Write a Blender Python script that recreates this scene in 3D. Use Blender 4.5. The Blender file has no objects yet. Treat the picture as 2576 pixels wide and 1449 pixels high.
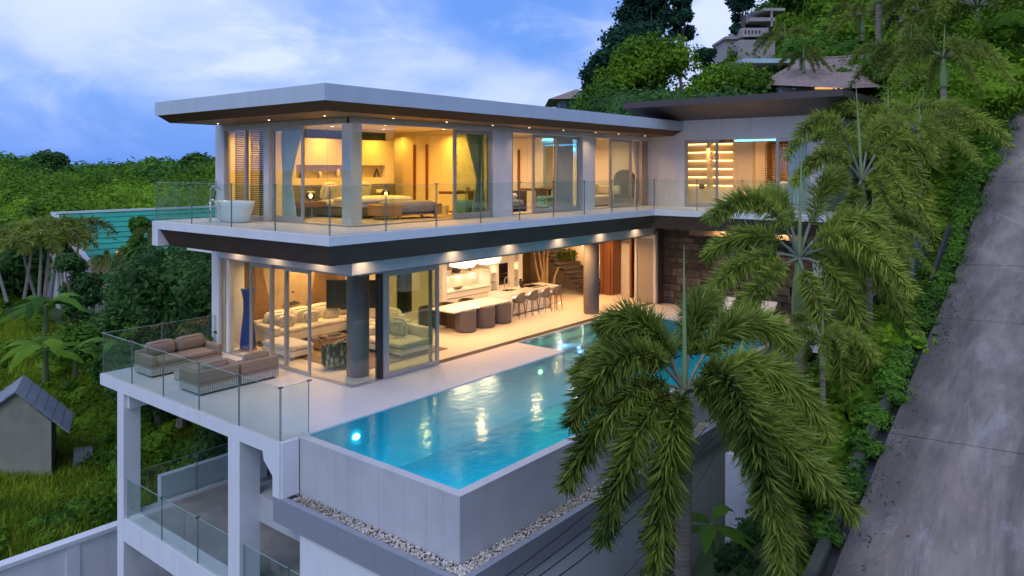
import bpy, math, random
import numpy as np
from mathutils import Vector, Matrix

S = bpy.context.scene
COL = S.collection
PI = math.pi
rng = np.random.default_rng(7)
random.seed(7)

# ------------------------------------------------------------------ camera
TH = math.radians(39.1)
CX, CY, CZ = -12.5706, -15.4962, 5.6
FW = np.array([math.cos(TH), math.sin(TH), 0.0])
RT = np.array([math.sin(TH), -math.cos(TH), 0.0])
cd = bpy.data.cameras.new('camera')
cam = bpy.data.objects.new('camera', cd)
COL.objects.link(cam)
cam.location = (CX, CY, CZ)
cam.rotation_euler = (math.radians(90), 0, TH - PI / 2)
cd.sensor_width = 36
cd.lens = 1911 / 2576 * 36
cd.shift_y = -297.5 / 2576
cd.clip_start = 0.1
cd.clip_end = 3000
S.camera = cam


def at(u, v, d):
    """point seen at (u, v) on a 2576 x 1449 print, d metres ahead"""
    return np.array([CX, CY, CZ]) + d * (FW + RT * (u - 1288) / 1911 + np.array([0, 0, -(v - 427) / 1911]))


# ------------------------------------------------------------------ view, world, sun
S.view_settings.view_transform = 'Standard'
S.view_settings.look = 'None'
S.view_settings.exposure = 0.30
S.view_settings.gamma = 1.0
S.view_settings.use_curve_mapping = False
S.cycles.max_bounces = 7
S.cycles.diffuse_bounces = 3
S.cycles.glossy_bounces = 3
S.cycles.transmission_bounces = 2
S.cycles.transparent_max_bounces = 24
S.cycles.sample_clamp_indirect = 4.0
S.cycles.caustics_reflective = False
S.cycles.caustics_refractive = False
S.cycles.use_denoising = True

W = bpy.data.worlds.new('World')
S.world = W
W.use_nodes = True
nt = W.node_tree
nt.nodes.clear()


def N(t, k, **kw):
    n = t.nodes.new(k)
    for a, b in kw.items():
        setattr(n, a, b)
    return n


SUN_EL, SUN_AZ = math.radians(9), math.radians(200)
sky = N(nt, 'ShaderNodeTexSky', sky_type='NISHITA')
sky.sun_disc = False
sky.sun_elevation = SUN_EL
sky.sun_rotation = SUN_AZ
sky.ozone_density = 4.0
tc = N(nt, 'ShaderNodeTexCoord')
sep = N(nt, 'ShaderNodeSeparateXYZ')
nt.links.new(tc.outputs['Generated'], sep.inputs[0])
def cloud(scale, off, det, rough, lo, hi, dist=0.0):
    mp = N(nt, 'ShaderNodeMapping')
    mp.inputs['Location'].default_value = off
    mp.inputs['Scale'].default_value = (scale, scale, scale * 2.0)
    nt.links.new(tc.outputs['Generated'], mp.inputs[0])
    n = N(nt, 'ShaderNodeTexNoise')
    n.inputs['Scale'].default_value = 1
    n.inputs['Detail'].default_value = det
    n.inputs['Roughness'].default_value = rough
    n.inputs['Distortion'].default_value = dist
    nt.links.new(mp.outputs[0], n.inputs['Vector'])
    r = N(nt, 'ShaderNodeMapRange')
    r.interpolation_type = 'SMOOTHSTEP'
    r.inputs['From Min'].default_value = lo
    r.inputs['From Max'].default_value = hi
    nt.links.new(n.outputs['Fac'], r.inputs['Value'])
    return r.outputs[0]


c1 = cloud(2.1, (4.4, 2.3, 0.6), 6, 0.5, 0.36, 0.64, 0.3)
c2 = cloud(6.5, (1.3, 7.2, 0.2), 8, 0.6, 0.45, 0.78, 0.5)


def mixc(t, f, a, b):
    m = N(t, 'ShaderNodeMix', data_type='RGBA')
    for key, val in (('Factor', f), ('A', a), ('B', b)):
        s = [i for i in m.inputs if i.name == key and i.type == ('VALUE' if key == 'Factor' else 'RGBA')][0]
        if isinstance(val, bpy.types.NodeSocket):
            t.links.new(val, s)
        else:
            s.default_value = val if key == 'Factor' else (*val, 1)
    return [o for o in m.outputs if o.type == 'RGBA'][0]


def muls(t, sock, k):
    m = N(t, 'ShaderNodeVectorMath', operation='SCALE')
    t.links.new(sock, m.inputs[0])
    m.inputs['Scale'].default_value = k
    return m.outputs[0]


base = mixc(nt, 0.25, (0.105, 0.235, 0.68), muls(nt, sky.outputs[0], 0.10))
# paler towards the zenith side cloud deck
mm = N(nt, 'ShaderNodeMath', operation='MULTIPLY')
nt.links.new(c2, mm.inputs[0])
mm.inputs[1].default_value = 0.55
add = N(nt, 'ShaderNodeMath', operation='ADD', use_clamp=True)
nt.links.new(c1, add.inputs[0])
nt.links.new(mm.outputs[0], add.inputs[1])
skyc = mixc(nt, add.outputs[0], base, (0.47, 0.545, 0.85))
# horizon stays blue
hz = N(nt, 'ShaderNodeMapRange')
hz.inputs['From Min'].default_value = 0.0
hz.inputs['From Max'].default_value = 0.09
nt.links.new(sep.outputs['Z'], hz.inputs['Value'])
skyc = mixc(nt, hz.outputs[0], (0.10, 0.225, 0.62), skyc)
bg = N(nt, 'ShaderNodeBackground')
bg.inputs['Strength'].default_value = 1.25
nt.links.new(skyc, bg.inputs['Color'])
wo = N(nt, 'ShaderNodeOutputWorld')
nt.links.new(bg.outputs[0], wo.inputs['Surface'])

sd = bpy.data.lights.new('sun', 'SUN')
sd.energy = 0.75
sd.angle = math.radians(35)
sd.color = (0.92, 0.97, 1.0)
so = bpy.data.objects.new('sun', sd)
COL.objects.link(so)
dirn = Vector((-0.75, -0.15, 0.85)).normalized()
so.rotation_euler = dirn.to_track_quat('Z', 'Y').to_euler()

# ------------------------------------------------------------------ materials
MATS = {}


def mat(name, col, rough=0.6, metal=0.0, var=0.06, vscale=3.0, bump=0.0, bscale=40.0, spec=0.5, stretch=None, dirt=0.0, sheen=0.0, streak=0.0):
    if name in MATS:
        return MATS[name]
    m = bpy.data.materials.new(name)
    m.use_nodes = True
    t = m.node_tree
    p = t.nodes['Principled BSDF']
    p.inputs['Roughness'].default_value = rough
    p.inputs['Metallic'].default_value = metal
    p.inputs['Specular IOR Level'].default_value = spec
    if sheen:
        p.inputs['Sheen Weight'].default_value = sheen
    g = N(t, 'ShaderNodeNewGeometry')
    mp = N(t, 'ShaderNodeMapping')
    t.links.new(g.outputs['Position'], mp.inputs[0])
    if stretch:
        mp.inputs['Scale'].default_value = stretch
    n = N(t, 'ShaderNodeTexNoise')
    n.inputs['Scale'].default_value = vscale
    n.inputs['Detail'].default_value = 6
    n.inputs['Roughness'].default_value = 0.6
    t.links.new(mp.outputs[0], n.inputs['Vector'])
    r = N(t, 'ShaderNodeMapRange')
    r.inputs['From Min'].default_value = 0.3
    r.inputs['From Max'].default_value = 0.7
    t.links.new(n.outputs['Fac'], r.inputs['Value'])
    a = tuple(max(0, c * (1 - var)) for c in col)
    b = tuple(min(1, c * (1 + var)) for c in col)
    c = mixc(t, r.outputs[0], a, b)
    if dirt:
        n2 = N(t, 'ShaderNodeTexNoise')
        n2.inputs['Scale'].default_value = 0.7
        n2.inputs['Detail'].default_value = 9
        n2.inputs['Roughness'].default_value = 0.7
        t.links.new(g.outputs['Position'], n2.inputs['Vector'])
        r2 = N(t, 'ShaderNodeMapRange')
        r2.inputs['From Min'].default_value = 0.5
        r2.inputs['From Max'].default_value = 0.75
        r2.inputs['To Max'].default_value = dirt
        t.links.new(n2.outputs['Fac'], r2.inputs['Value'])
        c = mixc(t, r2.outputs[0], c, tuple(x * 0.45 for x in col))
    if streak:
        m3 = N(t, 'ShaderNodeMapping')
        m3.inputs['Scale'].default_value = (2.2, 2.2, 0.16)
        t.links.new(g.outputs['Position'], m3.inputs[0])
        n3 = N(t, 'ShaderNodeTexNoise')
        n3.inputs['Scale'].default_value = 1.6
        n3.inputs['Detail'].default_value = 8
        n3.inputs['Roughness'].default_value = 0.65
        t.links.new(m3.outputs[0], n3.inputs['Vector'])
        r3 = N(t, 'ShaderNodeMapRange')
        r3.inputs['From Min'].default_value = 0.48
        r3.inputs['From Max'].default_value = 0.78
        r3.inputs['To Max'].default_value = streak
        t.links.new(n3.outputs['Fac'], r3.inputs['Value'])
        c = mixc(t, r3.outputs[0], c, tuple(x * 0.5 for x in col))
    t.links.new(c, p.inputs['Base Color'])
    rr = N(t, 'ShaderNodeMapRange')
    rr.inputs['To Min'].default_value = max(0.02, rough - 0.08)
    rr.inputs['To Max'].default_value = min(1, rough + 0.08)
    t.links.new(n.outputs['Fac'], rr.inputs['Value'])
    t.links.new(rr.outputs[0], p.inputs['Roughness'])
    if bump:
        nb = N(t, 'ShaderNodeTexNoise')
        nb.inputs['Scale'].default_value = bscale
        nb.inputs['Detail'].default_value = 3
        t.links.new(mp.outputs[0], nb.inputs['Vector'])
        bp = N(t, 'ShaderNodeBump')
        bp.inputs['Strength'].default_value = bump
        bp.inputs['Distance'].default_value = 0.02
        t.links.new(nb.outputs['Fac'], bp.inputs['Height'])
        t.links.new(bp.outputs[0], p.inputs['Normal'])
    MATS[name] = m
    return m


def emat(name, col, s):
    if name in MATS:
        return MATS[name]
    m = bpy.data.materials.new(name)
    m.use_nodes = True
    t = m.node_tree
    p = t.nodes['Principled BSDF']
    p.inputs['Base Color'].default_value = (*col, 1)
    p.inputs['Emission Color'].default_value = (*col, 1)
    p.inputs['Emission Strength'].default_value = s
    m.cycles.emission_sampling = 'NONE' if s < 3 else 'AUTO'
    MATS[name] = m
    return m


def glassmat(name, tint, ior=1.45, rough=0.0, gain=1.0, bumpy=None, base=0.0):
    m = bpy.data.materials.new(name)
    m.use_nodes = True
    t = m.node_tree
    t.nodes.clear()
    o = N(t, 'ShaderNodeOutputMaterial')
    tr = N(t, 'ShaderNodeBsdfTransparent')
    tr.inputs[0].default_value = (*tint, 1)
    gl = N(t, 'ShaderNodeBsdfGlossy')
    gl.inputs['Roughness'].default_value = rough
    gl.inputs[0].default_value = (1, 1, 1, 1)
    fr = N(t, 'ShaderNodeLayerWeight')
    fr.inputs['Blend'].default_value = 0.5
    pw = N(t, 'ShaderNodeMath', operation='POWER')
    t.links.new(fr.outputs['Facing'], pw.inputs[0])
    pw.inputs[1].default_value = 5.0
    f0 = ((ior - 1) / (ior + 1)) ** 2
    mu = N(t, 'ShaderNodeMath', operation='MULTIPLY_ADD', use_clamp=True)
    mu.inputs[1].default_value = (1 - f0) * gain
    mu.inputs[2].default_value = f0 * gain + base
    t.links.new(pw.outputs[0], mu.inputs[0])
    mi = N(t, 'ShaderNodeMixShader')
    t.links.new(mu.outputs[0], mi.inputs[0])
    t.links.new(tr.outputs[0], mi.inputs[1])
    t.links.new(gl.outputs[0], mi.inputs[2])
    t.links.new(mi.outputs[0], o.inputs[0])
    if bumpy:
        g = N(t, 'ShaderNodeNewGeometry')
        mp = N(t, 'ShaderNodeMapping')
        mp.inputs['Scale'].default_value = bumpy[2]
        t.links.new(g.outputs['Position'], mp.inputs[0])
        nb = N(t, 'ShaderNodeTexNoise')
        nb.inputs['Scale'].default_value = bumpy[0]
        nb.inputs['Detail'].default_value = 3
        nb.inputs['Distortion'].default_value = 0.5
        t.links.new(mp.outputs[0], nb.inputs['Vector'])
        bp = N(t, 'ShaderNodeBump')
        bp.inputs['Strength'].default_value = bumpy[1]
        bp.inputs['Distance'].default_value = 0.05
        t.links.new(nb.outputs['Fac'], bp.inputs['Height'])
        t.links.new(bp.outputs[0], fr.inputs['Normal'])
        t.links.new(bp.outputs[0], gl.inputs['Normal'])
    MATS[name] = m
    return m


def leafmat(name, dark, light, rough=0.7, trans=0.3):
    m = bpy.data.materials.new(name)
    m.use_nodes = True
    t = m.node_tree
    p = t.nodes['Principled BSDF']
    p.inputs['Roughness'].default_value = rough
    p.inputs['Specular IOR Level'].default_value = 0.12
    at_ = N(t, 'ShaderNodeAttribute')
    at_.attribute_name = 'rnd'
    g = N(t, 'ShaderNodeNewGeometry')
    n = N(t, 'ShaderNodeTexNoise')
    n.inputs['Scale'].default_value = 0.45
    n.inputs['Detail'].default_value = 4
    t.links.new(g.outputs['Position'], n.inputs['Vector'])
    nl_ = N(t, 'ShaderNodeTexNoise')
    nl_.inputs['Scale'].default_value = 0.09
    nl_.inputs['Detail'].default_value = 3
    t.links.new(g.outputs['Position'], nl_.inputs['Vector'])
    nsum = N(t, 'ShaderNodeMath', operation='MULTIPLY_ADD')
    t.links.new(nl_.outputs['Fac'], nsum.inputs[0])
    nsum.inputs[1].default_value = 0.9
    t.links.new(n.outputs['Fac'], nsum.inputs[2])
    nsub = N(t, 'ShaderNodeMath', operation='SUBTRACT')
    t.links.new(nsum.outputs[0], nsub.inputs[0])
    nsub.inputs[1].default_value = 0.45
    oi = N(t, 'ShaderNodeObjectInfo')
    s1 = N(t, 'ShaderNodeMath', operation='MULTIPLY_ADD')
    t.links.new(nsub.outputs[0], s1.inputs[0])
    s1.inputs[1].default_value = 2.0
    s1.inputs[2].default_value = -0.85
    s2 = N(t, 'ShaderNodeMath', operation='MULTIPLY_ADD')
    t.links.new(at_.outputs['Fac'], s2.inputs[0])
    s2.inputs[1].default_value = 0.55
    t.links.new(s1.outputs[0], s2.inputs[2])
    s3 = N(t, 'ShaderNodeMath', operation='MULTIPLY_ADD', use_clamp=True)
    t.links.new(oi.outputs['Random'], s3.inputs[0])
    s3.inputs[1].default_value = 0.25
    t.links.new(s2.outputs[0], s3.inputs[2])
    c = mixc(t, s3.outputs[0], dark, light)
    t.links.new(c, p.inputs['Base Color'])
    nb = N(t, 'ShaderNodeTexNoise')
    nb.inputs['Scale'].default_value = 5.0
    nb.inputs['Detail'].default_value = 4
    t.links.new(g.outputs['Position'], nb.inputs['Vector'])
    bp = N(t, 'ShaderNodeBump')
    bp.inputs['Strength'].default_value = 0.7
    bp.inputs['Distance'].default_value = 0.12
    t.links.new(nb.outputs['Fac'], bp.inputs['Height'])
    t.links.new(bp.outputs[0], p.inputs['Normal'])
    tl = N(t, 'ShaderNodeBsdfTranslucent')
    t.links.new(c, tl.inputs[0])
    mi = N(t, 'ShaderNodeMixShader')
    mi.inputs[0].default_value = trans
    t.links.new(p.outputs[0], mi.inputs[1])
    t.links.new(tl.outputs[0], mi.inputs[2])
    t.links.new(mi.outputs[0], t.nodes['Material Output'].inputs[0])
    MATS[name] = m
    return m


white = mat('white_render', (0.74, 0.74, 0.76), 0.75, var=0.035, vscale=1.2, bump=0.08, bscale=60, spec=0.25, dirt=0.10, streak=0.18)
white2 = mat('white_interior', (0.80, 0.78, 0.74), 0.7, var=0.02, spec=0.2)
fascia = mat('roof_fascia_paint', (0.52, 0.58, 0.66), 0.65, var=0.03, vscale=0.8, spec=0.3, dirt=0.08, streak=0.22)
brown = mat('dark_bronze_cladding', (0.088, 0.058, 0.046), 0.6, var=0.15, vscale=1.5, spec=0.12)
brownu = mat('upper_bronze_board', (0.095, 0.048, 0.024), 0.6, var=0.12, vscale=2, spec=0.15)
brownw = mat('brown_soffit_board', (0.17, 0.095, 0.05), 0.5, var=0.12, vscale=2, spec=0.4)
frame_m = mat('champagne_aluminium', (0.50, 0.48, 0.46), 0.35, metal=0.55, var=0.04)
dframe = mat('dark_aluminium', (0.05, 0.045, 0.042), 0.4, metal=0.5, var=0.05)
deckst = mat('pale_terrace_stone', (0.66, 0.62, 0.60), 0.5, var=0.04, vscale=1.5, spec=0.35, dirt=0.06)
floorst = mat('polished_cream_floor', (0.72, 0.64, 0.54), 0.42, var=0.02, vscale=0.5, spec=0.4)
ceil_m = mat('ceiling_plaster', (0.8, 0.78, 0.74), 0.8, var=0.02)
chrome = mat('chrome', (0.6, 0.62, 0.65), 0.15, metal=1.0, var=0.02)
blackm = mat('black_gloss', (0.012, 0.012, 0.014), 0.12, var=0.1)
blackmat = mat('black_matt', (0.02, 0.02, 0.02), 0.6, var=0.1)
creamfab = mat('cream_fabric', (0.70, 0.64, 0.53), 0.9, var=0.05, vscale=8, bump=0.25, bscale=120, sheen=0.3)
whitefab = mat('white_linen', (0.82, 0.80, 0.76), 0.9, var=0.03, bump=0.2, bscale=60)
greyfab = mat('grey_fabric', (0.27, 0.26, 0.28), 0.95, var=0.08, vscale=10, bump=0.3, bscale=150)
charfab = mat('charcoal_fabric', (0.125, 0.112, 0.13), 0.95, var=0.08, vscale=10, bump=0.3, bscale=150)
taupefab = mat('taupe_outdoor_fabric', (0.29, 0.215, 0.155), 0.95, var=0.06, vscale=9, bump=0.25, bscale=150)
darkleather = mat('dark_brown_leather', (0.07, 0.045, 0.03), 0.4, var=0.12)
olivefab = mat('olive_headboard_leather', (0.13, 0.115, 0.055), 0.6, var=0.08)
wood = mat('honey_oak', (0.42, 0.23, 0.085), 0.45, var=0.18, vscale=6, stretch=(1, 1, 8))
walnut = mat('walnut', (0.23, 0.105, 0.045), 0.45, var=0.2, vscale=6, stretch=(1, 1, 7))
darkwood = mat('dark_stair_timber', (0.035, 0.024, 0.018), 0.45, var=0.2)
redwood = mat('reddish_brown_timber', (0.20, 0.075, 0.03), 0.4, var=0.15, vscale=5, stretch=(1, 1, 6))
olivew = mat('olive_plaster', (0.33, 0.25, 0.10), 0.85, var=0.07, vscale=1.5)
quartz = mat('white_quartz_top', (0.78, 0.75, 0.72), 0.18, var=0.02, spec=0.5)
concrete_col = mat('grey_rendered_column', (0.185, 0.165, 0.165), 0.7, var=0.10, vscale=3, bump=0.2, bscale=40)
poolwall = mat('pale_grey_pool_wall', (0.52, 0.52, 0.53), 0.45, var=0.07, vscale=1.5, spec=0.5, dirt=0.1, streak=0.16)
greytile = mat('blue_grey_striated_tile', (0.27, 0.28, 0.32), 0.55, var=0.10, vscale=9, stretch=(1, 1, 14), bump=0.3, bscale=60)
pooltile = mat('turquoise_pool_mosaic', (0.003, 0.41, 0.44), 0.5, var=0.06, vscale=25, spec=0.2)
conc = mat('weathered_concrete', (0.30, 0.285, 0.27), 0.85, var=0.28, vscale=0.9, bump=0.3, bscale=12, dirt=0.5)
roadm = mat('ramp_concrete', (0.235, 0.19, 0.16), 0.8, var=0.30, vscale=1.4, bump=0.7, bscale=9, stretch=(0.45, 1.6, 1), dirt=0.75)
_t = roadm.node_tree
_p = _t.nodes['Principled BSDF']
_src = _p.inputs['Base Color'].links[0].from_socket
_g = N(_t, 'ShaderNodeNewGeometry')


def _lay(src, scale, off, det, lo, hi, col, mx_, dist=0.0):
    m3 = N(_t, 'ShaderNodeMapping')
    m3.inputs['Scale'].default_value = scale
    m3.inputs['Location'].default_value = off
    _t.links.new(_g.outputs['Position'], m3.inputs[0])
    n3 = N(_t, 'ShaderNodeTexNoise')
    n3.inputs['Scale'].default_value = 1.0
    n3.inputs['Detail'].default_value = det
    n3.inputs['Roughness'].default_value = 0.68
    n3.inputs['Distortion'].default_value = dist
    _t.links.new(m3.outputs[0], n3.inputs['Vector'])
    r3 = N(_t, 'ShaderNodeMapRange')
    r3.inputs['From Min'].default_value = lo
    r3.inputs['From Max'].default_value = hi
    r3.inputs['To Max'].default_value = mx_
    _t.links.new(n3.outputs['Fac'], r3.inputs['Value'])
    return mixc(_t, r3.outputs[0], src, col)


_c = _lay(_src, (0.16, 1.1, 0.3), (3, 1, 0), 9, 0.47, 0.66, (0.075, 0.062, 0.055), 0.8, 0.4)
_c = _lay(_c, (0.35, 0.9, 0.5), (9, 4, 0), 10, 0.55, 0.70, (0.34, 0.32, 0.32), 0.75, 0.8)
_c = _lay(_c, (2.2, 5.0, 2.0), (1, 2, 0), 8, 0.56, 0.72, (0.10, 0.085, 0.075), 0.6, 1.2)
_sx = N(_t, 'ShaderNodeSeparateXYZ')
_t.links.new(_g.outputs['Position'], _sx.inputs[0])
_nn = N(_t, 'ShaderNodeTexNoise')
_nn.inputs['Scale'].default_value = 0.9
_nn.inputs['Detail'].default_value = 7
_t.links.new(_g.outputs['Position'], _nn.inputs['Vector'])
_ma = N(_t, 'ShaderNodeMath', operation='MULTIPLY_ADD')
_t.links.new(_nn.outputs['Fac'], _ma.inputs[0])
_ma.inputs[1].default_value = -1.6
_t.links.new(_sx.outputs['Y'], _ma.inputs[2])
_mr = N(_t, 'ShaderNodeMapRange')
_mr.inputs['From Min'].default_value = -13.9
_mr.inputs['From Max'].default_value = -13.1
_mr.inputs['To Max'].default_value = 0.75
_t.links.new(_ma.outputs[0], _mr.inputs['Value'])
_c = mixc(_t, _mr.outputs[0], _c, (0.05, 0.048, 0.042))
_t.links.new(_c, _p.inputs['Base Color'])
kerbm = mat('mossy_kerb', (0.055, 0.062, 0.045), 0.9, var=0.35, vscale=3, bump=0.5, bscale=20, dirt=0.5)
soil = mat('garden_soil', (0.035, 0.032, 0.018), 0.95, var=0.4, vscale=2, bump=0.6, bscale=10)
groundm = mat('hillside_ground', (0.045, 0.085, 0.018), 0.95, var=0.5, vscale=0.35, bump=0.6, bscale=3)
stonem = mat('rough_brown_stone', (0.085, 0.072, 0.062), 0.75, var=0.45, vscale=5, bump=0.8, bscale=22)
vasem = mat('cobalt_blue_ceramic', (0.015, 0.045, 0.32), 0.35, var=0.1)
terracotta = mat('terracotta', (0.45, 0.2, 0.09), 0.7)
rugm = mat('brown_shag_rug', (0.25, 0.17, 0.12), 0.98, var=0.35, vscale=18, bump=0.9, bscale=60)
bedrug = mat('pale_grey_rug', (0.42, 0.36, 0.30), 0.98, var=0.06, vscale=12)
curtainm = mat('sheer_curtain', (0.72, 0.66, 0.58), 0.9, var=0.04)
teal_curt = mat('pale_teal_sheer', (0.66, 0.72, 0.68), 0.9, var=0.04)
blindm = mat('brown_timber_blind', (0.16, 0.09, 0.03), 0.55, var=0.12)
aqua_fab = mat('aqua_leaf_print', (0.16, 0.42, 0.45), 0.9, var=0.4, vscale=14)
tealroof = mat('teal_roof_sheet', (0.006, 0.27, 0.17), 0.45, var=0.16, vscale=1.2, dirt=0.3)
thatch = mat('brown_shingle_thatch', (0.27, 0.195, 0.165), 0.95, var=0.3, vscale=4, bump=0.8, bscale=14, dirt=0.3)
bark = mat('grey_bark', (0.17, 0.14, 0.11), 0.9, var=0.3, vscale=5, bump=0.6, bscale=25)
palebark = mat('pale_indoor_bark', (0.48, 0.33, 0.19), 0.8, var=0.25, vscale=6, bump=0.4, bscale=25)
ringbark = mat('ringed_palm_bark', (0.24, 0.20, 0.155), 0.85, var=0.5, vscale=2.0, stretch=(0.4, 0.4, 9), bump=0.4, bscale=5)
shaft = mat('palm_crownshaft_green', (0.20, 0.29, 0.12), 0.55, var=0.18, vscale=2.5)
petiole = mat('palm_petiole', (0.20, 0.215, 0.15), 0.6, var=0.15)
hillwall = mat('hill_house_render', (0.36, 0.31, 0.30), 0.85, var=0.12, dirt=0.4)
shedm = mat('aged_green_grey_shed_wall', (0.24, 0.23, 0.17), 0.9, var=0.2, vscale=0.9, dirt=0.5)
shedroof = mat('blue_grey_metal_roof', (0.17, 0.19, 0.22), 0.5, var=0.15, dirt=0.4)
pane = glassmat('clear_pane', (0.93, 0.97, 0.95), 1.5, gain=1.3)
tpane = glassmat('tinted_pane', (0.80, 0.90, 0.80), 1.5, gain=2.2, base=0.03)
railglass = glassmat('balustrade_glass', (0.91, 0.965, 0.95), 1.45, gain=1.0, base=0.01)
edgeglass = mat('glass_edge', (0.17, 0.24, 0.22), 0.25, var=0.1)
waterm = glassmat('pool_water_surface', (0.48, 0.93, 0.98), 1.33, rough=0.13, bumpy=(2.4, 0.18, (1, 1.5, 1)))
lf_bright = leafmat('leaf_bright', (0.028, 0.085, 0.006), (0.21, 0.37, 0.022))
lf_mid = leafmat('leaf_mid', (0.022, 0.075, 0.010), (0.13, 0.28, 0.028))
lf_dark = leafmat('leaf_dark', (0.016, 0.052, 0.014), (0.095, 0.21, 0.05))
lf_blue = leafmat('leaf_bluegreen', (0.010, 0.035, 0.020), (0.03, 0.105, 0.055))
lf_palm = leafmat('leaf_palm', (0.032, 0.064, 0.010), (0.38, 0.46, 0.07), rough=0.5, trans=0.25)
lf_grass = leafmat('leaf_grass', (0.075, 0.14, 0.01), (0.40, 0.52, 0.04))
lf_in = leafmat('leaf_indoor', (0.045, 0.07, 0.012), (0.15, 0.21, 0.04))


# ------------------------------------------------------------------ mesh helpers
class MB:
    def __init__(self):
        self.v, self.f = [], []

    def add(self, vs, fs):
        b = len(self.v)
        self.v.extend([tuple(map(float, q)) for q in vs])
        self.f.extend([tuple(i + b for i in f) for f in fs])
        return self

    def box(self, x0, x1, y0, y1, z0, z1):
        x0, x1 = min(x0, x1), max(x0, x1)
        y0, y1 = min(y0, y1), max(y0, y1)
        z0, z1 = min(z0, z1), max(z0, z1)
        return self.add([(x0, y0, z0), (x1, y0, z0), (x1, y1, z0), (x0, y1, z0), (x0, y0, z1), (x1, y0, z1), (x1, y1, z1), (x0, y1, z1)],
                        [(0, 3, 2, 1), (4, 5, 6, 7), (0, 1, 5, 4), (1, 2, 6, 5), (2, 3, 7, 6), (3, 0, 4, 7)])

    def prism(self, poly, h0, h1, axis='z'):
        n = len(poly)
        a = 0.0
        for i in range(n):
            x0, y0 = poly[i]
            x1, y1 = poly[(i + 1) % n]
            a += x0 * y1 - x1 * y0
        if a < 0:
            poly = poly[::-1]

        def P(p, h):
            if axis == 'z':
                return (p[0], p[1], h)
            if axis == 'y':
                return (p[0], h, p[1])
            return (h, p[0], p[1])
        vs = [P(p, h0) for p in poly] + [P(p, h1) for p in poly]
        fs = [tuple(range(n - 1, -1, -1)), tuple(range(n, 2 * n))]
        fs += [(i, (i + 1) % n, n + (i + 1) % n, n + i) for i in range(n)]
        if axis == 'y':
            fs = [f[::-1] for f in fs]
        return self.add(vs, fs)

    def tube(self, pts, r, seg=8, cap=True):
        pts = [Vector(p) for p in pts]
        n = len(pts)
        rs = r if hasattr(r, '__len__') else [r] * n
        T = []
        for i in range(n):
            a = pts[max(0, i - 1)]
            b = pts[min(n - 1, i + 1)]
            T.append((b - a).normalized())
        up = Vector((0, 0, 1)) if abs(T[0].z) < 0.9 else Vector((1, 0, 0))
        nrm = (up - T[0] * up.dot(T[0])).normalized()
        vs = []
        for i in range(n):
            nrm = (nrm - T[i] * nrm.dot(T[i]))
            nrm = nrm.normalized() if nrm.length > 1e-6 else Vector((1, 0, 0))
            bn = T[i].cross(nrm)
            for k in range(seg):
                a = 2 * PI * k / seg
                vs.append(pts[i] + (nrm * math.cos(a) + bn * math.sin(a)) * rs[i])
        fs = []
        for i in range(n - 1):
            for k in range(seg):
                k2 = (k + 1) % seg
                fs.append((i * seg + k, i * seg + k2, (i + 1) * seg + k2, (i + 1) * seg + k))
        if cap:
            fs.append(tuple(range(seg - 1, -1, -1)))
            fs.append(tuple(range((n - 1) * seg, n * seg)))
        return self.add(vs, fs)

    def lathe(self, prof, cx=0, cy=0, seg=28, sx=1.0, sy=1.0, cap=True):
        vs, fs = [], []
        n = len(prof)
        for r, z in prof:
            for k in range(seg):
                a = 2 * PI * k / seg
                vs.append((cx + r * math.cos(a) * sx, cy + r * math.sin(a) * sy, z))
        for i in range(n - 1):
            for k in range(seg):
                k2 = (k + 1) % seg
                fs.append((i * seg + k, i * seg + k2, (i + 1) * seg + k2, (i + 1) * seg + k))
        if cap:
            fs.append(tuple(range(seg - 1, -1, -1)))
            fs.append(tuple(range((n - 1) * seg, n * seg)))
        return self.add(vs, fs)

    def cushion(self, x0, x1, y0, y1, z0, z1, p=0.18, n=6):
        """a soft box: superellipsoid with puffed faces"""
        cx, cy, cz = (x0 + x1) / 2, (y0 + y1) / 2, (z0 + z1) / 2
        a, b, c = abs(x1 - x0) / 2, abs(y1 - y0) / 2, abs(z1 - z0) / 2
        r = min(a, b, c) * 0.85
        vs, idx, fs = [], {}, []
        for ax in range(3):
            for sg in (-1, 1):
                g = []
                for i in range(n + 1):
                    row = []
                    for j in range(n + 1):
                        s, t = 2 * i / n - 1, 2 * j / n - 1
                        q = [0, 0, 0]
                        q[ax] = sg
                        q[(ax + 1) % 3] = math.copysign(abs(s) ** 0.6, s)
                        q[(ax + 2) % 3] = math.copysign(abs(t) ** 0.6, t)
                        P = np.array([q[0] * a, q[1] * b, q[2] * c])
                        lim = np.array([a - r, b - r, c - r])
                        inner = np.clip(P, -lim, lim)
                        d = P - inner
                        L = np.linalg.norm(d)
                        P = inner + d / L * r if L > 1e-9 else P
                        # puff
                        o = [a, b, c]
                        u_ = P[(ax + 1) % 3] / o[(ax + 1) % 3]
                        v_ = P[(ax + 2) % 3] / o[(ax + 2) % 3]
                        P[ax] += sg * p * min(a, b, c) * max(0, 1 - u_ * u_) * max(0, 1 - v_ * v_)
                        row.append(P)
                    g.append(row)
                base_ = len(vs)
                for i in range(n + 1):
                    for j in range(n + 1):
                        vs.append((g[i][j][0] + cx, g[i][j][1] + cy, g[i][j][2] + cz))
                for i in range(n):
                    for j in range(n):
                        a0 = base_ + i * (n + 1) + j
                        f = (a0, a0 + n + 1, a0 + n + 2, a0 + 1)
                        fs.append(f if sg > 0 else f[::-1])
        return self.add(vs, fs)

    def xf(self, rot=0.0, loc=(0, 0, 0), about=(0, 0)):
        c, s = math.cos(rot), math.sin(rot)
        self.v = [((x - about[0]) * c - (y - about[1]) * s + about[0] + loc[0],
                   (x - about[0]) * s + (y - about[1]) * c + about[1] + loc[1], z + loc[2]) for x, y, z in self.v]
        return self

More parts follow.
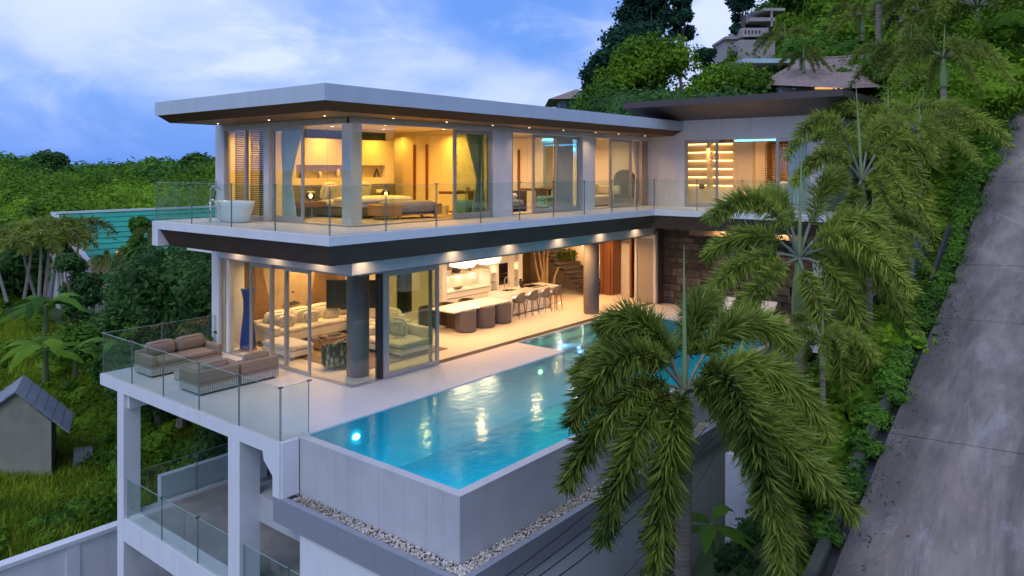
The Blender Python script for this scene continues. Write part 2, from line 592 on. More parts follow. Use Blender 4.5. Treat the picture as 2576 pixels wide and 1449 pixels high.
    def build(self, name, m, parent=None, smooth=False, bevel=0.0, world=True, auto=False):
        me = bpy.data.meshes.new(name)
        off = (0, 0, 0)
        if parent is not None and world:
            off = WL.get(parent.name, (0, 0, 0))
        me.from_pydata([(x - off[0], y - off[1], z - off[2]) for x, y, z in self.v], [], self.f)
        me.materials.append(m)
        if smooth:
            me.polygons.foreach_set('use_smooth', [True] * len(me.polygons))
        me.update()
        o = bpy.data.objects.new(name, me)
        COL.objects.link(o)
        if parent is not None:
            o.parent = parent
        WL[o.name] = off
        if bevel:
            b = o.modifiers.new('bevel', 'BEVEL')
            b.width = bevel
            b.segments = 2
            b.limit_method = 'ANGLE'
            b.harden_normals = False
        return o


WL = {}


def tag(o, label=None, cat=None, group=None, kind=None):
    for k, v in (('label', label), ('category', cat), ('group', group), ('kind', kind)):
        if v:
            o[k] = v
    return o


def thing(name, label, cat, loc=(0, 0, 0), rot=0.0, group=None):
    o = bpy.data.objects.new(name, None)
    COL.objects.link(o)
    o.empty_display_size = 0.2
    o.location = loc
    o.rotation_euler = (0, 0, rot)
    WL[o.name] = tuple(loc)
    return tag(o, label, cat, group)


def one(mb, name, m, label, cat, group=None, kind=None, **kw):
    return tag(mb.build(name, m, **kw), label, cat, group, kind)


def copy_tree(o, parent=None):
    c = o.copy()
    COL.objects.link(c)
    c.parent = parent
    for ch in [x for x in KIDS(o)]:
        copy_tree(ch, c)
    return c


def KIDS(o):
    return list(o.children)


def dup(o, loc, rot=None, label=None, scale=None):
    c = copy_tree(o)
    c.location = loc
    if rot is not None:
        c.rotation_euler = rot if hasattr(rot, '__len__') else (0, 0, rot)
    if scale is not None:
        c.scale = scale if hasattr(scale, '__len__') else (scale,) * 3
    if label:
        c['label'] = label
    return c


def npmesh(name, verts, faces_per, m, parent=None, rnd=None, smooth=False, loc=None):
    """verts (N,3); faces: consecutive groups of faces_per verts"""
    nv = len(verts)
    nf = nv // faces_per
    me = bpy.data.meshes.new(name)
    me.vertices.add(nv)
    me.vertices.foreach_set('co', np.ascontiguousarray(verts, dtype=np.float32).ravel())
    me.loops.add(nv)
    me.loops.foreach_set('vertex_index', np.arange(nv, dtype=np.int32))
    me.polygons.add(nf)
    me.polygons.foreach_set('loop_start', np.arange(0, nv, faces_per, dtype=np.int32))
    me.update(calc_edges=True)
    if rnd is not None:
        a = me.attributes.new('rnd', 'FLOAT', 'FACE')
        a.data.foreach_set('value', np.asarray(rnd, dtype=np.float32))
    me.materials.append(m)
    o = bpy.data.objects.new(name, me)
    COL.objects.link(o)
    if parent is not None:
        o.parent = parent
    if loc is not None:
        o.location = loc
    return o


def lamp(name, loc, power, col=(1, 0.72, 0.42), size=0.25, rot=(0, 0, 0), spread=150, kind='AREA', parent=None):
    l = bpy.data.lights.new(name, kind)
    l.energy = power
    l.color = col
    if kind == 'AREA':
        l.shape = 'DISK'
        l.size = size
        l.spread = math.radians(spread)
    else:
        l.shadow_soft_size = size
    o = bpy.data.objects.new(name, l)
    COL.objects.link(o)
    o.location = loc
    o.rotation_euler = rot
    if parent is not None:
        off = WL.get(parent.name, (0, 0, 0))
        o.location = tuple(a - b for a, b in zip(loc, off))
        o.parent = parent
    return o

# ================================================================== VILLA
Z1 = 4.127
V = thing('villa', 'two storey white flat roofed villa with dark bands and lit glass walls', 'villa', (0, 0, 0))
B = lambda *a: MB().box(*a)


def wallp(name, m, *boxes, parent=V, **kw):
    if len(boxes) > 1 and name in ('wall', 'wing_wall', 'pier', 'column', 'beam', 'leg', 'cabinet', 'door_jamb', 'pool_lining', 'lower_wall', 'balcony', 'pool_steps', 'frame'):
        r_ = [wallp(name, m, q, parent=parent, **kw) for q in boxes]
        return r_[0]
    b = MB()
    for q in boxes:
        b.box(*q)
    return b.build(name, m, parent, **kw)


# ---- ground floor slabs
wallp('terrace_slab', white, (-3.5, 0, -1.98, 6.48, -0.3, -0.012), (0, 6.65, -1.98, -0.02, -0.3, -0.012), (-3.45, -3.05, -2.02, -1.98, -1.16, -0.012))
wallp('terrace_paving', deckst, (-3.497, -0.03, -1.977, 6.477, -0.012, 0.0), (-0.03, 6.65, -1.977, -0.05, -0.012, 0.0))
wallp('interior_floor', floorst, (0.06, 17.4, 0.24, 8.6, -0.2, 0.0))
wallp('floor_edge', deckst, (-0.03, 0.06, -0.05, 6.48, -0.2, 0.001), (0.06, 3.0, -0.05, 0.24, -0.2, 0.001))
tr = MB().box(3.0, 16.0, -0.05, 0.24, -0.2, -0.004)
for i in range(7):
    tr.box(3.0, 16.0, -0.035 + i * 0.04, -0.017 + i * 0.04, -0.004, 0.008)
tr.build('door_track', mat('bronze_track', (0.16, 0.12, 0.10), 0.45, metal=0.3), V)
# bracket under terrace corner
MB().prism([(-1.98, -0.3), (-1.98, -1.16), (-1.74, -1.16), (-1.74, -0.74), (-1.42, -0.48), (-1.38, -0.3)], -3.5, -3.1, 'x').build('corner_bracket', white, V)

# ---- lower frame under the terrace
wallp('column', white, (-3.5, -3.06, 5.05, 5.42, -9.0, -0.3))
wallp('column', white, (-3.5, -3.0, -0.5, -0.04, -9.0, -0.3))
wallp('beam', white, (-3.497, -3.05, -0.04, 5.05, -4.18, -3.6), (-3.497, -3.05, -6.9, -0.5, -4.18, -3.6))
wallp('beam', white, (-3.4, 0, 4.95, 5.35, -0.7, -0.3))
wallp('lower_floor', conc, (-3.05, 7, -1.7, 5.04, -3.85, -3.62), (-3.05, 7, 5.04, 5.1, -3.85, -3.66))
wallp('lower_floor_edge', white, (-3.05, 7, 5.1, 5.3, -3.9, -3.56))
wallp('lower_wall', white, (-2.35, 7, 5.36, 5.56, -4.6, -2.92))
wallp('lower_wall', conc, (0.6, 0.8, -1.7, 5.0, -3.6, -0.32))
wallp('lower_room_floor', conc, (-3.05, 7, -1.7, 7.5, -7.2, -7.0))
wallp('column', white, (0.1, 0.5, 4.6, 5.0, -9.0, -0.3))

# ---- upper slab, fascia, bands
wallp('balcony_slab', white, (-2.08, 12.8, -1.75, 6.45, 3.9, Z1 - 0.01), (12.8, 15.32, -9.0, 6.45, 3.9, Z1 - 0.01))
wallp('balcony_paving', deckst, (-2.0, 12.9, -1.67, 6.42, Z1 - 0.01, Z1), (12.9, 15.3, -8.95, 6.42, Z1 - 0.01, Z1))


def band(name, outer, off, z0, z1_, m, closed=False):
    """sloping strip following a plan polyline (x,y) whose inside lies to the left or right given by off vectors"""
    b = MB()
    pts = outer
    for i in range(len(pts) - 1):
        (ax, ay, oxa, oya), (bx, by, oxb, oyb) = pts[i], pts[i + 1]
        q = [(ax, ay, z1_), (bx, by, z1_), (bx + oxb * off, by + oyb * off, z0), (ax + oxa * off, ay + oya * off, z0),
             (ax + oxa * 0.02, ay + oya * 0.02, z1_), (bx + oxb * 0.02, by + oyb * 0.02, z1_), (bx + oxb * (off + .05), by + oyb * (off + .05), z0), (ax + oxa * (off + .05), ay + oya * (off + .05), z0)]
        b.add(q, [(0, 3, 2, 1), (4, 5, 6, 7), (2, 3, 7, 6), (0, 1, 5, 4)])
    return b.build(name, m, V)


band('lower_bronze_band', [(-2.03, 6.44, 1, 0), (-2.03, -1.70, 1, 1), (12.83, -1.70, 1, 1), (12.83, -9.0, 1, 0)], 0.30, 3.40, 3.9, brown)
wallp('lower_soffit', brown, (-1.7, 0.0, -1.35, 6.44, 3.40, 3.46), (0.0, 13.15, -1.35, 0.0, 3.40, 3.46), (13.15, 16.0, -9.0, 0.0, 3.40, 3.46))
MB().prism([(-2.08, 3.9), (-2.08, 3.42), (-1.6, 3.42), (-1.86, 3.9)], 6.1, 6.45, 'y').build('end_bracket', white, V)
wallp('header', white, (-0.1, 0.1, 0.1, 6.7, 2.9, 3.4), (-0.1, 15.95, -0.1, 0.1, 2.9, 3.4))
wallp('ground_ceiling', ceil_m, (0.1, 17.4, 0.1, 8.6, 2.96, 3.39))

# ---- ground floor solid walls
wallp('wall', white2, (-0.1, 0.15, 6.28, 6.7, 0, 2.9), (0.15, 0.75, 6.25, 6.7, 0, 2.9))
wallp('wall', white2, (0.15, 5.6, 6.72, 6.9, 0, 2.96))
wallp('wall', mat('beige_wall', (0.62, 0.52, 0.36), 0.8, var=0.04), (5.6, 8.1, 5.2, 5.4, 0, 2.96), (5.6, 5.8, 5.4, 6.9, 0, 2.96))
wallp('stair_back_wall', olivew, (13.0, 17.4, 7.6, 7.8, 0, 4.0), (13.0, 13.2, 5.4, 7.6, 0, 2.96))
wallp('stair_side_wall', mat('warm_plaster', (0.62, 0.50, 0.38), 0.85, var=0.05), (17.3, 17.5, 2.6, 8.6, 0, 2.96))
wallp('wall', white2, (17.3, 17.5, 1.95, 2.6, 0, 2.96))
wallp('end_panel', mat('beige_panel', (0.40, 0.35, 0.28), 0.7, var=0.03), (15.78, 15.86, -0.08, 0.70, 0.02, 2.72))
wallp('wall', brown, (15.9, 16.32, -0.26, -0.2, 0, 3.4))
wallp('end_panel_frame', white2, (15.72, 15.9, 0.70, 0.80, 0, 2.9), (15.72, 15.9, -0.2, -0.08, 0, 2.9), (15.72, 15.9, -0.08, 0.70, 2.72, 2.9))
MB().lathe([(0.295, 0.0), (0.295, 0.06), (0.305, 0.07), (0.305, 2.96)], 0.86, 0.83, 40, cap=True).build('round_column', concrete_col, V, smooth=True)
MB().lathe([(0.295, 0.0), (0.295, 0.06), (0.305, 0.07), (0.305, 2.96)], 12.42, 0.82, 40, cap=True).build('round_column', concrete_col, V, smooth=True)

# ---- upper floor walls
wallp('wall', white, (-0.12, 0.14, 5.96, 6.45, Z1, 6.95), (0.14, 15.3, 6.25, 6.45, Z1, 6.95))
wallp('wall', white, (-0.1, 0.12, 3.60, 3.86, Z1, 6.95))
wallp('upper_header', white, (-0.11, 0.1, 0.0, 5.96, 6.80, 6.95), (-0.11, 15.3, -0.11, 0.1, 6.80, 6.95))
wallp('pier', white, (5.45, 6.38, -0.1, 0.16, Z1, 6.80))
wallp('pier', white, (10.45, 11.24, -0.1, 0.16, Z1, 6.80))
wallp('upper_ceiling', ceil_m, (0.1, 15.3, 0.1, 6.25, 6.95, 7.14))
wallp('wall', white2, (6.25, 6.40, 0.16, 6.2, Z1, 6.95), (15.3, 15.45, 0.2, 6.4, Z1, 6.95))
wallp('wall', white2, (10.55, 10.70, 0.16, 6.2, Z1, 6.95))
wallp('wall', white2, (0.14, 1.0, 4.30, 4.45, Z1, 6.95))
wallp('upper_floor', floorst, (0.1, 15.3, 0.1, 6.25, Z1, Z1 + 0.008))

# ---- main roof
wallp('roof', fascia, (-2.12, 15.32, -1.65, 6.2, 7.15, 7.53))
wallp('roof_gravel', mat('roof_membrane', (0.3, 0.3, 0.3), 0.9), (-1.95, 15.3, -1.48, 6.05, 7.531, 7.536))
band('upper_bronze_band', [(-2.07, 6.15, 1, 0), (-2.07, -1.60, 1, 1), (15.3, -1.60, 1, 1)], 0.36, 6.96, 7.15, brownu)
MB().prism([(-2.07, 7.15), (-1.71, 6.96), (0.0, 6.96), (0.0, 7.15)], 6.12, 6.16, 'y').build('soffit_end', brown, V)
wallp('upper_soffit', brownw, (-1.71, -0.1, -1.24, 6.12, 6.955, 6.985), (-0.1, 15.3, -1.24, -0.1, 6.955, 6.985))

# ---- wing
wallp('wing_wall', white, (15.3, 15.55, -1.72, 0.0, Z1, 7.62), (15.3, 15.55, -7.14, -1.72, 6.78, 7.62), (15.3, 15.55, -7.14, -6.62, Z1, 6.78))
wallp('wing_wall', white, (15.55, 21.5, -7.14, -6.92, Z1, 7.55), (15.55, 21.5, 0.0, 0.2, Z1, 7.55), (21.4, 21.6, -7.1, 0.0, Z1, 7.55))
wallp('wing_wall', white, (16.3, 25.0, -7.6, -7.4, -4.0, 3.9))
wallp('wing_ceiling', ceil_m, (15.55, 21.4, -6.92, 0.0, 6.95, 7.1))
wallp('wing_floor', floorst, (15.31, 21.4, -6.92, 0.0, Z1 - 0.2, Z1 + 0.004))
wallp('wall', white2, (20.4, 20.6, -6.92, 0.0, Z1, 6.95))
r = MB()
o_ = [(13.0, -8.36), (22.0, -8.36), (22.0, -0.27), (13.0, -0.27)]
i_ = [(15.2, -7.25), (21.6, -7.25), (21.6, -0.6), (15.2, -0.6)]
vs = [(x, y, 8.20) for x, y in o_] + [(x, y, 7.97) for x, y in o_] + [(x, y, 7.56) for x, y in i_]
vs[2] = (22.0, -0.27, 8.2)
fs = [(0, 1, 2, 3)] + [(k, 4 + k, 4 + (k + 1) % 4, (k + 1) % 4) for k in range(4)] + [(4 + k, 8 + k, 8 + (k + 1) % 4, 4 + (k + 1) % 4) for k in range(4)] + [(8, 11, 10, 9)]
r.add(vs, fs).build('wing_roof', mat('dark_zinc_roof', (0.070, 0.052, 0.048), 0.5, var=0.12, vscale=1.2, spec=0.5), V)
wallp('wing_header', mat('warm_header_stone', (0.26, 0.20, 0.16), 0.6, var=0.25, vscale=3), (15.95, 16.15, -8.0, -1.6, 2.95, 3.40))

# ---- windows and sliding doors
def window(plane, c, a0, a1, z0, z1_, fr=0.07, th=0.06, m=frame_m, pm=pane, mull=(), bottom=None):
    """a framed glass panel in plane x=c or y=c between a0..a1"""
    b = MB()

    def q(a, bb, zz0, zz1, t=th, o=0.0):
        if plane == 'x':
            b.box(c - t / 2 + o, c + t / 2 + o, a, bb, zz0, zz1)
        else:
            b.box(a, bb, c - t / 2 + o, c + t / 2 + o, zz0, zz1)
    bt = fr if bottom is None else bottom
    q(a0, a0 + fr, z0, z1_)
    q(a1 - fr, a1, z0, z1_)
    q(a0 + fr, a1 - fr, z0, z0 + bt)
    q(a0 + fr, a1 - fr, z1_ - fr, z1_)
    for k in mull:
        q(k - fr / 2, k + fr / 2, z0 + bt, z1_ - fr)
    w = b.build('window', m, V, bevel=0.004)
    g = MB()
    if plane == 'x':
        g.box(c - 0.006, c + 0.006, a0 + fr - 0.002, a1 - fr + 0.002, z0 + bt - 0.002, z1_ - fr + 0.002)
    else:
        g.box(a0 + fr - 0.002, a1 - fr + 0.002, c - 0.006, c + 0.006, z0 + bt - 0.002, z1_ - fr + 0.002)
    o = g.build('pane', pm, w)
    return w


def fixedpane(plane, c, a0, a1, z0, z1_, m=pane, name='glass_pane'):
    g = MB()
    if plane == 'x':
        g.box(c - 0.006, c + 0.006, a0, a1, z0, z1_)
    else:
        g.box(a0, a1, c - 0.006, c + 0.006, z0, z1_)
    return g.build(name, m, V)


def rail(plane, c, a0, a1, z, h=0.03, w=0.12, m=frame_m):
    g = MB()
    if plane == 'x':
        g.box(c - w / 2, c + w / 2, a0, a1, z, z + h)
    else:
        g.box(a0, a1, c - w / 2, c + w / 2, z, z + h)
    return g.build('sill_rail', m, V)


GT = 2.9
# ground, left wall x=0
rail('x', 0, -0.0, 6.28, 0.001)
rail('x', 0, 0.0, 6.28, GT - 0.05, 0.048)
window('x', 0.0, 5.95, 6.28, 0.03, GT - 0.05, fr=0.05)
fixedpane('x', 0.03, 4.66, 5.80, 0.03, GT - 0.05)
wallp('door_jamb', white2, (-0.05, 0.12, 5.80, 5.95, 0.03, GT - 0.05))
window('x', -0.03, 3.55, 4.66, 0.03, GT - 0.05, fr=0.08)
window('x', 0.03, 2.84, 3.62, 0.03, GT - 0.05, fr=0.07)
window('x', -0.03, 1.74, 2.92, 0.03, GT - 0.05, fr=0.08)
fixedpane('x', 0.0, 0.0, 1.74, 0.03, GT - 0.02)
fixedpane('y', 0.0, 0.008, 0.86, 0.03, GT - 0.02)
rail('y', 0, 0.06, 3.05, 0.0015, h=0.03)
# ground, front wall y=0
rail('y', 0, 0.1, 15.7, GT - 0.052, 0.048)
wallp('door_jamb', dframe, (0.86, 0.97, -0.06, 0.12, 0.03, GT - 0.05))
wallp('door_jamb', frame_m, (0.97, 1.06, -0.09, 0.12, 0.03, GT - 0.05))
window('y', -0.05, 1.07, 3.08, 0.03, GT - 0.05, fr=0.11, pm=tpane)
window('y', 0.08, 1.10, 2.92, 0.03, GT - 0.05, fr=0.09, m=frame_m)

UB, UT = Z1 + 0.035, 6.79
rail('x', 0, 0.0, 5.96, Z1 + 0.009, 0.026)
rail('y', 0, 0.06, 5.45, Z1 + 0.0095, 0.026)
rail('y', 0, 6.38, 10.45, Z1 + 0.0095, 0.026)
rail('y', 0, 11.24, 15.3, Z1 + 0.0095, 0.026)
# bathroom
window('x', 0.0, 4.90, 5.95, UB, UT, fr=0.08)
window('x', 0.04, 3.87, 4.97, UB, UT, fr=0.08)
# bedroom left
window('x', 0.0, 2.08, 3.55, UB, UT, fr=0.09, bottom=0.14, pm=pane)
fixedpane('x', 0.0, 0.0, 1.05, UB, UT)
fixedpane('x', 0.02, 1.055, 2.08, UB, UT)
fixedpane('y', 0.0, 0.008, 1.45, UB, UT)
window('y', 0.0, 3.74, 5.42, UB, UT, fr=0.11, bottom=0.15, pm=tpane)
window('y', 0.08, 5.1, 5.45, UB, UT, fr=0.06)
# room 2
window('y', 0.0, 7.57, 9.02, UB, UT, fr=0.10, bottom=0.12)
window('y', 0.05, 8.98, 10.43, UB, UT, fr=0.10, bottom=0.14)
wallp('door_jamb', frame_m, (6.39, 6.45, -0.08, 0.1, UB, UT))
# room 3
window('y', 0.0, 12.42, 14.05, UB, UT, fr=0.11, bottom=0.12, mull=())
window('y', 0.06, 12.55, 14.2, UB, UT, fr=0.09, bottom=0.12)
wallp('door_jamb', frame_m, (11.24, 11.30, -0.08, 0.1, UB, UT), (15.18, 15.29, -0.08, 0.1, UB, UT), (14.9, 14.96, -0.02, 0.1, UB, UT))
# wing
window('x', 15.34, -3.12, -1.74, UB, 6.77, fr=0.11, bottom=0.13)
window('x', 15.4, -6.6, -5.35, UB, 6.77, fr=0.12, bottom=0.13)
rail('x', 15.36, -6.62, -1.72, Z1 + 0.001, 0.03)
wallp('pier', white2, (0.55, 0.93, 0.75, 1.13, Z1, 6.95))

# ---- downlights
dl = emat('downlight_glow', (1.0, 0.78, 0.52), 7)


def downlight(x, y, z, r_=0.026):
    b = MB().lathe([(r_ * 1.5, z - 0.004), (r_ * 1.5, z + 0.004)], x, y, 14)
    o = b.build('downlight', frame_m, V)
    MB().lathe([(r_, z - 0.008), (r_, z - 0.0045)], x, y, 12).build('bulb', dl, o)
    return o


for (x, y) in [(-0.75, 5.2), (-0.75, 2.6), (-0.8, 0.1)]:
    downlight(x, y, 6.95)
    lamp('spot_light', (x, y, 6.93), 4.0, (1, .66, .36), 0.05, spread=120, parent=V)
for x in (0.9, 2.9, 4.9, 6.7, 8.6, 10.6, 12.2, 14.2):
    downlight(x, -0.55, 6.95)
    lamp('spot_light', (x, -0.55, 6.93), 4.0, (1, .66, .36), 0.05, spread=120, parent=V)
for x in (0.2, 3.6, 6.2, 8.9, 11.6, 14.2):
    downlight(x, -0.32, 3.395)
    lamp('spot_light', (x, -0.36, 3.38), 3.5, (1, .66, .36), 0.08, spread=140, parent=V)
for y in (1.2, 3.2, 5.2):
    downlight(-0.35, y, 3.395)
    lamp('spot_light', (-0.38, y, 3.38), 3.5, (1, .66, .36), 0.08, spread=140, parent=V)
for y in (-3.0, -5.4):
    downlight(15.6, y, 3.395)
    lamp('spot_light', (15.75, y, 3.38), 14.0, (1, .55, .25), 0.08, spread=150, parent=V)

# rooms : (x, y, z, power, colour)
YEL = (1.0, 0.46, 0.05)
WRM = (1.0, 0.55, 0.22)
for (x, y, p) in [(1.9, 0.7, 16), (1.1, 2.6, 16), (2.2, 3.7, 22), (4.3, 3.7, 22), (4.0, 1.0, 20), (5.6, 2.2, 24), (2.8, 1.9, 14), (5.7, 4.9, 12)]:
    downlight(x, y, 6.945, 0.045)
    lamp('bedroom_lamp', (x, y, 6.92), p * 1.5, YEL, 0.14, parent=V)
for (x, y, p) in [(0.8, 5.4, 40), (2.2, 5.4, 30)]:
    lamp('bathroom_lamp', (x, y, 6.92), p, YEL, 0.14, parent=V)
for (x, y, p) in [(7.4, 1.2, 22), (9.3, 1.0, 22), (8.4, 3.0, 20), (9.6, 4.4, 18)]:
    downlight(x, y, 6.945, 0.045)
    lamp('study_lamp', (x, y, 6.92), p * 1.5, WRM, 0.14, parent=V)
for (x, y, p) in [(11.8, 1.5, 14), (14.0, 1.2, 20), (13.0, 3.6, 18), (14.6, 3.6, 14)]:
    downlight(x, y, 6.945, 0.045)
    lamp('lounge_lamp', (x, y, 6.92), p * 1.4, WRM, 0.14, parent=V)
for (x, y, p) in [(16.4, -2.6, 26), (16.8, -5.0, 22), (19.0, -2.2, 22), (19.0, -5.0, 20)]:
    downlight(x, y, 6.945, 0.045)
    lamp('wing_lamp', (x, y, 6.92), p * 1.3, WRM, 0.14, parent=V)
for (x, y, p) in [(1.2, 1.6, 24), (1.5, 5.4, 26), (3.2, 6.2, 30), (2.8, 3.6, 22), (4.6, 2.0, 24), (5.0, 5.4, 20), (6.6, 3.8, 22), (6.4, 1.2, 26), (9.0, 0.9, 26), (11.5, 1.0, 26), (14.3, 1.0, 26),
                  (10.4, 3.9, 24), (13.2, 3.0, 26), (14.4, 5.4, 24), (15.8, 2.0, 22), (16.4, 4.8, 14)]:
    downlight(x, y, 2.955, 0.045)
    lamp('hall_lamp', (x, y, 2.93), p * 1.55, WRM if x > 5 else (1, .55, .22), 0.14, parent=V)

# ---- railings
capm = mat('rail_cap_metal', (0.25, 0.24, 0.25), 0.35, metal=0.8)


def railing(label, segs, z, h=1.1, joint_cap=True, gap=0.02, z0=0.0):
    R = thing('glass_railing', label, 'railing', (segs[0][0][0], segs[0][0][1], z))
    for (ax, ay), (bx, by) in segs:
        d = Vector((bx - ax, by - ay))
        L = d.length
        d /= L
        nrm = Vector((-d.y, d.x)) * 0.006
        s = Vector((ax, ay)) + d * gap / 2
        e = Vector((bx, by)) - d * gap / 2
        b = MB().prism([tuple(s + nrm), tuple(e + nrm), tuple(e - nrm), tuple(s - nrm)], z + z0, z + h)
        p = b.build('panel', railglass, R)
        for t0, t1 in ((s, s + d * 0.012), (e - d * 0.012, e)):
            n2 = nrm * 1.15
            MB().prism([tuple(t0 + n2), tuple(t1 + n2), tuple(t1 - n2), tuple(t0 - n2)], z + z0, z + h).build('edge', edgeglass, p)
        n2 = nrm * 1.2
        MB().prism([tuple(s + n2), tuple(e + n2), tuple(e - n2), tuple(s - n2)], z + h, z + h + 0.006).build('top_edge', mat('glass_top_edge', (0.35, 0.5, 0.45), 0.3), p)
        if joint_cap:
            c = Vector((bx, by))
            MB().box(c.x - 0.05, c.x + 0.05, c.y - 0.025, c.y + 0.025, z + h - 0.004, z + h + 0.022).build('clip', capm, R)
    return R


def pl(*p):
    return list(zip(p[:-1], p[1:]))


railing('frameless glass balustrade along the long front edge of the upper balcony',
        pl((-2.0, -1.67), (-0.35, -1.67), (1.36, -1.67), (3.08, -1.67), (4.79, -1.67), (6.48, -1.67), (8.19, -1.67), (9.89, -1.67), (11.59, -1.67), (12.88, -1.67)), Z1)
railing('frameless glass balustrade beside the bathtub on the upper balcony', pl((-2.0, -1.67), (-2.0, 0.42), (-2.0, 2.36), (-2.0, 4.35), (-2.0, 6.38), (-0.1, 6.38)), Z1)
railing('glass balustrade of the wing balcony behind the palms', pl((12.88, -1.67), (12.88, -3.4), (12.88, -5.1), (12.88, -6.8), (12.88, -8.5)), Z1)
railing('glass balustrade round the lower terrace with the outdoor sofas',
        pl((-0.12, 6.44), (-1.8, 6.44), (-3.44, 6.44), (-3.44, 4.7), (-3.44, 3.02), (-3.44, 1.31), (-3.44, -0.38), (-3.44, -1.93), (-2.73, -1.93)), 0.0)
railing('glass balustrade on the beam between the two white columns under the terrace', pl((-3.42, 5.0), (-3.42, 3.14), (-3.42, 1.41), (-3.42, -0.03)), -3.6, 1.06)
railing('glass balustrade right of the second column near the lower picture edge', pl((-3.42, -0.52), (-3.42, -2.2), (-3.42, -4.0)), -3.6, 1.06)
railing('glass balustrade at the back of the lower concrete floor', pl((-3.05, 5.2), (-1.4, 5.2), (0.3, 5.2), (2.0, 5.2)), -3.56, 1.06, joint_cap=False)

# ================================================================== POOL
P = thing('infinity_pool', 'long turquoise infinity pool with pale grey outer walls and glowing underwater lights', 'pool', (5, -4, 0))
PX0, PX1, PY0, PY1 = -2.83, 13.2, -6.38, -2.0
pm_ = pooltile
wallp('pool_floor', pm_, (PX0, PX1, PY0, PY1, -1.6, -1.5), parent=P)
wallp('pool_lining', pm_, (PX0, 6.65, PY1, PY1 + 0.015, -1.5, -0.03), (PX0 - 0.01, PX0 + 0.004, PY0, PY1, -1.5, -0.05), (PX0, PX1, PY0 - 0.01, PY0 + 0.004, -1.5, -0.05), (PX1 - 0.004, PX1 + 0.01, PY0, -0.1, -1.5, -0.05), parent=P)
wallp('pool_steps', deckst, (6.65, 13.2, -0.62, -0.10, -0.6, -0.14), (6.65, 13.2, -1.19, -0.62, -0.8, -0.28), (6.65, 13.2, -1.78, -1.19, -1.0, -0.42), parent=P)
wallp('pool_steps', pooltile, (6.65, 13.2, -2.0, -1.78, -1.5, -0.58), parent=P)
wallp('pool_side', deckst, (6.64, 6.655, -1.98, -0.1, -0.6, -0.004), (6.65, 13.2, -0.10, -0.05, -0.6, -0.001), parent=P)
wallp('pool_side', white, (6.6, 6.64, -1.98, -0.1, -0.8, -0.3), parent=P)
wallp('pool_body', poolwall, (-3.02, 13.4, -1.97, -1.985, -1.5, -0.31), (-3.02, 13.4, -6.58, 0, -2.2, -1.61), parent=P)
wallp('coping', poolwall, (-3.04, -2.84, -6.6, -2.03, -0.06, 0.0), (-2.84, 13.4, -6.6, -6.39, -0.06, 0.0), parent=P)
# outer wall: large tiles, each its own slab
yj = [-2.03, -2.62, -3.22, -3.62, -4.02, -4.50, -5.20, -5.78, -6.20, -6.597]
for a, b_ in zip(yj[:-1], yj[1:]):
    wallp('wall_tile', poolwall, (-3.036, -2.95, b_ + 0.002, a - 0.002, -1.2, -0.062), parent=P)
xj = np.linspace(-2.95, 13.4, 15)
for a, b_ in zip(xj[:-1], xj[1:]):
    wallp('wall_tile', poolwall, (a + 0.002, b_ - 0.002, -6.596, -6.51, -1.2, -0.062), parent=P)
wallp('wall_core', mat('joint_grey', (0.3, 0.3, 0.3), 0.8), (-2.955, -2.845, -6.5, -1.99, -1.5, -0.064), (-2.95, 13.38, -6.515, -6.392, -1.5, -0.064), parent=P)
# planter ledge
wallp('ledge', greytile, (-3.42, 13.4, -6.97, -6.52, -1.64, -1.28), (-3.42, -2.99, -6.52, -1.78, -1.64, -1.28), parent=P)
yj = np.linspace(-1.76, -7.045, 6)
for a, b_ in zip(yj[:-1], yj[1:]):
    wallp('ledge_tile', greytile, (-3.5, -3.40, b_ + 0.002, a - 0.002, -1.66, -1.162), parent=P)
xj = np.linspace(-3.4, 13.4, 16)
for a, b_ in zip(xj[:-1], xj[1:]):
    wallp('ledge_tile', greytile, (a + 0.002, b_ - 0.002, -7.047, -6.95, -1.66, -1.162), parent=P)
wallp('ledge_cap', greytile, (-3.502, -3.36, -7.049, -1.755, -1.162, -1.15), (-3.36, 13.4, -7.049, -6.91, -1.162, -1.15), parent=P)
wallp('lower_white_wall', white, (-3.44, 13.4, -6.9, -2.6, -9, -1.66), parent=P)
# pool lamps, added fill lights and step lamps
pl_on = emat('pool_lamp_lens', (0.75, 0.95, 1.0), 30)
pl_y = emat('pool_lamp_lens_yellow', (1.0, 0.85, 0.25), 6)
for (x, y, z, m_, rot) in [(-1.53, -2.0, -0.40, pl_on, 0), (5.34, -2.0, -0.36, pl_y, 0)]:
    MB().prism([(x + 0.085 * math.cos(a), z + 0.06 * math.sin(a)) for a in np.linspace(0, 2 * PI, 20, endpoint=False)], y - 0.03, y - 0.002, 'y').build('pool_lamp', m_, P)
for (x, p, c) in [(-1.53, 40, (0.03, 0.42, 1.0)), (5.34, 13, (0.55, 1.0, 0.35))]:
    lamp('pool_or_fill_light', (x, -2.06, -0.40 if x < 0 else -0.36), p, c, 0.06, rot=(math.radians(-75), 0, 0), spread=170, parent=P)
for x in (-1.6, 0.8, 3.2, 5.6, 8.0, 10.4, 12.6):  # fill lights added for the overall water glow, without lamp fittings
    lamp('pool_or_fill_light', (x, -6.30, -0.70), 34, (0.02, 0.74, 1.0), 0.16, rot=(math.radians(52), 0, 0), spread=105, parent=P)
for y in (-3.3, -5.2):  # same added glow lights along the near end wall
    lamp('pool_or_fill_light', (-2.78, y, -0.70), 30, (0.02, 0.60, 1.0), 0.16, rot=(0, math.radians(-52), 0), spread=105, parent=P)
pv = emat('violet_step_lamp', (0.5, 0.42, 1.0), 7)
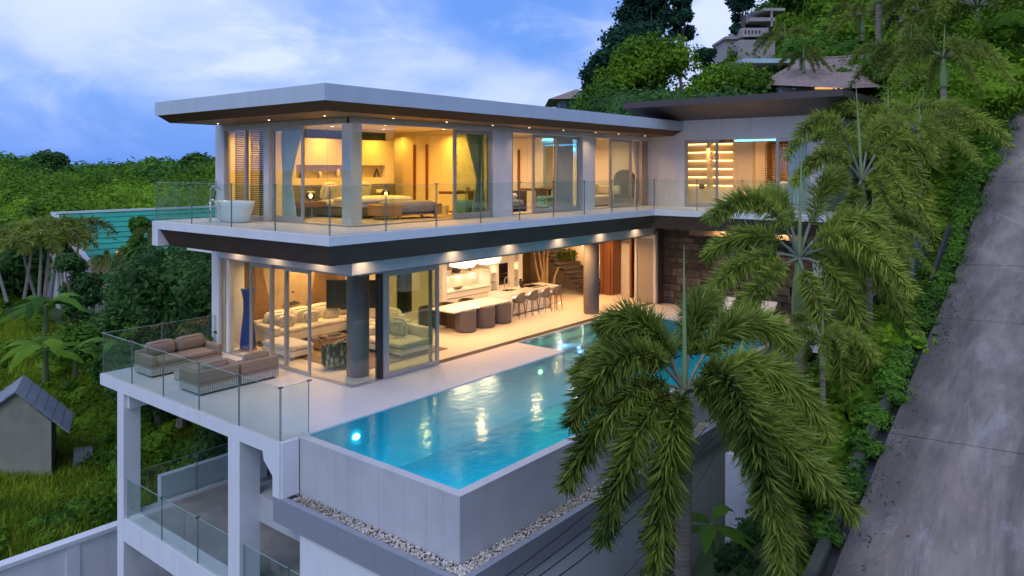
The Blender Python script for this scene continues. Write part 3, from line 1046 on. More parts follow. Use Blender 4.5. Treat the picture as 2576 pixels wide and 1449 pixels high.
for (x, y, z) in [(8.3, -0.64, -0.20), (8.55, -1.21, -0.34), (11.5, -0.64, -0.20), (12.0, -1.21, -0.34)]:
    MB().prism([(x + 0.07 * math.cos(a), z + 0.045 * math.sin(a)) for a in np.linspace(0, 2 * PI, 16, endpoint=False)], y - 0.015, y - 0.001, 'y').build('step_lamp', pv, P)
    lamp('step_light', (x, y - 0.05, z + 0.03), 8.0, (0.34, 0.26, 1.0), 0.06, rot=(math.radians(-75), 0, 0), spread=160, parent=P)
# water sheet
w = MB().box(PX0 - 0.006, PX1, PY0 - 0.006, PY1 + 0.0, -0.028, -0.02)
w.build('water_surface', waterm, P)
MB().box(6.66, PX1, PY1, -0.102, -0.028, -0.02).build('water_surface', waterm, P)

# pebbles
n = 5200
pebv = []
ico = [(0, 0, 1), (0.894, 0, .447), (.276, .851, .447), (-.724, .526, .447), (-.724, -.526, .447), (.276, -.851, .447), (.724, .526, -.447), (-.276, .851, -.447), (-.894, 0, -.447), (-.276, -.851, -.447), (.724, -.526, -.447), (0, 0, -1)]
icf = [(0, 1, 2), (0, 2, 3), (0, 3, 4), (0, 4, 5), (0, 5, 1), (1, 6, 2), (2, 7, 3), (3, 8, 4), (4, 9, 5), (5, 10, 1), (6, 7, 2), (7, 8, 3), (8, 9, 4), (9, 10, 5), (10, 6, 1), (11, 7, 6), (11, 8, 7), (11, 9, 8), (11, 10, 9), (11, 6, 10)]
ico = np.array(ico)
tri = ico[np.array(icf).ravel()]
ctr = np.zeros((n, 3))
half = n // 3
ctr[:half, 0] = rng.uniform(-3.34, -3.06, half)
ctr[:half, 1] = rng.uniform(-6.9, -2.15, half)
ctr[half:, 0] = rng.uniform(-3.34, 6.5, n - half)
ctr[half:, 1] = rng.uniform(-6.9, -6.62, n - half)
ctr[:, 2] = -1.28 + rng.uniform(0.02, 0.13, n)
sc = rng.uniform(0.014, 0.032, (n, 1)) * rng.uniform(0.6, 1.3, (n, 3))
ang = rng.uniform(0, 2 * PI, n)
ca, sa = np.cos(ang)[:, None], np.sin(ang)[:, None]
v = tri[None] * sc[:, None, :]
v = np.stack([v[..., 0] * ca - v[..., 1] * sa, v[..., 0] * sa + v[..., 1] * ca, v[..., 2]], -1) + ctr[:, None]
peb = leafmat('pebble', (0.22, 0.17, 0.13), (0.66, 0.60, 0.53), rough=0.7, trans=0.0)
tag(npmesh('pebbles', v.reshape(-1, 3), 3, peb, rnd=np.repeat(rng.random(n) ** 0.8, 20)), 'white and beige pebbles filling the ledge round the pool wall', 'pebbles', kind='stuff')
wallp('pebble_bed', mat('pebble_bed', (0.3, 0.28, 0.26), 0.9, var=0.3, vscale=30), (-3.40, 13.3, -6.95, -6.60, -1.28, -1.24), (-3.40, -3.04, -6.6, -1.99, -1.28, -1.24), parent=P)

# deck right of the pool and stone wall
one(MB().box(13.4, 16.3, -7.4, -0.05, -0.4, -0.003), 'pool_deck', deckst, None, None, kind='structure')
SW = thing('stone_wall', 'dark brown rough stone feature wall with a slot waterfall beside the far end of the pool', 'wall', (16.3, -4, 0))
wallp('backing', mat('dark_mortar', (0.03, 0.024, 0.02), 0.95), (16.3, 16.6, -7.4, -0.25, -0.2, 3.40), parent=SW)
sm_list = [stonem, mat('rough_brown_stone_pale', (0.125, 0.108, 0.095), 0.75, var=0.4, vscale=5, bump=0.8, bscale=22), mat('rough_brown_stone_deep', (0.05, 0.043, 0.038), 0.7, var=0.45, vscale=5, bump=0.8, bscale=22)]
z = 0.0
while z < 3.36:
    hh = random.choice([0.22, 0.28, 0.34])
    hh = min(hh, 3.38 - z)
    y = -0.26
    while y > -7.3:
        ww = random.uniform(0.28, 0.75)
        y2 = max(y - ww, -7.35)
        cut = (y < -1.9 and y2 > -4.3 and 1.9 < z < 2.9)
        if hh > 0.08 and not cut:
            d = random.uniform(0.02, 0.11)
            if y > -1.3 and z > 0.8:
                d = 0.05
            wallp('stone', random.choice(sm_list), (16.3 - d, 16.32, y2 + 0.012, y - 0.012, z + 0.01, z + hh - 0.01), parent=SW, bevel=0.012)
        y = y2
    z += hh
wallp('waterfall_sheet', glassmat('falling_water', (0.75, 0.62, 0.45), 1.33, rough=0.2, base=0.1, bumpy=(12, 0.6, (1, 6, 0.4))), (16.2, 16.21, -3.6, -2.5, 0.4, 2.55), parent=SW)
wallp('spout', brown, (16.12, 16.3, -3.7, -2.4, 2.5, 2.58), parent=SW)

# stair
ST = thing('floating_staircase', 'dark timber cantilevered stair treads rising along the plaster wall behind the indoor tree', 'staircase', (16.5, 4, 0))
for i in range(13):
    wallp('tread', darkwood, (15.6, 17.29, 2.98 + i * 0.27, 3.28 + i * 0.27, 0.14 + i * 0.178, 0.22 + i * 0.178), parent=ST, bevel=0.006)
for (y, zz) in [(3.35, 1.35), (4.35, 1.95), (5.8, 2.7)]:
    MB().lathe([(0.04, zz - 0.02), (0.05, zz + 0.02)], 17.26, y, 12).build('wall_lamp', emat('stair_lamp', (1, .9, .75), 40), ST)
    lamp('stair_light', (17.15, y, zz), 2.5, (1, .75, .5), 0.05, kind='POINT', parent=ST)
lamp('stair_fill', (16.2, 4.2, 2.9), 25, WRM, 0.3, parent=ST)  # added fill to brighten the stair wall, no fitting belongs to it

# door / passage at the right
D_ = thing('pivot_door', 'reddish brown timber door and frame standing open beside the end panel', 'door', (16.8, 1.2, 0))
wallp('door_frame', redwood, (16.5, 17.2, 1.40, 1.50, 0, 2.94), (16.5, 17.2, 1.50, 2.45, 2.62, 2.94), (16.5, 17.2, 2.35, 2.45, 0, 2.62), parent=D_)
wallp('leaf', redwood, (16.4, 17.25, 0.72, 0.78, 0.02, 2.9), parent=D_)
MB().tube([(16.55, 0.83, 0.5), (16.55, 0.83, 2.0)], 0.02).build('handle', blackm, D_)
wallp('grooved_panel', redwood, (16.45, 16.55, 2.46, 2.62, 0, 2.6), (16.47, 16.55, 2.64, 2.80, 0, 2.6), (16.45, 16.55, 2.82, 2.98, 0, 2.6), parent=D_)

# ================================================================== FURNITURE, LOWER TERRACE
def flutes(b, x0, x1, y0, y1, z0, z1, step=0.05):
    k = x0
    while k < x1 - 0.02:
        for y in (y0 - 0.008, y1 - 0.004):
            b.box(k, k + step * 0.68, y, y + 0.012, z0, z1)
        k += step
    k = y0
    while k < y1 - 0.02:
        for x in (x0 - 0.008, x1 - 0.004):
            b.box(x, x + 0.012, k, k + step * 0.68, z0, z1)
        k += step


flm = mat('striped_woven_rope', (0.55, 0.50, 0.45), 0.9, var=0.15, vscale=12)
dbase = mat('sofa_base_dark', (0.07, 0.055, 0.05), 0.8)


def outdoor(name, label, x0, x1, y0, y1, seats, back, arms, loc_back):
    T = thing(name, label, 'sofa' if seats > 1 else 'armchair', ((x0 + x1) / 2, (y0 + y1) / 2, 0), group='taupe outdoor seating on the lower terrace')
    b = MB().box(x0 + .01, x1 - .01, y0 + .01, y1 - .01, 0.05, 0.235)
    b.build('base', dbase, T)
    f = MB()
    flutes(f, x0 + .012, x1 - .012, y0 + .012, y1 - .012, 0.055, 0.235)
    tag(f.build('fluted_skirt', flm, T), kind='stuff')
    MB().box(x0 + .08, x1 - .08, y0 + .08, y1 - .08, 0.0, 0.05).build('plinth', blackmat, T)
    MB().box(x0, x1, y0, y1, 0.235, 0.30).build('seat_deck', taupefab, T, bevel=0.015)
    ya, yb = (y1 - 0.16, y1) if back > 0 else (y0, y0 + 0.16)
    MB().box(x0, x1, ya, yb, 0.30, 0.60).build('backrest', taupefab, T, bevel=0.035)
    yi0, yi1 = (y0, ya) if back > 0 else (yb, y1)
    aw = 0.17
    if 'l' in arms:
        MB().box(x0, x0 + aw, yi0, yi1 , 0.30, 0.56).build('armrest', taupefab, T, bevel=0.035)
    if 'r' in arms:
        MB().box(x1 - aw, x1, yi0, yi1, 0.30, 0.56).build('armrest', taupefab, T, bevel=0.035)
    a0 = x0 + (aw if 'l' in arms else 0.01)
    a1 = x1 - (aw if 'r' in arms else 0.01)
    w_ = (a1 - a0) / seats
    for k in range(seats):
        MB().cushion(a0 + k * w_ + .008, a0 + (k + 1) * w_ - .008, yi0 + .01, yi1 - 0.0, 0.30, 0.43, 0.12).build('seat_cushion', taupefab, T, smooth=True)
        if back > 0:
            c = MB().cushion(a0 + k * w_ + .01, a0 + (k + 1) * w_ - .01, ya - 0.22, ya + 0.04, 0.42, 0.80, 0.25)
        else:
            c = MB().cushion(a0 + k * w_ + .04, a0 + (k + 1) * w_ - .04, yb - 0.02, yb + 0.20, 0.42, 0.74, 0.25)
        c.build('back_cushion', taupefab, T, smooth=True)
    return T


outdoor('outdoor_sofa', 'long two cushion taupe outdoor sofa with its back to the far glass balustrade', -2.87, -0.80, 4.85, 5.85, 2, 1, 'lr', 0)
outdoor('outdoor_armchair', 'taupe outdoor armchair nearest the glass balustrade, seen from behind', -2.90, -1.80, 2.30, 3.32, 1, -1, 'lr', 0)
outdoor('outdoor_armchair', 'taupe outdoor armchair nearest the sliding glass wall, seen from behind', -1.74, -0.63, 2.30, 3.32, 1, -1, 'lr', 0)
T = thing('side_table', 'low fluted table between the outdoor sofa and the armchairs', 'table', (-2.2, 3.95, 0))
MB().box(-2.55, -1.6, 3.72, 4.3, 0.25, 0.28).build('top', mat('side_table_top', (0.3, 0.26, 0.23), 0.5), T, bevel=.01)
f = MB()
flutes(f, -2.53, -1.62, 3.74, 4.28, 0.03, 0.25)
tag(f.build('fluted_side', flm, T), kind='stuff')
MB().box(-2.52, -1.63, 3.75, 4.27, 0.0, 0.25).build('body', dbase, T)

# tall blue vase
vb = MB().lathe([(0.26, 0.0), (0.26, 0.05)], 0.55, 5.72, 32)
one(vb, 'vase_saucer', terracotta, 'round terracotta saucer under the tall blue vase', 'saucer')
vv = MB().lathe([(0.22, 0.052), (0.245, 0.12), (0.22, 0.45), (0.165, 0.95), (0.14, 1.3), (0.15, 1.6), (0.20, 1.84), (0.225, 1.9), (0.21, 1.915), (0.19, 1.88), (0.12, 1.6)], 0.55, 5.72, 36, cap=True)
one(vv, 'floor_vase', vasem, 'tall cobalt blue floor vase with flared rim inside the left glass wall', 'vase', smooth=True)

# ================================================================== LIVING ROOM
one(MB().box(0.95, 4.6, 1.05, 5.6, 0.001, 0.022), 'shag_rug', rugm, 'brown mottled shag rug under the cream sofas', 'rug')


def cushion_thing(label, c, tilt, yaw, m, stripes=None, th=0.13, cat='cushion', group=None, name='cushion', size=0.5):
    b = MB().cushion(-size / 2, size / 2, -th / 2, th / 2, -size / 2, size / 2, 0.75, n=8)
    o = b.build(name, m, smooth=True)
    o.location = c
    o.rotation_euler = (tilt, 0.0, yaw)
    tag(o, label, cat, group)
    if stripes:
        for k in range(3):
            xx = -size * 0.28 + k * size * 0.24
            s = MB()
            n_ = 8
            for i in range(n_):
                for sgn in (-1, 1):
                    z0 = -size * 0.42 + i * size * 0.84 / n_
                    z1 = z0 + size * 0.84 / n_
                    f0 = lambda xq, zq: sgn * th / 2 * (1.03 + 0.75 * 0.9 * max(0, 1 - (2 * xq / size) ** 2) * max(0, 1 - (2 * zq / size) ** 2))
                    w_ = size * 0.075
                    q = [(xx, f0(xx, z0), z0), (xx + w_, f0(xx + w_, z0), z0), (xx + w_, f0(xx + w_, z1), z1), (xx, f0(xx, z1), z1)]
                    s.add(q, [(0, 1, 2, 3)] if sgn < 0 else [(3, 2, 1, 0)])
            st = s.build('stripe', stripes, o, world=False)
    return o


SF = thing('corner_sofa', 'large cream L shaped corner sofa below the face mural', 'sofa', (2.6, 5.8, 0))
F = creamfab
MB().box(1.15, 4.7, 5.25, 6.25, 0.13, 0.40).build('base', F, SF, bevel=0.03)
MB().box(1.15, 1.40, 5.2, 6.25, 0.40, 0.66).build('armrest', F, SF, bevel=0.05)
MB().box(1.15, 4.95, 6.25, 6.45, 0.13, 0.74).build('backrest', F, SF, bevel=0.05)
MB().box(3.95, 4.95, 3.3, 5.25, 0.13, 0.40).build('base', F, SF, bevel=0.03)
MB().box(4.78, 4.98, 3.3, 6.25, 0.13, 0.74).build('backrest', F, SF, bevel=0.05)
MB().box(3.95, 4.98, 3.08, 3.30, 0.13, 0.62).build('armrest', F, SF, bevel=0.05)
for k in range(3):
    MB().cushion(1.42 + k * 0.85, 1.42 + (k + 1) * 0.85 - .02, 5.22, 6.1, 0.40, 0.54, 0.15).build('seat_cushion', F, SF, smooth=True)
    MB().cushion(1.42 + k * 0.85, 1.42 + (k + 1) * 0.85 - .02, 5.95, 6.28, 0.52, 0.98, 0.3).build('back_cushion', F, SF, smooth=True)
for k in range(2):
    MB().cushion(3.97, 4.75, 3.32 + k * 0.95, 3.32 + (k + 1) * 0.95 - .02, 0.40, 0.54, 0.15).build('seat_cushion', F, SF, smooth=True)
    MB().cushion(4.5, 4.82, 3.32 + k * 0.95, 3.32 + (k + 1) * 0.95 - .02, 0.52, 0.95, 0.3).build('back_cushion', F, SF, smooth=True)
MB().cushion(3.97, 4.8, 5.22, 6.1, 0.40, 0.54, 0.15).build('seat_cushion', F, SF, smooth=True)
for q in [(1.2, 5.3), (1.2, 6.15), (4.0, 3.15), (4.85, 3.15), (3.9, 5.3)]:
    MB().box(q[0], q[0] + .06, q[1], q[1] + .06, 0, .13).build('leg', walnut, SF)
cs = creamfab
strm = mat('grey_stripe', (0.10, 0.09, 0.09), 0.9)
cushion_thing('cream scatter cushion at the left arm of the corner sofa', (1.62, 5.78, 0.72), 0.35, 0.15, cs)
cushion_thing('dark grey striped cushion leaning left of the sliding frames on the corner sofa', (1.80, 5.55, 0.68), 0.42, -0.25, creamfab, strm)
cushion_thing('cream scatter cushion at the middle of the corner sofa', (2.62, 5.80, 0.72), 0.35, 0.1, cs)
cushion_thing('dark grey striped cushion at the middle of the corner sofa', (2.75, 5.56, 0.68), 0.42, -0.2, creamfab, strm)
cushion_thing('brown striped cushion tipped on one corner near the inner corner of the sofa', (3.62, 5.60, 0.70), 0.42, -0.3, creamfab, strm)
cushion_thing('cream cushion standing in the inner corner of the sofa', (4.3, 5.75, 0.74), 0.35, -0.6, cs)
CH = thing('ottoman', 'cream rectangular ottoman just inside the sliding glass wall', 'ottoman', (0.95, 4.3, 0))
MB().box(0.56, 1.34, 3.48, 4.95, 0.10, 0.28).build('base', F, CH, bevel=0.03)
MB().cushion(0.54, 1.36, 3.46, 4.97, 0.28, 0.44, 0.12).build('cushion', F, CH, smooth=True)
for q in [(0.62, 3.52), (1.22, 3.52), (0.62, 4.85), (1.22, 4.85)]:
    MB().box(q[0], q[0] + .06, q[1], q[1] + .06, 0, .10).build('leg', walnut, CH)
CT = thing('coffee_table', 'honey coloured timber block coffee table on the rug', 'table', (2.3, 4.1, 0))
MB().box(1.85, 2.95, 3.75, 4.5, 0.06, 0.33).build('body', wood, CT, bevel=.008)
MB().box(1.93, 2.87, 3.83, 4.42, 0.02, 0.06).build('plinth', blackmat, CT)
MB().box(1.83, 2.97, 3.73, 4.52, 0.331, 0.345).build('glass_top', mat('smoked_glass_top', (0.12, 0.09, 0.06), 0.08), CT)
one(MB().lathe([(0.06, 0.346), (0.10, 0.365), (0.17, 0.40), (0.165, 0.40), (0.09, 0.37), (0.02, 0.362)], 2.15, 4.1, 20), 'bowl', mat('bronze_dish', (.2, .15, .1), .3, metal=.7), 'shallow bronze dish at the near end of the coffee table', 'bowl', smooth=True)
one(MB().prism([(2.45, 4.0), (2.8, 4.02), (2.78, 4.25), (2.43, 4.22)], 0.346, 0.38), 'book', mat('dark_book', (.06, .06, .07), .5), 'dark book lying on the coffee table', 'book')
# tub chair with leaf print
TC = thing('tub_chair', 'barrel shaped tub chair with green and cream leaf print beside the dark round column', 'armchair', (1.0, 1.95, 0))
b = MB()
prof_o = [(0.40, 0.14), (0.42, 0.3), (0.42, 0.74), (0.40, 0.78)]
leafm = bpy.data.materials.new('leaf_print')
leafm.use_nodes = True
t_ = leafm.node_tree
vo = N(t_, 'ShaderNodeTexVoronoi')
vo.inputs['Scale'].default_value = 9
g_ = N(t_, 'ShaderNodeNewGeometry')
mpp = N(t_, 'ShaderNodeMapping')
mpp.inputs['Rotation'].default_value = (0.7, 0.4, 0.2)
mpp.inputs['Scale'].default_value = (1.0, 1.0, 0.5)
t_.links.new(g_.outputs['Position'], mpp.inputs[0])
t_.links.new(mpp.outputs[0], vo.inputs['Vector'])
cr = N(t_, 'ShaderNodeValToRGB')
cr.color_ramp.elements[0].position = 0.1
cr.color_ramp.elements[0].color = (0.50, 0.52, 0.36, 1)
cr.color_ramp.elements[1].position = 0.6
cr.color_ramp.elements[1].color = (0.03, 0.055, 0.015, 1)
t_.links.new(vo.outputs['Distance'], cr.inputs[0])
t_.links.new(cr.outputs[0], t_.nodes['Principled BSDF'].inputs['Base Color'])
t_.nodes['Principled BSDF'].inputs['Roughness'].default_value = 0.9


def barrel(T, cx, cy, r, z0, z1, m, open_dir, open_w=1.1, seat_z=0.42, seat_m=None, low=None, t=0.07):
    """curved shell open towards open_dir, with a seat drum"""
    n_ = 28
    vs, fs = [], []
    a0 = open_dir + open_w / 2
    a1 = open_dir + 2 * PI - open_w / 2
    for i in range(n_ + 1):
        a = a0 + (a1 - a0) * i / n_
        e = abs(2 * i / n_ - 1)
        top = z1 - (z1 - (low or z1)) * e ** 2.2
        for rr, zz in ((r, z0), (r * 1.02, (z0 + top) / 2), (r, top - 0.02), (r - t * .5, top), (r - t, top - 0.02), (r - t, z0)):
            vs.append((cx + rr * math.cos(a), cy + rr * math.sin(a), zz))
    for i in range(n_):
        for k in range(6):
            k2 = (k + 1) % 6
            fs.append((i * 6 + k, (i + 1) * 6 + k, (i + 1) * 6 + k2, i * 6 + k2))
    fs.append(tuple(range(6)))
    fs.append(tuple(reversed(range(n_ * 6, n_ * 6 + 6))))
    b = MB().add(vs, fs)
    b.build('shell', m, T, smooth=False, bevel=0.0)
    MB().lathe([(r - t - .005, z0), (r - t - .005, seat_z - 0.03), (r - t - 0.04, seat_z)], cx, cy, 26).build('seat', seat_m or m, T, smooth=False)


barrel(TC, 1.0, 1.95, 0.41, 0.12, 0.80, leafm, math.radians(100), 1.5, 0.42, low=0.66)
for a in (0.8, 2.4, 4.0, 5.5):
    MB().tube([(1.0 + .30 * math.cos(a), 1.95 + .30 * math.sin(a), 0.13), (1.0 + .33 * math.cos(a), 1.95 + .33 * math.sin(a), 0.0)], [.022, .014]).build('leg', walnut, TC)
# daybed
DB = thing('daybed', 'pale daybed with a flower print behind the tinted sliding panel', 'daybed', (3.3, 1.9, 0))
MB().box(2.70, 3.85, 1.12, 2.75, 0.12, 0.30).build('base', F, DB, bevel=.03)
MB().cushion(2.68, 3.87, 1.10, 2.77, 0.30, 0.47, 0.1).build('mattress', F, DB, smooth=True)
MB().box(3.85, 4.05, 1.12, 2.75, 0.12, 0.76).build('backrest', F, DB, bevel=.05)
MB().box(2.9, 4.05, 2.75, 2.95, 0.12, 0.70).build('armrest', F, DB, bevel=.05)
fl_ = MB()
for k in range(5):
    a = k * 2 * PI / 5 + .3
    c_, s_ = math.cos(a), math.sin(a)
    pts = [(0.04, 0), (0.14, 0.06), (0.26, 0.0), (0.14, -0.06)]
    fl_.prism([(3.2 + x * c_ - y * s_, 1.7 + x * s_ + y * c_) for x, y in pts], 0.476, 0.482)
fl_.build('flower_print', mat('flower_print', (0.30, 0.26, 0.20), 0.9), DB)
for q in [(2.75, 1.17), (3.75, 1.17), (2.75, 2.65), (3.75, 2.65)]:
    MB().box(q[0], q[0] + .06, q[1], q[1] + .06, 0, .12).build('leg', walnut, DB)
cushion_thing('large cream back cushion on the daybed', (3.62, 2.2, 0.74), 0.3, -1.35, creamfab)
cushion_thing('teal and cream striped cushion on the daybed, left of its twin', (3.45, 2.52, 0.68), 0.4, -0.9, creamfab, mat('teal_stripe', (0.05, 0.17, 0.17), .9))
cushion_thing('teal and cream striped cushion on the daybed, right of its twin', (3.42, 2.05, 0.68), 0.4, -1.2, creamfab, mat('teal_stripe', (0.05, 0.17, 0.17), .9))
WS = thing('white_sofa', 'white sofa partly hidden by the dark round column', 'sofa', (2.7, 3.2, 0))
MB().box(2.55, 3.55, 2.98, 3.45, 0.1, 0.42).build('base', whitefab, WS, bevel=.03)
MB().cushion(2.55, 3.55, 2.96, 3.45, 0.42, 0.62, 0.15).build('seat_cushion', whitefab, WS, smooth=True)
# television
TV = thing('television', 'large black flat television behind the dark round column', 'television', (3.9, 4.9, 0), rot=TH - PI / 2)
tvb = MB().box(-0.83, 0.83, -0.02, 0.03, 0.93, 1.88)
tvb.build('screen', blackm, TV, world=False, bevel=.006)
MB().box(-0.04, 0.04, 0.03, 0.09, 0.0, 1.5).build('pole', blackmat, TV, world=False)
MB().box(-0.35, -0.15, -0.05, 0.05, 0.88, 0.93).build('foot', blackmat, TV, world=False)
MB().box(0.3, 0.5, -0.05, 0.05, 0.88, 0.93).build('foot', blackmat, TV, world=False)
MB().box(-0.3, 0.3, -0.05, 0.25, 0.0, 0.03).build('stand', blackmat, TV, world=False)

# mural : generic lower half of a face with birds
MU = thing('wall_mural', 'sepia wall mural of the lower half of a face with flying birds', 'mural', (2.8, 6.7, 0))
mbg = mat('mural_ground', (0.22, 0.115, 0.035), 0.8, var=0.35, vscale=1.6, dirt=0.4)
MB().box(0.77, 5.1, 6.68, 6.718, 0.02, 2.94).build('panel', mbg, MU)
face = mat('mural_face', (0.46, 0.34, 0.19), 0.85, var=0.16, vscale=2.4)
fp = [(1.75, 2.94), (1.70, 2.2), (1.86, 1.55), (2.1, 1.0), (2.4, 0.62), (2.75, 0.48), (3.1, 0.6), (3.42, 0.95), (3.66, 1.5), (3.78, 2.2), (3.75, 2.94)]
MB().prism(fp, 6.672, 6.679, 'y').build('face', face, MU)
lipm = mat('mural_lip', (0.09, 0.045, 0.025), 0.8, var=0.2)
MB().prism([(2.38, .99), (2.62, 1.13), (2.76, 1.09), (2.90, 1.13), (3.18, 1.0), (2.78, .97)], 6.666, 6.671, 'y').build('upper_lip', lipm, MU)
MB().prism([(2.42, .98), (2.78, .95), (3.14, .99), (2.96, .83), (2.78, .79), (2.58, .83)], 6.666, 6.671, 'y').build('lower_lip', mat('mural_lip_pale', (0.33, 0.20, 0.12), .8), MU)
for xx in (2.56, 2.84):
    MB().prism([(xx - .06, 1.42), (xx, 1.47), (xx + .07, 1.44), (xx + .02, 1.38)], 6.666, 6.671, 'y').build('nostril', lipm, MU)
hair = mat('mural_hair', (0.13, 0.07, 0.03), .9, var=.3)
for s_ in (0.9, 1.15, 4.15, 4.45):
    MB().prism([(s_, 2.94), (s_ + .22, 2.94), (s_ + .3, 1.6), (s_ + .2, 0.9), (s_ + .05, 1.7)], 6.673, 6.679, 'y').build('hair_streak', hair, MU)
for (bx_, bz_, s_) in [(3.35, 2.25, 1.0), (3.15, 2.62, 0.7), (3.7, 2.5, 0.5)]:
    q = [(-.2, .14), (-.08, .02), (.0, -.02), (.16, .04), (.05, -.07), (-.04, -.09), (-.1, -.04)]
    MB().prism([(bx_ + x * s_, bz_ + z * s_) for x, z in q], 6.662, 6.6655, 'y').build('bird', lipm, MU)

one(MB().box(6.25, 6.95, 5.15, 5.198, 0.35, 1.9), 'wall_art', blackm, 'tall narrow glossy black panel on the beige wall', 'wall panel')

# ================================================================== KITCHEN
KT = thing('kitchen_wall', 'white kitchen wall with lit counter niche, ovens and glowing shelf strips', 'kitchen', (10, 4.9, 0))
wallp('cabinet', white2, (8.1, 8.35, 4.7, 5.6, 0, 2.95), (8.35, 10.85, 4.72, 5.35, 0.12, 0.62), parent=KT)
wallp('plinth', blackmat, (8.35, 10.85, 4.8, 5.3, 0, 0.12), parent=KT)
wallp('drawer_gap', blackmat, (8.35, 10.85, 4.76, 5.3, 0.62, 0.65), parent=KT)
wallp('cabinet', white2, (8.35, 10.85, 4.72, 5.35, 0.65, 0.84), parent=KT)
wallp('drawer_gap', blackmat, (8.35, 10.85, 4.76, 5.3, 0.84, 0.865), parent=KT)
wallp('worktop', quartz, (8.35, 10.85, 4.70, 5.35, 0.865, 0.91), parent=KT)
wallp('backsplash', mat('cream_backsplash', (0.78, 0.70, 0.58), 0.5), (8.35, 10.85, 5.3, 5.36, 0.91, 1.50), parent=KT)
wallp('shelf_board', white2, (8.35, 10.85, 4.75, 5.36, 1.50, 1.55), parent=KT)
wallp('niche_back', mat('grey_niche', (0.45, 0.40, 0.38), 0.7), (8.35, 10.85, 5.3, 5.36, 1.55, 2.3), parent=KT)
wallp('cabinet', white2, (8.35, 10.85, 4.72, 5.36, 2.3, 2.95), (10.85, 10.95, 4.72, 5.5, 0, 2.95), (11.32, 11.42, 4.70, 5.5, 0, 2.95), (11.42, 12.02, 4.72, 5.5, 0, 0.82), (11.42, 12.02, 4.72, 5.5, 1.72, 2.95),
      (12.02, 12.45, 4.70, 5.5, 0, 2.95), (12.72, 13.0, 4.70, 5.5, 0, 2.95), (8.0, 13.0, 5.5, 5.6, 0, 2.95), parent=KT)
for z0, z1 in ((0.84, 1.26), (1.30, 1.70)):
    OV = wallp('oven', blackm, (11.44, 12.0, 4.70, 5.2, z0, z1), parent=KT, bevel=.005)
    OV2 = MB().box(11.5, 11.94, 4.665, 4.68, z1 - 0.085, z1 - 0.07).build('handle', chrome, OV)
for xa, xb in ((10.95, 11.32), (12.45, 12.72)):
    wallp('strip_back', mat('cream_stone_strip', (0.62, 0.54, 0.42), 0.7, var=.2), (xa, xb, 5.3, 5.4, 0, 2.95), parent=KT)
    for k in range(8):
        wallp('strip_shelf', mat('thin_shelf', (0.20, 0.14, 0.09), .5), (xa + .005, xb - .005, 4.76, 5.28, 0.25 + k * .36, 0.262 + k * .36), parent=KT)
    wallp('led_strip', emat('led_warm', (1, 0.80, 0.55), 14), (xa + .16, xa + .185, 5.27, 5.29, 0.05, 2.9), parent=KT)
    lamp('led_light', ((xa + xb) / 2, 5.0, 1.5), 3.5, (1, .64, .32), 0.15, kind='POINT', parent=KT)
wallp('led_strip', emat('led_warm', (1, 0.80, 0.55), 14), (8.4, 10.8, 5.2, 5.22, 1.485, 1.498), parent=KT)
for x in (8.8, 9.6, 10.4):
    lamp('led_light', (x, 5.12, 1.47), 3.6, (1, .66, .34), 0.25, spread=170, parent=KT)
one(MB().lathe([(0.03, .911), (.12, .925), (.24, .985), (.235, .99), (.1, .94), (.0, .93)], 9.3, 5.0, 20, sx=1.2, sy=.6), 'bowl', mat('pewter', (.16, .14, .12), .3, metal=.8), 'wide dark bowl on the lit kitchen counter', 'bowl', smooth=True)
J = thing('canister', 'glass canister with white lid on the lit kitchen counter', 'jar', (10.25, 5.05, .911))
MB().lathe([(0.10, .911), (.11, .93), (.11, 1.10), (.07, 1.14)], 10.25, 5.05, 18).build('body', pane, J, smooth=True)
MB().lathe([(0.13, 1.14), (.13, 1.24), (.02, 1.26), (.02, 1.30)], 10.25, 5.05, 18).build('lid', white2, J)
one(MB().lathe([(0.10, 1.551), (.17, 1.60), (.14, 1.72), (.05, 1.84), (.03, 1.90)], 9.25, 5.05, 10), 'lantern', mat('wire_lantern', (.06, .05, .05), .6), 'dark wire lantern on the shelf above the kitchen niche', 'lantern')
one(MB().box(8.6, 8.85, 4.95, 5.1, 1.551, 1.70), 'box', white2, 'small white box at the left end of the kitchen shelf', 'box')
one(MB().box(10.0, 10.2, 4.95, 5.1, 1.551, 1.76), 'box', mat('clear_box', (.5, .45, .42), .3), 'small grey box at the right end of the kitchen shelf', 'box')

# island + table
IS = thing('kitchen_island', 'long white kitchen island with sink, hob and lit underside', 'kitchen island', (11, 2.9, 0))
wallp('top', quartz, (9.36, 12.55, 2.36, 3.52, 0.88, 0.93), parent=IS, bevel=.004)
wallp('waterfall_end', quartz, (9.36, 9.42, 2.361, 3.519, 0.0, 0.879), parent=IS)
wallp('body', white2, (9.42, 12.5, 2.78, 3.48, 0.06, 0.879), parent=IS)
wallp('led_strip', emat('led_warm2', (1, 0.82, 0.6), 9), (9.5, 12.45, 2.765, 2.778, 0.84, 0.862), parent=IS)
wallp('sink', blackm, (9.95, 10.55, 2.98, 3.36, 0.931, 0.934), parent=IS)
wallp('hob', blackm, (11.25, 12.05, 2.92, 3.42, 0.931, 0.936), parent=IS)
wallp('vent', blackm, (11.2, 12.2, 2.70, 2.80, 0.931, 0.936), parent=IS)
for x in (10.0, 11.0, 12.0):
    lamp('led_light', (x, 2.6, 0.84), 2.2, (1, .75, .5), 0.15, spread=170, parent=IS)
TP = thing('kitchen_tap', 'chrome spring neck kitchen tap at the island sink', 'tap', (10.25, 3.42, .93))
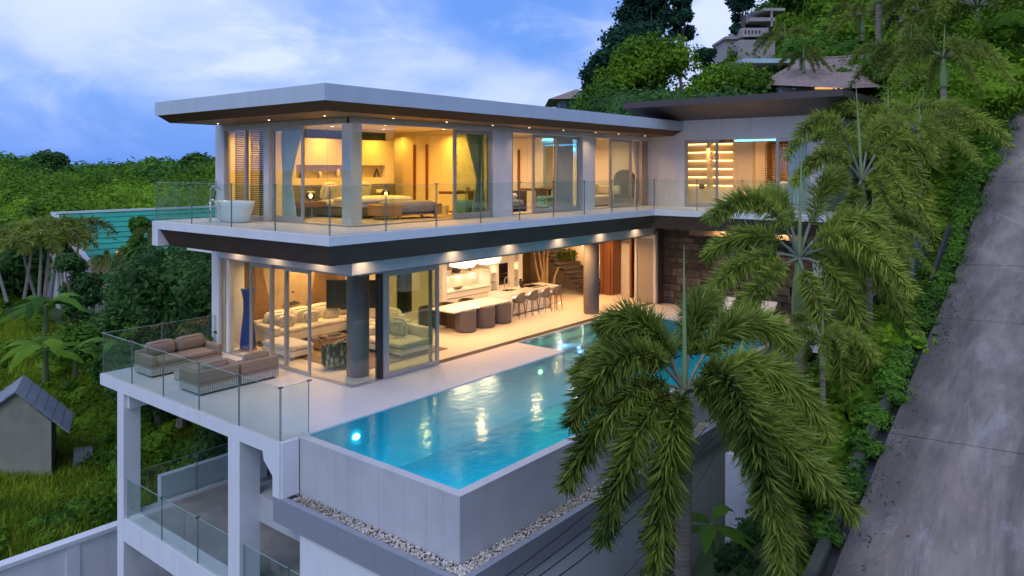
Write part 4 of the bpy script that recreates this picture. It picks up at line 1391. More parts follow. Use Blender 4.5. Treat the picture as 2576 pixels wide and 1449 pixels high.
MB().tube([(10.25, 3.42, .93), (10.25, 3.42, 1.25), (10.25, 3.40, 1.36), (10.25, 3.32, 1.42), (10.25, 3.22, 1.38), (10.25, 3.19, 1.25), (10.25, 3.19, 1.12)], 0.016).build('neck', chrome, TP, smooth=True)
MB().tube([(10.25, 3.42, 1.15), (10.25, 3.20, 1.15)], 0.008).build('arm', chrome, TP)
KB = thing('knife_block', 'slanted black knife block on the island', 'knife block', (11.05, 3.2, .931))
MB().prism([(3.12, .931), (3.24, .931), (3.30, 1.17), (3.20, 1.20)], 10.98, 11.10, 'x').build('block', blackmat, KB)
MB().box(11.0, 11.08, 3.22, 3.29, 1.19, 1.27).build('knife_handles', blackm, KB)
DT = thing('dining_table', 'long white stone dining table butting against the island', 'table', (7.8, 2.9, 0))
wallp('top', quartz, (6.18, 9.34, 2.28, 3.50, 0.71, 0.755), parent=DT, bevel=.004)
wallp('pedestal', mat('bronze_pedestal', (0.15, 0.105, 0.065), .4, metal=.3, var=.2), (6.86, 7.12, 2.86, 3.3, 0, .709), parent=DT)
wallp('pedestal', mat('bronze_pedestal', (0.15, 0.105, 0.065), .4), (8.5, 8.8, 2.7, 3.1, 0, .709), parent=DT)


def dchair(label, x, y, d, m):
    T = thing('dining_chair', label, 'chair', (x, y, 0), group='barrel dining chairs round the white table')
    barrel(T, x, y, 0.36, 0.03, 0.76, m, d, 1.3, 0.44, low=0.70)
    return T


for x, l in ((6.86, 'charcoal barrel dining chair nearest the glass panel, on the pool side of the table'), (7.86, 'charcoal barrel dining chair second of three on the pool side of the table'), (8.80, 'charcoal barrel dining chair on the pool side, next to the bar stools')):
    dchair(l, x, 2.36, PI / 2, charfab)
for x, l in ((6.4, 'brown leather tub dining chair at the cut off left end of the far side'), (7.35, 'brown leather tub dining chair in the middle of the far side of the table'), (8.45, 'brown leather tub dining chair on the far side nearest the island')):
    dchair(l, x, 3.72, -PI / 2, darkleather)

BS = thing('bar_stool', 'grey shell bar stool nearest the dining table', 'stool', (9.89, 2.42, 0), group='bar stools along the island')
n_ = 18
vs, fs = [], []
for i in range(n_ + 1):
    a = PI + (i / n_) * PI  # back towards -y
    e = abs(2 * i / n_ - 1)
    top = 0.99 - 0.27 * e ** 2.4
    for rr, zz in ((0.20, 0.60), (0.235, 0.74), (0.235, top - .02), (0.222, top), (0.205, top - .02), (0.20, 0.70)):
        vs.append((9.89 + rr * math.cos(a), 2.42 + rr * math.sin(a) * 0.95, zz))
for i in range(n_):
    for k in range(6):
        k2 = (k + 1) % 6
        fs.append((i * 6 + k, (i + 1) * 6 + k, (i + 1) * 6 + k2, i * 6 + k2))
fs += [tuple(range(6)), tuple(reversed(range(n_ * 6, n_ * 6 + 6)))]
stm = mat('stool_grey_fabric', (0.16, 0.135, 0.135), .9, var=.06)
MB().add(vs, fs).build('backrest', stm, BS, smooth=True)
MB().cushion(9.68, 10.10, 2.22, 2.70, 0.60, 0.72, .2).build('seat', stm, BS, smooth=True)
MB().lathe([(0.18, .57), (.19, .60)], 9.89, 2.42, 20).build('seat_ring', wood, BS)
for sx, sy in ((-1, -1), (1, -1), (-1, 1), (1, 1)):
    MB().tube([(9.89 + sx * .13, 2.42 + sy * .13, .58), (9.89 + sx * .19, 2.42 + sy * .19, 0)], [.022, .014], 8).build('leg', walnut, BS, smooth=True)
MB().tube([(9.89 - .17, 2.42 - .17, .24), (9.89 + .17, 2.42 - .17, .24), (9.89 + .17, 2.42 + .17, .24), (9.89 - .17, 2.42 + .17, .24), (9.89 - .17, 2.42 - .17, .24)], .006, 6).build('foot_rail', chrome, BS)
for x, l in ((10.72, 'grey shell bar stool second from the dining table'), (11.53, 'grey shell bar stool third from the dining table'), (12.28, 'grey shell bar stool at the far end of the island')):
    dup(BS, (x, 2.42, 0), label=l)

# pendants
pend = bpy.data.materials.new('pendant_glow')
pend.use_nodes = True
t_ = pend.node_tree
p_ = t_.nodes['Principled BSDF']
nz = N(t_, 'ShaderNodeTexNoise')
nz.inputs['Scale'].default_value = 9
nz.inputs['Detail'].default_value = 5
g_ = N(t_, 'ShaderNodeNewGeometry')
t_.links.new(g_.outputs['Position'], nz.inputs['Vector'])
cr = N(t_, 'ShaderNodeValToRGB')
cr.color_ramp.elements[0].position = 0.35
cr.color_ramp.elements[0].color = (1.0, 0.50, 0.18, 1)
cr.color_ramp.elements[1].position = 0.6
cr.color_ramp.elements[1].color = (1.0, 0.86, 0.62, 1)
t_.links.new(nz.outputs['Fac'], cr.inputs[0])
t_.links.new(cr.outputs[0], p_.inputs['Emission Color'])
p_.inputs['Emission Strength'].default_value = 1.7
pend.cycles.emission_sampling = 'NONE'
for (x, l) in ((7.35, 'feathery glowing pendant lamp nearer the glass panel, above the dining table'), (8.65, 'feathery glowing pendant lamp nearer the island, above the dining table')):
    PD = thing('pendant_lamp', l, 'lamp', (x, 2.95, 2.3), group='feather pendant lamps over the table')
    b = MB()
    seg, rings = 40, 14
    vs, fs = [], []
    for j in range(rings + 1):
        ph = PI * j / rings
        for k in range(seg):
            a = 2 * PI * k / seg
            rr = 0.50 * math.sin(ph) ** 0.55 * (1 + 0.10 * math.sin(7 * a + 3 * math.cos(4 * ph)) + random.uniform(-.06, .06))
            vs.append((x + rr * math.cos(a), 2.95 + rr * math.sin(a), 2.32 + 0.20 * math.cos(ph) * (1 + random.uniform(-.15, .15))))
    for j in range(rings):
        for k in range(seg):
            k2 = (k + 1) % seg
            fs.append((j * seg + k, (j + 1) * seg + k, (j + 1) * seg + k2, j * seg + k2))
    b.add(vs, fs).build('shade', pend, PD, smooth=False)
    MB().tube([(x, 2.95, 2.5), (x, 2.95, 2.955)], .004, 5).build('cord', blackmat, PD)
    lamp('pendant_light', (x, 2.95, 2.06), 12, (1, .62, .32), 0.7, spread=175, parent=PD)

# lounger on the pool deck
for i, (x, y, l) in enumerate([(14.3, -5.2, 'white slatted pool lounger on the far deck, half hidden by palm fronds'), (14.3, -3.6, 'white slatted pool lounger nearer the stone wall waterfall')]):
    L_ = thing('pool_lounger', l, 'lounger', (x, y, 0), group='white loungers at the end of the pool')
    wallp('frame', white2, (x - .95, x + .95, y - .33, y - .29, .22, .28), (x - .95, x + .95, y + .29, y + .33, .22, .28), parent=L_)
    for k in range(12):
        wallp('slat', white2, (x - .93 + k * .1, x - .85 + k * .1, y - .29, y + .29, .255, .275), parent=L_)
    bk = MB()
    bk.prism([(x + .3, .28), (x + .9, .72), (x + .88, .75), (x + .28, .31)], y - .29, y + .29, 'y')
    bk.build('backrest', white2, L_)
    for sx in (-.85, .8):
        for sy in (-.31, .31):
            wallp('leg', white2, (x + sx, x + sx + .05, y + sy - .02, y + sy + .02, 0, .22), parent=L_)

# indoor tree
def limb(b, p0, p1, r0, r1, wob=0.1, n=6, seg=7):
    p0, p1 = np.array(p0, float), np.array(p1, float)
    pts = [p0 + (p1 - p0) * k / n + (rng.normal(0, wob, 3) * (0.0 if k in (0,) else 1) * math.sin(PI * k / n)) for k in range(n + 1)]
    b.tube([tuple(p) for p in pts], list(np.linspace(r0, r1, n + 1)), seg)
    return pts[-1]


def leafcloud(centers, radii, n, size, squash=0.75, shell=0.55, up=0.35, elong=1.6):
    """n bent quads spread over ellipsoidal lobes; returns verts (n*4,3)"""
    centers = np.asarray(centers, float)
    radii = np.asarray(radii, float)
    w_ = radii ** 2
    li = rng.choice(len(radii), n, p=w_ / w_.sum())
    d = rng.normal(size=(n, 3))
    d /= np.linalg.norm(d, axis=1, keepdims=True)
    rad = shell + (1 - shell) * rng.random(n) ** 0.6 + 0.22 * rng.random(n) ** 3
    noise = 1 + 0.24 * np.sin(d[:, 0] * 5 + li) * np.cos(d[:, 1] * 6 + li * 2) + 0.12 * np.sin(d[:, 2] * 13 + d[:, 0] * 9 + li * 3) + rng.normal(0, 0.06, n)
    rr = radii[li] * rad * noise
    c = centers[li] + d * rr[:, None] * np.array([1, 1, squash])
    nrm = d + rng.normal(0, 0.55, (n, 3)) + np.array([0, 0, up])
    nrm /= np.linalg.norm(nrm, axis=1, keepdims=True)
    t = np.cross(nrm, rng.normal(size=(n, 3)))
    t /= np.linalg.norm(t, axis=1, keepdims=True) + 1e-9
    b_ = np.cross(nrm, t)
    s = size * rng.uniform(0.6, 1.4, (n, 1))
    a = t * s * elong * 0.5
    b2 = b_ * s * 0.5
    v = np.stack([c - a, c + b2 * 0.9 - nrm * s * 0.1, c + a, c - b2 * 0.9 - nrm * s * 0.1], 1)
    return v.reshape(-1, 3)


IT = thing('indoor_tree', 'multi stemmed pale bark indoor tree beneath the floating staircase', 'tree', (14.9, 4.9, 0))
b = MB()
tops = []
for (dx, dy, h) in [(-0.30, 0.22, 2.9), (-0.06, 0.06, 2.9), (0.10, -0.08, 2.9), (-0.42, 0.34, 1.9), (0.36, -0.45, 1.2)]:
    tops.append(limb(b, (14.9 + dx * .3, 4.9 + dy * .3, 0), (14.9 + dx, 4.9 + dy, h), .075, .04, .03))
b.build('trunk', palebark, IT, smooth=True)
v = leafcloud([(14.1, 5.5, 2.72), (14.5, 5.2, 2.85), (15.65, 4.1, 1.78), (15.45, 4.35, 1.7), (14.8, 4.4, 2.95)], [.5, .4, .36, .3, .3], 2600, .07)
npmesh('foliage', v - np.array([14.9, 4.9, 0]), 4, lf_in, IT, rnd=rng.random(len(v) // 4))

# ================================================================== UPPER FLOOR
Z = Z1 + 0.008
# bathtub
BT = thing('bathtub', 'freestanding white oval bathtub on the upper balcony', 'bathtub', (-0.85, 4.15, Z))
prof = [(0.26, 0.0), (0.29, 0.02), (0.33, 0.2), (0.375, 0.42), (0.40, 0.57), (0.395, 0.58), (0.37, 0.575), (0.34, 0.42), (0.29, 0.2), (0.22, 0.13), (0.0, 0.12)]
tm = MB().lathe([(r_ * 1.0, z_ + Z) for r_, z_ in prof], 0, 0, 48, sx=1.0, sy=2.08, cap=True)
tm.v = [(x - .85, y + 4.15, z) for x, y, z in tm.v]
tm.build('tub', mat('bath_acrylic', (0.82, 0.82, 0.82), 0.25, var=0.01), BT, smooth=True)
FA = thing('bath_tap', 'chrome floor standing bath tap with hand shower and looped hose beside the bathtub', 'tap', (-1.45, 4.35, Z))
fx, fy = -1.42, 4.42
MB().tube([(fx, fy, Z), (fx, fy, Z + .62)], .027, 10).build('column', chrome, FA, smooth=True)
MB().tube([(fx, fy, Z + .6), (fx, fy, Z + .92), (fx + .03, fy - .03, Z + .99), (fx + .10, fy - .08, Z + 1.01), (fx + .17, fy - .14, Z + .96), (fx + .2, fy - .17, Z + .88)], .015, 10).build('spout', chrome, FA, smooth=True)
MB().tube([(fx + .07, fy - .09, Z + .6), (fx + .09, fy - .12, Z + .88)], .016, 8).build('hand_shower', dframe, FA)
MB().tube([(fx, fy, Z + .62), (fx + .07, fy - .09, Z + .62)], .014, 8).build('mixer', chrome, FA)
hp = [(fx + .07, fy - .09, Z + .6), (fx + .02, fy - .02, Z + .45)]
hp = [(fx + .07 + .12 * math.sin(a) * .63 + .04, fy - .09 - .12 * math.sin(a) * .78, Z + .33 + .30 * math.cos(a)) for a in np.linspace(0, PI * 1.0, 9)] + [(fx - .09 * math.sin(a) , fy + .11 * math.sin(a), Z + .30 - .27 * math.cos(a)) for a in np.linspace(0, PI, 9)]
MB().tube(hp, .008, 6).build('hose', chrome, FA, smooth=True)

# blinds
def blind(label, plane, c, a0, a1, z0, z1, step=0.055, parent_thing=None, tilt=0.036):
    T = thing('venetian_blind', label, 'blind', (c if plane == 'x' else a0, a0 if plane == 'x' else c, z0))
    me = None
    z = z0
    while z < z1:
        if me is None:
            b = MB()
            if plane == 'x':
                b.add([(c - .02, a0, z0), (c + .02, a0, z0 + tilt), (c + .02, a1, z0 + tilt), (c - .02, a1, z0), (c - .02, a0, z0 + .004), (c + .02, a0, z0 + tilt + .004), (c + .02, a1, z0 + tilt + .004), (c - .02, a1, z0 + .004)],
                      [(0, 3, 2, 1), (4, 5, 6, 7), (0, 1, 5, 4), (1, 2, 6, 5), (2, 3, 7, 6), (3, 0, 4, 7)])
            else:
                b.add([(a0, c - .02, z0), (a1, c - .02, z0), (a1, c + .02, z0 + tilt), (a0, c + .02, z0 + tilt), (a0, c - .02, z0 + .004), (a1, c - .02, z0 + .004), (a1, c + .02, z0 + tilt + .004), (a0, c + .02, z0 + tilt + .004)],
                      [(0, 3, 2, 1), (4, 5, 6, 7), (0, 1, 5, 4), (1, 2, 6, 5), (2, 3, 7, 6), (3, 0, 4, 7)])
            first = b.build('slat', blindm, T)
            me = first.data
            loc0 = first.location.copy()
        else:
            o = bpy.data.objects.new('slat', me)
            COL.objects.link(o)
            o.parent = T
            o.location = loc0 + Vector((0, 0, z - z0))
        z += step
    b = MB()
    for k in (0.15, 0.85):
        a = a0 + (a1 - a0) * k
        if plane == 'x':
            b.box(c - .024, c - .022, a - .015, a + .015, z0, z1)
        else:
            b.box(a - .015, a + .015, c - .024, c - .022, z0, z1)
    b.build('ladder_tape', blindm, T)
    return T


blind('brown timber blind behind the left bathroom pane, its left edge leaving a lit gap', 'x', 0.11, 4.97, 5.72, Z + .06, 6.72)
blind('brown timber blind behind the right bathroom pane, above the bathtub', 'x', 0.11, 3.95, 4.90, Z + .06, 6.72)


def curtain(label, p0, p1, z0, z1, m, amp=0.035, n=60, tie=None, waves=9, spread0=1.0, bot=1.0, top_shift=(0, 0)):
    """a pleated sheet from p0 to p1, gathered towards p0 at height tie"""
    d = Vector((p1[0] - p0[0], p1[1] - p0[1]))
    L = d.length
    d /= L
    nn = Vector((-d.y, d.x))
    rows = 16
    vs, fs = [], []
    for j in range(rows + 1):
        s = j / rows
        z = z0 + (z1 - z0) * s
        k = 1.0
        if tie is not None:
            dz = s - tie
            k = 0.42 + 0.58 * min(1, abs(dz) / (1 - tie if dz > 0 else tie) * 1.0) ** 1.2 if True else 1
            if dz < 0:
                k = 0.42 + 0.25 * min(1, -dz / tie)
        for i in range(n + 1):
            q = i / n
            w_ = math.sin(q * waves * 2 * PI + math.sin(j * .35)) * amp * (0.6 + 0.4 * k)
            x = p0[0] + d.x * q * L * k + nn.x * w_
            y = p0[1] + d.y * q * L * k + nn.y * w_
            vs.append((x, y, z))
    for j in range(rows):
        for i in range(n):
            a = j * (n + 1) + i
            fs.append((a, a + 1, a + n + 2, a + n + 1))
    b = MB().add(vs, fs)
    o = b.build('curtain', m, smooth=True)
    return tag(o, label, 'curtain')


curtain('cream curtain tied back behind the left sliding pane of the corner bedroom', (0.22, 3.42), (0.22, 2.35), Z + .02, 6.78, teal_curt, tie=0.42)
curtain('golden curtain gathered inside the tinted panel of the corner bedroom', (5.38, 0.25), (4.55, 0.25), Z + .02, 6.78, curtainm, tie=0.42)
curtain('sheer grey curtain drawn across the right pane of the study', (9.15, 0.28), (10.35, 0.28), Z + .02, 6.78, curtainm, waves=14, amp=.03)
curtain('sheer curtain at the left edge of the lounge opening', (11.32, 0.25), (11.9, 0.25), Z + .02, 6.78, curtainm, tie=0.45)
curtain('sheer curtain tied back at the right edge of the lounge window', (15.1, 0.25), (14.55, 0.25), Z + .02, 6.78, curtainm, tie=0.42)
curtain('pale teal curtain hanging at the right end of the wing window', (15.62, -6.55), (15.62, -5.72), Z + .02, 6.74, teal_curt, waves=6)

# bed wall
BWt = thing('headboard_wall', 'cream bedroom wall with a long display niche and dark clerestory strip above the bed', 'wall', (3, 4.3, Z))
cream = mat('cream_wall_panel', (0.74, 0.66, 0.46), 0.6, var=0.02)
wallp('panel', cream, (1.0, 5.28, 4.28, 4.45, Z, 5.34), (1.0, 1.30, 4.28, 4.45, 5.34, 5.75), (4.88, 5.28, 4.28, 4.45, 5.34, 5.75), (1.0, 5.28, 4.28, 4.45, 5.75, 6.58), parent=BWt)
wallp('niche_back', mat('niche_shade', (0.46, 0.38, 0.24), 0.6), (1.30, 4.88, 4.44, 4.47, 5.34, 5.75), parent=BWt)
wallp('clerestory_glass', blackm, (1.0, 4.95, 4.36, 4.40, 6.60, 6.87), parent=BWt)
wallp('clerestory_frame', cream, (4.95, 5.28, 4.30, 4.45, 6.58, 6.95), (1.0, 4.95, 4.30, 4.44, 6.87, 6.95), parent=BWt)
HB = thing('headboard', 'wide olive green leather headboard behind the bed', 'headboard', (3.2, 4.2, Z))
xs = np.linspace(1.02, 5.30, 6)
for a, c_ in zip(xs[:-1], xs[1:]):
    MB().box(a + .004, c_ - .004, 4.20, 4.275, Z, 5.12).build('panel', olivefab, HB, bevel=.01)
BD = thing('bed', 'double bed with white linen and grey base in the corner bedroom', 'bed', (2.95, 3.2, Z))
wallp('base', mat('bed_base_fabric', (0.22, 0.20, 0.16), .9), (1.98, 3.98, 2.15, 4.15, Z + .06, Z + .30), parent=BD, bevel=.03)
MB().cushion(1.95, 4.0, 2.12, 4.15, Z + .30, Z + .55, .08).build('mattress', whitefab, BD, smooth=True)
MB().cushion(1.9, 4.05, 2.05, 3.3, Z + .46, Z + .64, .25).build('duvet', whitefab, BD, smooth=True)
cushion_thing('white pillow nearest the left bedside table', (2.25, 3.95, Z + .80), .35, 0.05, whitefab, th=.16, cat='pillow', name='pillow')
cushion_thing('grey cushion leaning on the left white pillow of the bed', (2.45, 3.75, Z + .76), .42, 0.05, mat('stone_cushion', (.52, .50, .42), .9), cat='pillow', name='pillow')
cushion_thing('white pillow on the far side of the bed beyond the white column', (3.55, 3.95, Z + .80), .35, -0.05, whitefab, th=.16, cat='pillow', name='pillow')
cushion_thing('cream cushion leaning on the right pillow of the bed', (3.48, 3.75, Z + .76), .42, -0.05, mat('stone_cushion', (.52, .50, .42), .9), cat='pillow', name='pillow')
one(MB().box(0.6, 5.4, 0.55, 3.4, Z + .0, Z + .012), 'bedroom_rug', bedrug, 'pale grey rug under the bed and bench', 'rug')
BN = thing('bed_bench', 'grey upholstered bench with curved oak ends at the foot of the bed', 'bench', (2.95, 1.35, Z), rot=math.radians(-12))
MB().cushion(-.78, .95, -.38, .38, .16, .54, .08).build('cushion', greyfab, BN, world=False, smooth=True)
MB().prism([(-1.0, -.42), (-.35, -.42), (-.35, -.39), (-.8, -.39), (-.8, .39), (-.35, .39), (-.35, .42), (-1.0, .42), (-1.06, .36), (-1.06, -.36)], .12, .44).build('oak_end', wood, BN, world=False, bevel=.01)
MB().prism([(1.05, -.42), (.80, -.42), (.80, -.39), (.96, -.39), (.96, .39), (.80, .39), (.80, .42), (1.05, .42)], .12, .44).build('oak_end', wood, BN, world=False, bevel=.01)
MB().box(-.8, .96, -.38, .38, .12, .16).build('rail', wood, BN, world=False)
for sx in (-.42, .82):
    for sy in (-.38, .38):
        MB().box(sx - .03, sx + .03, sy - .03, sy + .03, 0, .12).build('leg', wood, BN, world=False)
BN.location = (3.05, 1.32, Z)
for (x, l, l2) in ((1.42, 'oak bedside table left of the bed', 'smoked glass globe lamp glowing on the left bedside table'), (4.42, 'oak bedside table right of the bed', 'smoked glass globe lamp glowing on the right bedside table')):
    NT = thing('bedside_table', l, 'table', (x, 3.8, Z))
    wallp('box', walnut, (x - .34, x + .40, 3.5, 4.15, Z + .34, Z + .50), parent=NT, bevel=.006)
    wallp('leg', chrome, (x - .02, x + .02, 3.62, 3.66, Z, Z + .34), (x - .02, x + .02, 4.0, 4.04, Z, Z + .34), parent=NT)
    GL = thing('bedside_lamp', l2, 'lamp', (x, 3.75, Z + .5))
    MB().lathe([(.05, Z + .50), (.05, Z + .56)], x + .02, 3.75, 12).build('base', mat('brass', (.6, .4, .15), .25, metal=1.0), GL)
    MB().lathe([(.05, Z + .56), (.13, Z + .60), (.165, Z + .68), (.13, Z + .76), (.05, Z + .79)], x + .02, 3.75, 20, cap=False).build('globe', glassmat('smoked_globe', (.30, .20, .12), 1.5, gain=1.5), GL, smooth=True)
    MB().lathe([(.01, Z + .60), (.05, Z + .65), (.05, Z + .70), (.01, Z + .74)], x + .02, 3.75, 14).build('bulb', emat('bulb_glow', (1, .68, .35), 45), GL, smooth=True)
    lamp('bedside_light', (x + .02, 3.75, Z + .84), 5, YEL, .08, kind='POINT', parent=GL)
for (x, zz, l) in ((1.78, 4.88, 'left'), (4.55, 4.88, 'right')):
    one(MB().box(x - .14, x + .14, 4.19, 4.199, zz - .05, zz + .06), 'switch_plate', white2, 'white double switch plate above the %s bedside table' % l, 'switch')
for (x, s, l) in ((2.25, .20, 'small white figurine in the display niche, left'), (2.95, .30, 'taller white figurine in the middle of the display niche'), (3.75, .12, 'low dark ornament in the display niche'), (1.55, .16, 'dark ornament at the left end of the display niche')):
    one(MB().lathe([(.05, 5.341), (.04, 5.341 + s * .3), (.065, 5.341 + s * .55), (.045, 5.341 + s * .8), (.02, 5.341 + s)], x, 4.36, 10), 'figurine', white2 if 'white' in l else blackmat, l, 'figurine', smooth=True)
A_ = MB()
A_.prism([(4.42, 5.341), (4.47, 5.341), (4.58, 5.62), (4.55, 5.64)], 4.34, 4.37, 'y')
A_.prism([(4.72, 5.341), (4.67, 5.341), (4.56, 5.62), (4.59, 5.64)], 4.34, 4.37, 'y')
one(A_, 'ornament', blackmat, 'black inverted V shaped ornament at the right end of the niche', 'ornament')
dr = thing('bedroom_door', 'dark brown bedroom door with steel handle beyond the headboard', 'door', (5.75, 5.4, Z))
wallp('leaf', mat('door_brown', (.10, .045, .02), .5), (5.30, 6.1, 5.35, 5.40, Z, 6.45), parent=dr)
MB().tube([(5.95, 5.30, 5.2), (5.80, 5.30, 5.2)], .012).build('handle', chrome, dr)
wallp('bath_partition', cream, (5.28, 6.25, 5.42, 5.5, Z, 6.95), (3.2, 3.3, 4.45, 6.2, Z, 6.95))

WR = thing('bedroom_wardrobe', 'cream wardrobe wall with two long brown handles in the corner bedroom', 'wardrobe', (6.2, 3, Z))
ws = mat('cream_wardrobe_door', (0.78, 0.70, 0.50), 0.5, var=0.015)
for a, c_ in ((4.85, 4.18), (4.18, 3.52), (3.52, 2.88), (2.88, 2.22)):
    MB().box(6.16, 6.245, c_ + .004, a - .004, Z + .07, 6.80).build('door', ws, WR)
wallp('plinth', mat('plinth_brown', (.25, .17, .08), .6), (6.18, 6.24, 2.22, 4.85, Z, Z + .07), parent=WR)
wallp('cornice', ws, (6.17, 6.245, 2.22, 5.3, 6.81, 6.945), parent=WR)
for y in (4.16, 3.54):
    MB().prism([(y - .055, 4.52), (y + .055, 4.52), (y + .055, 6.44), (y + .03, 6.49), (y, 6.50), (y - .03, 6.49), (y - .055, 6.44)], 6.12, 6.155, 'x').build('handle', redwood, WR)


def desk(label, x0, x1, y0, y1, T=None):
    D = thing('desk', label, 'desk', ((x0 + x1) / 2, (y0 + y1) / 2, Z))
    wallp('top', redwood, (x0, x1, y0, y1, Z + .70, Z + .78), parent=D, bevel=.008)
    wallp('side', walnut, (x1 - .05, x1, y0 + .02, y1 - .02, Z, Z + .70), parent=D)
    return D


def dchair2(label, x, y, rot, group='wooden desk chairs with aqua seats'):
    T = thing('desk_chair', label, 'chair', (x, y, Z), rot=rot, group=group)
    MB().cushion(-.27, .27, -.27, .27, .34, .50, .15).build('seat', aqua_fab, T, world=False, smooth=True)
    MB().box(-.27, .27, -.25, .25, .12, .36).build('seat_box', aqua_fab, T, world=False, bevel=.04)
    for sx, sy, t_ in ((-.27, -.25, .34), (.27, -.25, .34), (-.27, .27, .82), (.27, .27, .82)):
        MB().tube([(sx * 1.12, sy * 1.15, 0), (sx, sy, t_ * .6), (sx * .98, sy * 1.02, t_)], [.014, .020, .014], 6).build('leg', wood, T, world=False)
    vs = [(.29 * math.cos(a), .02 + .27 * math.sin(a), .80 + .03 * math.cos(3 * a)) for a in np.linspace(-.25, PI + .25, 13)]
    MB().tube(vs, .018, 7).build('back_rail', wood, T, world=False, smooth=True)
    return T


desk('reddish timber desk behind the tinted bedroom panel', 4.7, 6.1, 0.95, 1.55)
dchair2('wooden desk chair with aqua patterned seat at the corner bedroom desk', 5.05, 0.72, PI)
one(MB().lathe([(.11, Z), (.13, Z + .3)], 5.35, 1.9, 14), 'waste_bin', creamfab, 'cream waste bin under the bedroom desk', 'bin')
one(MB().box(5.55, 5.75, 1.15, 1.35, Z + .781, Z + .90), 'tissue_box', white2, 'white tissue box on the bedroom desk', 'box')

# study / room 2
WR2 = thing('study_wardrobe', 'cream wardrobe wall with one long brown handle in the second room', 'wardrobe', (10.5, 3, Z))
for a, c_ in ((4.6, 3.9), (3.9, 3.2), (3.2, 2.45), (2.45, 1.70)):
    MB().box(10.46, 10.545, c_ + .004, a - .004, Z + .07, 6.80).build('door', mat('pale_wardrobe_door', (0.80, 0.74, 0.62), .5, var=.01), WR2)
MB().prism([(2.82, 4.70), (2.92, 4.70), (2.92, 6.33), (2.90, 6.38), (2.87, 6.39), (2.84, 6.38), (2.82, 6.33)], 10.42, 10.455, 'x').build('handle', redwood, WR2)
wallp('plinth', ws, (10.48, 10.545, 1.7, 4.6, Z, Z + .07), parent=WR2)
wallp('wall', white2, (6.4, 10.55, 4.9, 5.0, Z1, 6.95))
desk('reddish timber desk in the second upper room', 9.35, 10.4, 1.35, 2.0)
dchair2('wooden desk chair with aqua patterned seat in the second upper room', 9.75, 1.05, PI)
SB = thing('daybed', 'grey daybed with dark timber rail and bolster in the second upper room', 'daybed', (7.9, 1.5, Z))
wallp('base', mat('dark_timber', (.09, .06, .045), .5), (6.9, 8.6, 1.05, 1.75, Z + .10, Z + .18), parent=SB)
MB().cushion(6.9, 8.56, 1.08, 1.72, Z + .18, Z + .42, .08).build('mattress', greyfab, SB, smooth=True)
wallp('back_rail', mat('dark_timber', (.09, .06, .045), .5), (6.85, 8.62, 1.75, 1.80, Z + .1, Z + .72), (8.57, 8.62, 1.05, 1.75, Z, Z + .72), parent=SB)
MB().lathe([(.10, 0), (.115, .04), (.115, .52), (.10, .56)], 0, 0, 16).build('bolster', whitefab, SB, world=False, smooth=True)
bo = [c for c in SB.children if c.name.startswith('bolster')][0]
bo.rotation_euler = (PI / 2, 0, PI / 2)
bo.location = (0.08, 0.0, 0.52)
MR = thing('wall_mirror', 'tall framed mirror with blue lit edge in the second upper room', 'mirror', (10.5, 1.2, Z))
wallp('frame', mat('blue_frame', (.15, .35, .5), .4), (10.44, 10.5, 0.55, 1.65, Z + .3, 6.6), parent=MR)
wallp('glass', mat('mirror_glass', (.6, .62, .6), .03, metal=1.0, var=.0), (10.43, 10.44, 0.62, 1.58, Z + .37, 6.53), parent=MR)
wallp('led_strip', emat('led_cyan', (0.10, 0.62, 1.0), 4), (10.40, 10.43, 0.3, 1.7, 6.70, 6.76), parent=MR)
lamp('cyan_light', (10.2, 1.0, 6.65), 3, (.1, .6, 1.0), .2, spread=170, parent=MR)
one(MB().box(10.40, 10.53, 0.3, 0.5, 6.3, 6.38), 'air_vent_light', emat('led_cyan2', (0.10, 0.62, 1.0), 4), 'short cyan light bar high behind the sheer curtain', 'light')

# lounge / room 3
LS = thing('curved_sofa', 'pale curved lounge sofa in the third upper room', 'sofa', (13.6, 1.6, Z))
vs = []
MB().prism([(12.2, .95), (13.2, .85), (14.2, .95), (14.9, 1.3), (14.9, 2.4), (12.1, 2.4), (11.9, 1.6)], Z + .04, Z + .42).build('base', creamfab, LS, bevel=.06)
MB().prism([(12.0, 2.1), (14.9, 2.1), (15.0, 1.1), (15.2, 1.1), (15.2, 2.5), (11.8, 2.5)], Z + .42, Z + .80).build('backrest', creamfab, LS, bevel=.06)
for k, (x, y) in enumerate(((12.5, 1.95), (12.85, 1.95), (14.0, 1.95), (14.35, 1.95))):
    cushion_thing(('patterned cream cushion at the left end of the curved lounge sofa', 'patterned cream cushion second from left on the curved lounge sofa', 'patterned cream cushion third from left on the curved lounge sofa', 'patterned cream cushion at the right end of the curved lounge sofa')[k], (x, y, Z + .62), .35, 0.1, creamfab, mat('taupe_stripe', (.30, .24, .18), .9))
AR = thing('arched_screen', 'grey green arched decorative screen behind the lounge sofa', 'screen', (15.1, 2.6, Z))
ap = [(.38, Z + .3), (1.42, Z + .3), (1.42, Z + 1.05)] + [(.9 + .52 * math.cos(a), Z + 1.05 + .42 * math.sin(a)) for a in np.linspace(0, PI, 14)] + [(.38, Z + 1.05)]
MB().prism(ap, 15.05, 15.11, 'x').build('screen', mat('green_grey_weave', (.09, .11, .09), .7, var=.4, vscale=9, stretch=(1, 1, 5)), AR)
wallp('wall', white2, (10.7, 15.3, 4.6, 4.7, Z1, 6.95))
DF = thing('open_doorway', 'dark framed doorway seen through the lounge opening', 'door', (12.9, 4.5, Z))
wallp('frame', mat('dark_frame', (.05, .022, .012), .5), (12.5, 12.62, 4.50, 4.58, Z, 6.6), (12.5, 13.6, 4.50, 4.58, 6.25, 6.62), (13.5, 13.6, 4.5, 4.58, Z, 6.25), parent=DF)
